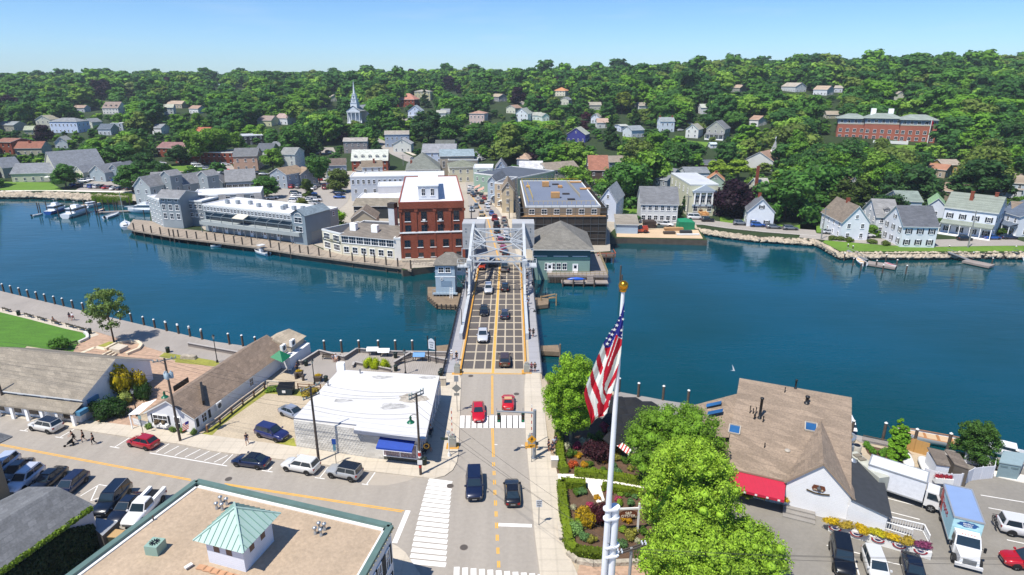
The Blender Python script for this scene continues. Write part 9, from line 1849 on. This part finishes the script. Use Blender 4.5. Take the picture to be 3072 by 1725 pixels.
# temple-fronted cream house
A8,B8=G('h',810,640),G('h',1125,640);h8=zat(A8,'h',805,262)-A8.z;r=house('temple_house','tall cream temple-fronted house with pediment and double stairs',A8,B8,27,h8-.5,'flat','x',0,'#cbc9ae','#b9bdc3',cat='building',wm=STUC,win={'f':[(2,1.6,1.5,2.2)],'l':[(5,1.4,1,1.8),(5,h8-4,1,1.8)]},trimc='#d5d8d6',door=(.45,'#7d5a3a'))
W8=(B8-A8).length;m=MB();m.box(W8*.12,W8*.88,-.25,0,h8*.3,h8*.36);m.prism([(W8*.1,-.7),(W8*.93,-.7),(W8*.93,0),(W8*.1,0)],h8*.72,h8*.76);m.add([(W8*.08,-.75,h8*.76),(W8*.95,-.75,h8*.76),(W8*.52,-.75,h8*.95),(W8*.52,0,h8*.95),(W8*.08,0,h8*.76),(W8*.95,0,h8*.76)],[(0,1,2),(0,2,3,4),(2,1,5,3)]);m.bd('pediment',mat('pale_blue_trim','#b4bfca',ro=.6),r)
for x in(.18,.38,.6,.82):MB().box(W8*x-.2,W8*x+.2,-.6,-.25,h8*.36,h8*.72).bd('column',TRIM,r)
for x in(.28,.49,.71):put(wmh(1.5,2.6),'window',r,W8*x,0,h8*.40,0)
m=MB();[m.box(W8*.42,W8*.6,-.9*i-.9,-.9*i,0,1.6-.4*i)for i in rg(4)];m.box(W8*.36,W8*.41,-3.6,0,0,1.7);m.box(W8*.61,W8*.66,-3.6,0,0,1.7);m.bd('steps',PLY,r)
# church with steeple
C0,C1=G('b',862,600),G('b',988,605);S=tg('church','white wooden church with columned front and tall needle steeple','church',tuple(C0),ang(C0,C1));Wc=(C1-C0).length;hc=zat(C0,'b',860,480)-C0.z
CHW=mat('church_white','#d6dde6',ro=.6);m=MB();m.box(0,Wc,2.5,24,-2,hc);m.add([(0,0,hc),(Wc,0,hc),(Wc/2,0,hc+3.6),(0,24,hc),(Wc,24,hc),(Wc/2,24,hc+3.6)],[(0,1,2),(4,3,5)]);m.box(0,Wc,-.1,2.5,hc-1.2,hc);m.box(-.3,Wc+.3,-1,2.5,-2,.6);m.bd('wall',CHW,S)
m=MB();m.add([(-.5,-.4,hc-.1),(Wc+.5,-.4,hc-.1),(Wc/2,-.4,hc+3.9),(-.5,24.4,hc-.1),(Wc+.5,24.4,hc-.1),(Wc/2,24.4,hc+3.9)],[(0,2,5,3),(2,1,4,5)]);m.bd('roof',SHIN,S,'#9aa0a4')
for x in(.06,.34,.66,.94):MB().lt((Wc*x,.4,.6),[(.55,0),(.45,hc-2)],10).bd('column',CHW,S)
zt_=zat(C0+V3((Wc/2,5,0)),'b',875,185)-C0.z;q=(zt_-hc-2);cx_,cy_=Wc/2,4.2;z_=hc+1
m=MB()
for w_,k0,k1 in((2.6,0,.24),(2.1,.24,.38),(1.5,.38,.50),(1.1,.50,.56)):m.box(cx_-w_,cx_+w_,cy_-w_,cy_+w_,z_+q*k0,z_+q*k1);m.box(cx_-w_-.25,cx_+w_+.25,cy_-w_-.25,cy_+w_+.25,z_+q*k1-.3,z_+q*k1)
m.lt((cx_,cy_,z_+q*.56),[(.95,0),(.06,q*.46)],8,smooth=False);st=m.bd('steeple',CHW,S);m=MB();m.box(cx_-.5,cx_+.5,cy_-1.56,cy_-1.5,z_+q*.40,z_+q*.48);m.bd('louvre',mat('louvre_grey','#79828c'),st);m=MB();m.lt((0,0,0),[(1,0),(1,.08)],16);o=m.bd('clock_face',mat('clock_grey','#aab3bd'),st);o.location=(cx_,cy_-2.12,z_+q*.31);o.rotation_euler=(pi/2,0,0)
FOOT.append((C0.x+6,C0.y+10,13));u,v,d_=proj((C0.x+Wc/2,C0.y,C0.z+zt_));PROT.append((u-25,v,u+40,px('b',0,600)[1],C0.y,'church'))
# small brown church with white spire
p=G('d',50,1055,5);r=hb('small church with brown roof and white belfry spire','d',50,1050,170,990,14,5,'#cdd0cc','#a48877',rh=4,nm='small_church',prot=.2,win={});q=G('d',185,1000);m=MB();m.box(12,15,3,6,0,9);m.bd('belfry',TRIM,r);m=MB();m.lt((13.5,4.5,9),[(1.9,0),(.2,4.5)],8,smooth=False);m.bd('spire',mat('spire_grey','#8f9093'),r);m=MB();m.bar((13.5,4.5,13.3),(13.5,4.5,15.6),.35);m.bar((12.7,4.5,14.8),(14.3,4.5,14.8),.35);m.bd('cross',WHT,r)
# school: brick, blue-grey upper storey, pale green-grey hipped roofs
S0,S1=G('d',640,830),G('d',1560,870);rz_=ang(S0,S1);Ls=(S1-S0).length;zs=zat(S0+V3((20,0,0)),'d',1000,690)-S0.z;S=tg('school','large brick school with pale green-grey hipped roofs and white chimneys on the right hill','school',(S0.x,S0.y,min(S0.z,S1.z)),rz_)
hs2=11.5;SRC='#8f9a93'
for nm,x0,x1,y0,dp,hh in(('left_wing',0,.30,3,14,hs2),('centre_block',.28,.66,0,16,hs2+.6),('right_wing',.64,1.0,-2,16,hs2+.3)):
 a,b=Ls*x0,Ls*x1;m=MB();m.box(a,b,y0,y0+dp,-4,hh-2.9,0);m.box(a-.03,b+.03,y0-.03,y0+dp,hh-2.9,hh,1);m.box(a-.05,b+.05,y0-.12,y0,hh-3.2,hh-2.8,2);wl_=m.bd('wall',[mat('school_brick','#a3604c',ro=.9,nz1=(.3,.1)),mat('blue_grey_wall','#7d8b9c',ro=.8),mat('cream_band','#c9c2b0')],S,'#fff')
 m=MB();k=5;m.add([(a-1,y0-1,hh-.1),(b+1,y0-1,hh-.1),(b+1,y0+dp+1,hh-.1),(a-1,y0+dp+1,hh-.1),(a+k,y0+k,hh+2.4),(b-k,y0+k,hh+2.4),(b-k,y0+dp-k,hh+2.4),(a+k,y0+dp-k,hh+2.4)],[(0,1,5,4),(1,2,6,5),(2,3,7,6),(3,0,4,7),(4,5,6,7)]);m.bd('roof',SHIN,S,SRC)
 n=int((b-a)/3.3)
 for i in rg(n):
  for zz in(.5,4.0,hh-2.5):put(wmh(1.7,1.7 if zz>6 else 1.9),'window',S,a+(b-a)*(i+.5)/n,y0-.04,zz,0)
for x in(.36,.54):MB().box(Ls*x-1.3,Ls*x+1.3,6,8.6,hs2,hs2+5.6).bd('chimney',TRIM,S)
m=MB();m.box(Ls*.38,Ls*.72,-9,-8.8,-1.5,.6);m.box(Ls*.72,Ls*.73,-9,-4,-1.5,.6);m.bd('terrace_wall',WHT,S)
for t_ in(.15,.45,.75):FOOT.append((S0.x+Ls*t_*cos(rz_),S0.y+Ls*t_*sin(rz_),12))
u0,v0=px('d',500,590);u1,v1=px('d',1620,860);PROT.append((u0,v0,u1,v1,S0.y+8,'school'))
p=G('d',1500,885);o=tg('flagpole','leaning-looking white flagpole before the brick school','flagpole',tuple(p));hq=zat(p,'d',1557,640)-p.z;MB().tube([(0,0,0),(0,0,hq)],[.3,.15],6).bd('pole',WHT,o);MB().add([(.1,0,hq-4),(1,0,hq-4.5),(1,0,hq-2),(.1,0,hq-1)],[(0,1,2,3)]).bd('flag',mat('flag_red'),o)
# floats and gangways of the right shore
for l,a,b,c,d in(('left',(540,1030),(770,1140),(770,1175),(1095,1225)),('middle',(1690,1050),(1960,1150),(1880,1150),(2190,1215)),('far right',(2450,1050),(2560,1090),(2560,1090),(2640,1120))):
 z1=WZ+.45;p,q,s,e=P('i',*a,.3),P('i',*b,z1),P('i',*c,z1),P('i',*d,z1);o=tg('floating_dock','grey floating dock with gangway, %s one on the right shore'%l,'dock',tuple(p));m=MB();m.bar(p,q,1.3,.15);m.bar(p+V3((0,-.6,.8)),q+V3((0,-.6,.8)),.08);m.bar(p+V3((0,.6,.8)),q+V3((0,.6,.8)),.08);m.bd('gangway',MTL,o,'#8e9294',wd=1);MB().bar(s,e,3.2,.5).bd('float',WOOD,o,wd=1)
for x,y,t_ in((500,1150,1.4),(600,1210,1.4),(690,1265,1.4),(865,1225,1.2),(938,1290,1.4),(975,1165,1.3),(1098,1220,1.2),(1205,1300,1.5),(535,1060,1.8),(590,1080,1.8),(2185,1200,1.2),(1690,1060,1.4),(1965,1130,1.2),(2450,1060,1.2)):pile(('i',x,y),'greenish grey piling at the right shore floats',top=t_-1,r_=.18,grp='pilings of the right shore floats',zr=WZ)
for i,(x,y)in en([(365,915),(455,920),(560,935),(820,955),(975,975)]):shb('rose_bush','small round bush on the strip of shore lawn',G('i',x,y),1.5,1.5,'#5a6a2a','shrub','bushes of the shore lawn',leaf=.2,key=14)
# far poles
for f,x,y,y2,l in(('h',25,550,305,'pole left of the grey-roofed shop house'),('h',800,640,400,'pole before the cream temple-fronted house'),('i',240,905,545,'pole at the bend of the right shore road'),('i',1915,1000,580,'pole before the big porch house'),('f',775,545,340,'rusty pole behind the inn, by the street tree'),('b',1390,1000,890,'pole at the street bend'),('c',800,1060,960,'pole before the big red-brown roof'),('g',222,640,460,'black lamp mast at the bridge end of the main street'),('g',612,610,400,'green lamp mast before the scaffolded block')):
 p=G(f,x,y);h=zat(p,f,x,y2)-p.z;o=tg('utility_pole','tall '+l,'utility pole',tuple(p),0,'poles on the far bank');MB().tube([(0,0,-.5),(0,0,h)],[.2,.13],7).bd('pole',mat('grey_timber'),o);MB().bar((-1.1,0,h-.5),(1.1,0,h-.5),.16).bd('crossarm',mat('grey_timber'),o)
for i,(x,y)in en([(2060,1050),(2095,1040),(2130,1030),(2165,1055),(2200,1060),(2235,1050),(2275,1055),(2310,1050)]):parasol(G('a',x,y,2.6)-Z(2.6),2.0,2.8,'#d0343a','bright red parasol in the row before the pink restaurant house','red parasols by the pink house',sides=8)
for i,(x,y)in en([(430,1085),(470,1100),(510,1095),(730,1095)]):parasol(G('a',x,y,2.6)-Z(2.6),2.2,2.8,'#d9dad4','white parasol before the left waterfront restaurant','white parasols at the left restaurant',sides=8)

# ---------------------------------- far bank: cars
CC=dict(w=('white','#d9d9da'),k=('black','#14161a'),g=('grey','#6b7076'),s=('silver','#a9adb3'),b=('blue','#1c4f9a'),r=('red','#a3161f'),n=('dark blue','#1b2540'),y=('yellow-green','#a8b020'),m=('maroon','#6b1522'),t=('tan','#b5a383'),o=('orange','#b8431c'))
rc=random.Random(8)
def lot(where,fr,hd,spec,full=False):
 for s in spec.split():
  kd={'P':'pickup','V':'van','S':'suv','J':'jeep'}.get(s[1]);x,y=s[(2 if kd else 1):].split(',');k=kd or rc.choice(['sedan','suv','hatch','wagon']);c=CC[s[0]]
  car(k,c[1],(fr,float(x),float(y)),None,'%s %s %s'%(c[0],{'pickup':'pickup truck','van':'van'}.get(k,'car'),where),'vehicles '+where,full,hdg=hd+rc.uniform(-2,2),h=.13)
lot('in the middle block of the hotel car park','e',5,'k2045,400 w2055,425 w2050,450 w2045,475 w2030,495 b2225,405 w2215,440 k2262,440 w2230,462 w2275,475 w2210,485 w2225,515 g2255,512')
lot('in the right row of the hotel car park','f',3,'b445,360 y465,378 n455,408 b455,450 g475,325');lot('in the far row of the hotel car park','e',85,'r2008,325 g2080,330 w2252,350 g2288,322 mV2392,335 m2432,318')
lot('under the trees at the left of the hotel car park','e',20,'g1790,320 w1815,345 k1765,340 w1775,455 k1820,350');lot('by the tan-roofed grey house','e',8,'r2325,245 w2420,245 g2140,185 s2200,165 k1610,175 s1680,180 b840,160');lot('on the lane behind the grey house','b',80,'r395,1015 k440,1005 g680,880 w705,883 g650,760 g690,775')
lot('in the row facing the marina','a',80,'n765,1200 w845,1205 b880,1210 w930,1212 k970,1210 r1010,1218 m1050,1222 w1085,1228 n1140,1225 b700,1195 k1225,1225');lot('in the back of the left restaurant car park','a',5,'w845,1150 w790,1158 k740,1185 k1010,1112 b1100,1155 w1180,1165')
lot('on the road above the marina car park','a',15,'w1530,985 wV1880,1020 w1850,1000 k1965,1020 k2120,995 s1960,1045 k1790,1070 w2130,1000 g1000,920 g330,970 w40,955');lot('in the church car park','b',10,'k1152,525 wV1130,570 g1300,595 w1380,590 g1250,500');lot('on the church road','b',-60,'w1110,795 g1480,945')
lot('on the hill drives','c',20,'w1590,675 w150,390 k1560,625 w1680,620')
lot('queueing in the left lane of the main street','g',-88,'g270,495 s225,530 tJ325,580');lot('queueing in the right lane of the main street','g',92,'w395,525 b430,565 w380,490 k330,450 w290,420 n250,385 g235,365 w400,455 r355,410 g325,385 w270,345 w235,320 s200,345 w205,300 w240,305')
lot('just beyond the bridge towers','g',88,'rP462,620 kP480,690 k485,755 m560,630 g560,655 g575,705 w582,750 w578,790 s510,820 r525,850 w590,815 k600,845 r548,940 k572,985');
lot('along the right shore road','h',-8,'g1410,745 b1605,765 g1790,785 g1980,800 kJ1035,705 wV890,680 w450,650 w615,665',1);lot('parked before the right shore houses','i',-2,'s335,845 b535,872 w760,882 k1875,920 b2190,908 n2380,905',1);lot('in the construction yard','h',-30,'wP555,758',1)
lot('in the lot behind the bank','b',60,'w2100,900 w2130,930 k2110,960 w2085,890 w2140,955 w2120,915')

# ---------------------------------- far bank: trees
def ct(lb_,fr,x,y,H,color,shp='round',v=0,wide=1.1,nm='tree',**k):
 p=G(fr,x,y,.55*H);p.z=terr(p.x,p.y);tree(nm,lb_,p,H,color,shp,v,wide=wide,per=90,size=.62,**k);PROT.append((*[proj(p+V3((dx*H*.3,0,0 if dz==0 else H)))[i]for dx,dz in((-1,1),(1,0))for i in(0,1)],p.y,lb_))
MG,LG,DG,YG='#45702a','#668c2c','#325426','#84a032'
for a in[('huge dark purple beech rising above the left hillside','a',950,270,21,PURPLE,'round',1,1.4),('dark purple tree beside the white mansion','a',415,710,13,PURPLE,'round',2,1.2),('purple tree near the left horizon','a',2040,175,15,PURPLE),('big purple beech near the middle skyline','b',1820,215,18,PURPLE,'round',3,1.2),('smaller purple tree right below the skyline beech','b',1915,280,11,PURPLE),('purple tree left of the middle skyline','b',985,160,12,PURPLE),('low maroon tree above the taupe house','b',812,715,7.5,'#4a1626','bush'),('tall purple beech on the middle hillside','c',60,350,18,PURPLE,'round',2,1.1),('maroon bush before the gambrel house','c',160,530,5,'#4a1626','bush'),('upper purple maple on the middle slope','c',705,520,8,'#3f1624','bush'),('lower purple maple on the middle slope','c',682,600,7.5,'#3f1624','bush',1),('purple tree behind the brick house','c',190,915,7,PURPLE,'bush'),('big round purple maple beside the temple-fronted house','h',1370,380,15,PURPLE,'bush',2,1.15),('lower purple tree in front of the big purple maple','h',1350,560,5,PURPLE,'bush',3,1.6),('tall thin spruce behind the taupe house','b',592,720,19,DG,'cone',1,1.0),('tall dark spruce on the middle slope','c',935,660,20,DG,'cone',2,1.2),('second dark spruce right of the tall one','c',1165,560,18,DG,'cone',1,1.3),('dark spruce near the pink villa','b',2135,690,16,DG,'cone',3,1.2),('dark hemlock by the hilltop mansion','b',1590,350,17,DG,'cone',2,1.4),('tall light green tree left of the church steeple','b',640,350,20,LG,'tall',1,1.3),('willow-green tree behind the parking row','a',1870,820,17,LG,'vase',1,1.1),('second willow-green tree with forked trunk','a',2030,790,17,LG,'vase',2,1.2),('pale green tree right of the willow-green pair','a',2210,790,13,LG,'round',2,1.2),('pale yellow-green crown near the left hilltop','a',1230,270,15,'#8a9a5a','round',1,1.4),('round green tree over the left restaurant car park','a',600,1090,10,MG,'round',1,1.5),('dark green tree before the hotel cottages','a',1230,1110,11,MG,'round',2,1.5),('wide tree at the rocky roadside','a',1150,900,14,MG,'round',3,1.5),('spreading tree by the marina road','a',1680,890,10,DG,'round',1,1.8),('round bright tree beside the tall white house','b',150,940,11,LG,'round',2,1.5),('ragged tree in the lane behind the grey house','b',590,1040,12,MG,'vase',1,1.0),('olive green tree at the right row of the car park','b',775,1130,10,'#58692e','round',3,1.3),('round tree growing between the white roofs','b',1070,1175,9,MG,'round',1,1.3),('small olive tree inside the car park','b',480,1210,8,'#4f6428','tall',2,1.1),('dark tree at the left end of the car park','b',90,1190,9,MG,'round',3,1.6),('bright green tree between long hotel and inn','f',370,640,6,'#6f9a16','bush',1,1.5),('small young tree in the car park row','e',2110,475,4.5,'#68742e','bush',2,1.1),('large round dark tree group right of the scaffolding','c',1080,1080,20,MG,'bush',1,1.25),('second large tree of the group right of the scaffolding','c',1290,1000,20,LG,'bush',2,1.1),('bright round tree behind the scaffolded roof','c',590,1080,11,LG,'bush',3,1.6),('light tree right of the scaffolded roof','c',860,1160,8,LG,'bush',1,1.3),('round tree above the brick ranch','c',1530,870,17,MG,'bush',2,1.2),('yellow-green tree right of the brick ranch','c',1930,1020,8,YG,'round',1,1.6),('pale yellow-green tree above the purple maple','c',2140,1030,9,YG,'round',2,1.7),('giant green tree right of the purple maple','h',1960,330,19,MG,'bush',3,1.25),('second giant green tree behind the right shore cape house','h',2180,200,18,LG,'bush',1,1.2),('wide dark tree behind the two-chimney house','i',1300,230,17,DG,'bush',2,1.3),('broad conifer behind the big porch house','i',2090,260,17,DG,'round',2,1.6),('olive tree behind the saltbox house','i',600,420,12,'#3f521c','round',1,1.5),('large leafy tree at the left of the right shore','i',350,200,20,MG,'bush',1,1.2),('green bush mass beside the saltbox house','i',830,780,4,LG,'bush',1,1.3),('round low tree behind the rear wing','i',1010,480,9,DG,'bush',3,1.5),('broad orange-tinted oak on the middle hill','c',1040,400,16,'#6b7a26','round',2,1.4),('round bright tree left of the purple maples','c',620,450,12,MG,'bush',1,1.1),('light round tree on the garden slope','c',430,490,10,LG,'bush',2,1.2),('twin dark trees below the white porch house','b',1620,620,19,DG,'round',1,1.4),('right twin of the dark trees below the porch house','b',1840,640,18,MG,'round',3,1.3),('bright leafy tree below the tall dark spruce','b',350,760,17,MG,'round',1,1.4)]:ct(*a)
for i,(x,y,f)in en([(708,600,'h'),(770,545,'h'),(1095,545,'h'),(1770,650,'h'),(1150,470,'h')]):tree('evergreen_bush','narrow dark evergreen beside the right shore houses',G(f,x,y+60),6.5 if i else 4.5,DG,'cone',i%3,wide=1.5,per=90,size=.62,grp='evergreens of the right shore')
for x,y,w_ in((1700,760,2.6),(1830,790,2.2),(2080,830,3.2),(2200,830,3.2),(2330,700,2),(1650,730,2.4),(2440,760,3.4)):shb('garden_hedge','leafy garden shrub before the porch houses of the right shore',G('i',x,y),w_,w_*.7,'#45661c','shrub','garden shrubs of the right shore',leaf=.16,n=12,per=90,key=39,wide=1.5)
# woodland: the nearest trees one by one, the rest of the wooded hills as one mass
class Grid:
 def __init__(s,c):s.c=c;s.d={}
 def near(s,x,y,r):
  k=int(r//s.c)+1;i,j=int(x//s.c),int(y//s.c)
  return any(hypot(x-a,y-b)<r+q for I in rg(i-k,i+k+1)for J in rg(j-k,j+k+1)for a,b,q in s.d.get((I,J),()))
 def put(s,x,y,r):s.d.setdefault((int(x//s.c),int(y//s.c)),[]).append((x,y,r))
foot=[f for f in FOOT if f[1]>150];grid=Grid(8);cand=[];rw=random.Random(21)
BX=[(min(p[0]for p in c),max(p[0]for p in c),min(p[1]for p in c),max(p[1]for p in c),c)for c in CLEAR]
TOWNB=[tuple(p[:2])for p in GQ('b',0,1440,0,1100,620,1040,900,960,1700,900,2090,960,2414,1000,2414,1440)]
def ok(x,y,R,H):
 z=terr(x,y);u,v,d=proj((x,y,z+H*.5))
 if u<-450 or u>3520:return False
 if y<coast_y(x)+R+1.5:return False
 for a,b,r_ in foot:
  if abs(a-x)<30 and hypot(a-x,b-y)<r_+R*.55:return False
 if inpoly(x,y,TOWNB):return False
 for x0,x1,y0,y1,c in BX:
  if x0<x<x1 and y0<y<y1 and inpoly(x,y,c):return False
 ut,vt,d=proj((x,y,z+H));_,vb,_=proj((x,y,z));rp_=F*R/d
 for u0,v0,u1,v1,yy,l in PROT:
  if yy>y+1:
   ow=min(u1,u+rp_)-max(u0,u-rp_)
   if ow>.2*min(rp_,u1-u0)and vb>v0 and vt<v1-.12*(v1-v0):return False
 return 1
y=165.
while y<1250:
 st=7.2 if y<420 else(8.6 if y<700 else 11);half=y*1.1+40;x=-half
 while x<half:
  xx,yy=x+rw.uniform(-.42,.42)*st,y+rw.uniform(-.42,.42)*st;H=rw.choice((10,14,15,17,21))*rw.uniform(.85,1.15)*(1.35 if rw.random()<.07 else 1);R=H*.42*rw.uniform(.85,1.2)
  if rw.random()<.93 and not(yy<262 and xx<-60)and not grid.near(xx,yy,R*.42)and ok(xx,yy,R,H):grid.put(xx,yy,R*.42);cand.append((xx,yy,H,R))
  elif rw.random()<.5 and y<520:
   H=rw.uniform(3.5,7);R=H*.5
   if not(yy<262 and xx<-60)and not grid.near(xx,yy,R*.5)and ok(xx,yy,R,H):grid.put(xx,yy,R*.5);cand.append((xx,yy,H,R))
  x+=st
 y+=st*.92
TC=[('mid green','#477028'),('dark green','#345a26'),('fresh green','#5c8626'),('olive green','#667a34'),('deep green','#3d652b'),('light green','#739636')]
nmn=len([o for o in COL.objects if o.get('category')=='tree']);cand.sort(key=lambda c:c[1]-c[2]*4);near_,rest=cand[:300-nmn],cand[300-nmn:]
for xx,yy,H,R in near_:
 c=rw.choice(TC);sh='cone' if rw.random()<.08 else rw.choice(['round','round','bush','tall']);side='left' if xx<-120 else('middle' if xx<60 else 'right')
 tree('tree','%s %s tree, %s woods'%(c[0],{'cone':'pointed','round':'round','bush':'spreading','tall':'tall'}[sh],side),(xx,yy,terr(xx,yy)),H,c[1],sh,rw.randint(0,3),grp='%s %s trees, %s woods'%(c[0],{'cone':'pointed','round':'round','bush':'spreading','tall':'tall'}[sh],side),wide=R/(H*.36)*1.05,per=110,size=.50)
rng=np.random.default_rng(17);protos={}
for lod,(nl,per,sz)in en(((24,34,.74),(18,24,1.05),(13,16,1.5))):
 for v_ in rg(5):lb=lobes_round(3.6,8.0,1.6,nl,rng,['round','tall','round','vase','round'][v_]);q=leaf_quads(lb,per,sz,rng,jit=.26);cv,cf=core_faces(lb,.86);protos[lod,v_]=(q,cv,cf)
VS,LS,LT,COLS=[],[],[],[];off=0
for xx,yy,H,R in rest:
 lod=0 if yy<520 else(1 if yy<760 else 2);q,cv,cf=protos[lod,rng.integers(0,5)];a=rng.uniform(0,6.28);s=H/10;w_=R/3.6*1.12;M=np.array([[cos(a)*w_,-sin(a)*w_,0],[sin(a)*w_,cos(a)*w_,0],[0,0,s]])
 V_=np.vstack([q,cv])@M.T+np.array([xx,yy,terr(xx,yy)]);VS.append(V_);n=len(q)//4;LS.append(np.concatenate([np.arange(4*n),(cf+4*n).ravel()])+off);LT.append(np.concatenate([np.full(n,4),np.full(len(cf),3)]));off+=len(V_)
 c=np.array(hexc(PURPLE if rng.random()<.008 else TC[rng.choice(6,p=[.28,.2,.2,.08,.14,.1])][1]))*rng.uniform(.8,1.2);COLS.append(np.tile(np.append(c,1),(len(V_),1)))
VS=np.vstack(VS);LS=np.concatenate(LS);LT=np.concatenate(LT);me=bpy.data.meshes.new('woodland');me.vertices.add(len(VS));me.vertices.foreach_set('co',VS.astype(np.float32).ravel());me.loops.add(len(LS));me.loops.foreach_set('vertex_index',LS.astype(np.int32));me.polygons.add(len(LT));me.polygons.foreach_set('loop_start',np.concatenate([[0],np.cumsum(LT)[:-1]]).astype(np.int32))
me.update(calc_edges=1);at=me.color_attributes.new('tint','FLOAT_COLOR','POINT');at.data.foreach_set('color',np.vstack(COLS).astype(np.float32).ravel());me.materials.append(LEAFW);tag(link('woodland',me),'dense mixed green woodland covering the hills behind the town','woodland',kd_='stuff')
hz=MB().box(-2600,2600,-120,2700,-6,130).mesh('haze',[]);m=bpy.data.materials.new('haze_air');m.use_nodes=1;N=m.node_tree.nodes;N.remove(N['Principled BSDF']);v=N.new('ShaderNodeVolumePrincipled');v.inputs['Color'].default_value=(.75,.86,1,1);v.inputs['Density'].default_value=.00012;m.node_tree.links.new(v.outputs[0],N['Material Output'].inputs['Volume']);hz.materials.append(m);tag(link('haze',hz),kd_='stuff',lb_='thin blue summer haze over the river and hills')

# ---------------------------------- labels: tell look-alikes apart by their place
ORD='first second third fourth fifth sixth seventh eighth ninth tenth eleventh twelfth thirteenth fourteenth fifteenth sixteenth seventeenth eighteenth nineteenth twentieth'.split();ORD+=['twenty-'+q for q in ORD[:9]]+['thirtieth']
by={}
for o in COL.objects:
 if o.parent is None and o.get('label')and o.get('kind')is None:by.setdefault(o['label'],[]).append(o)
for lb,os_ in by.items():
 n=len(os_)
 if 1<n<=31:
  os_.sort(key=lambda o:proj(o.location)[0])
  for i,o in en(os_):o['label']=lb+(', leftmost' if i==0 else ', rightmost' if i==n-1 else ', %s from the left'%ORD[i]);o['group']=o.get('group')or lb
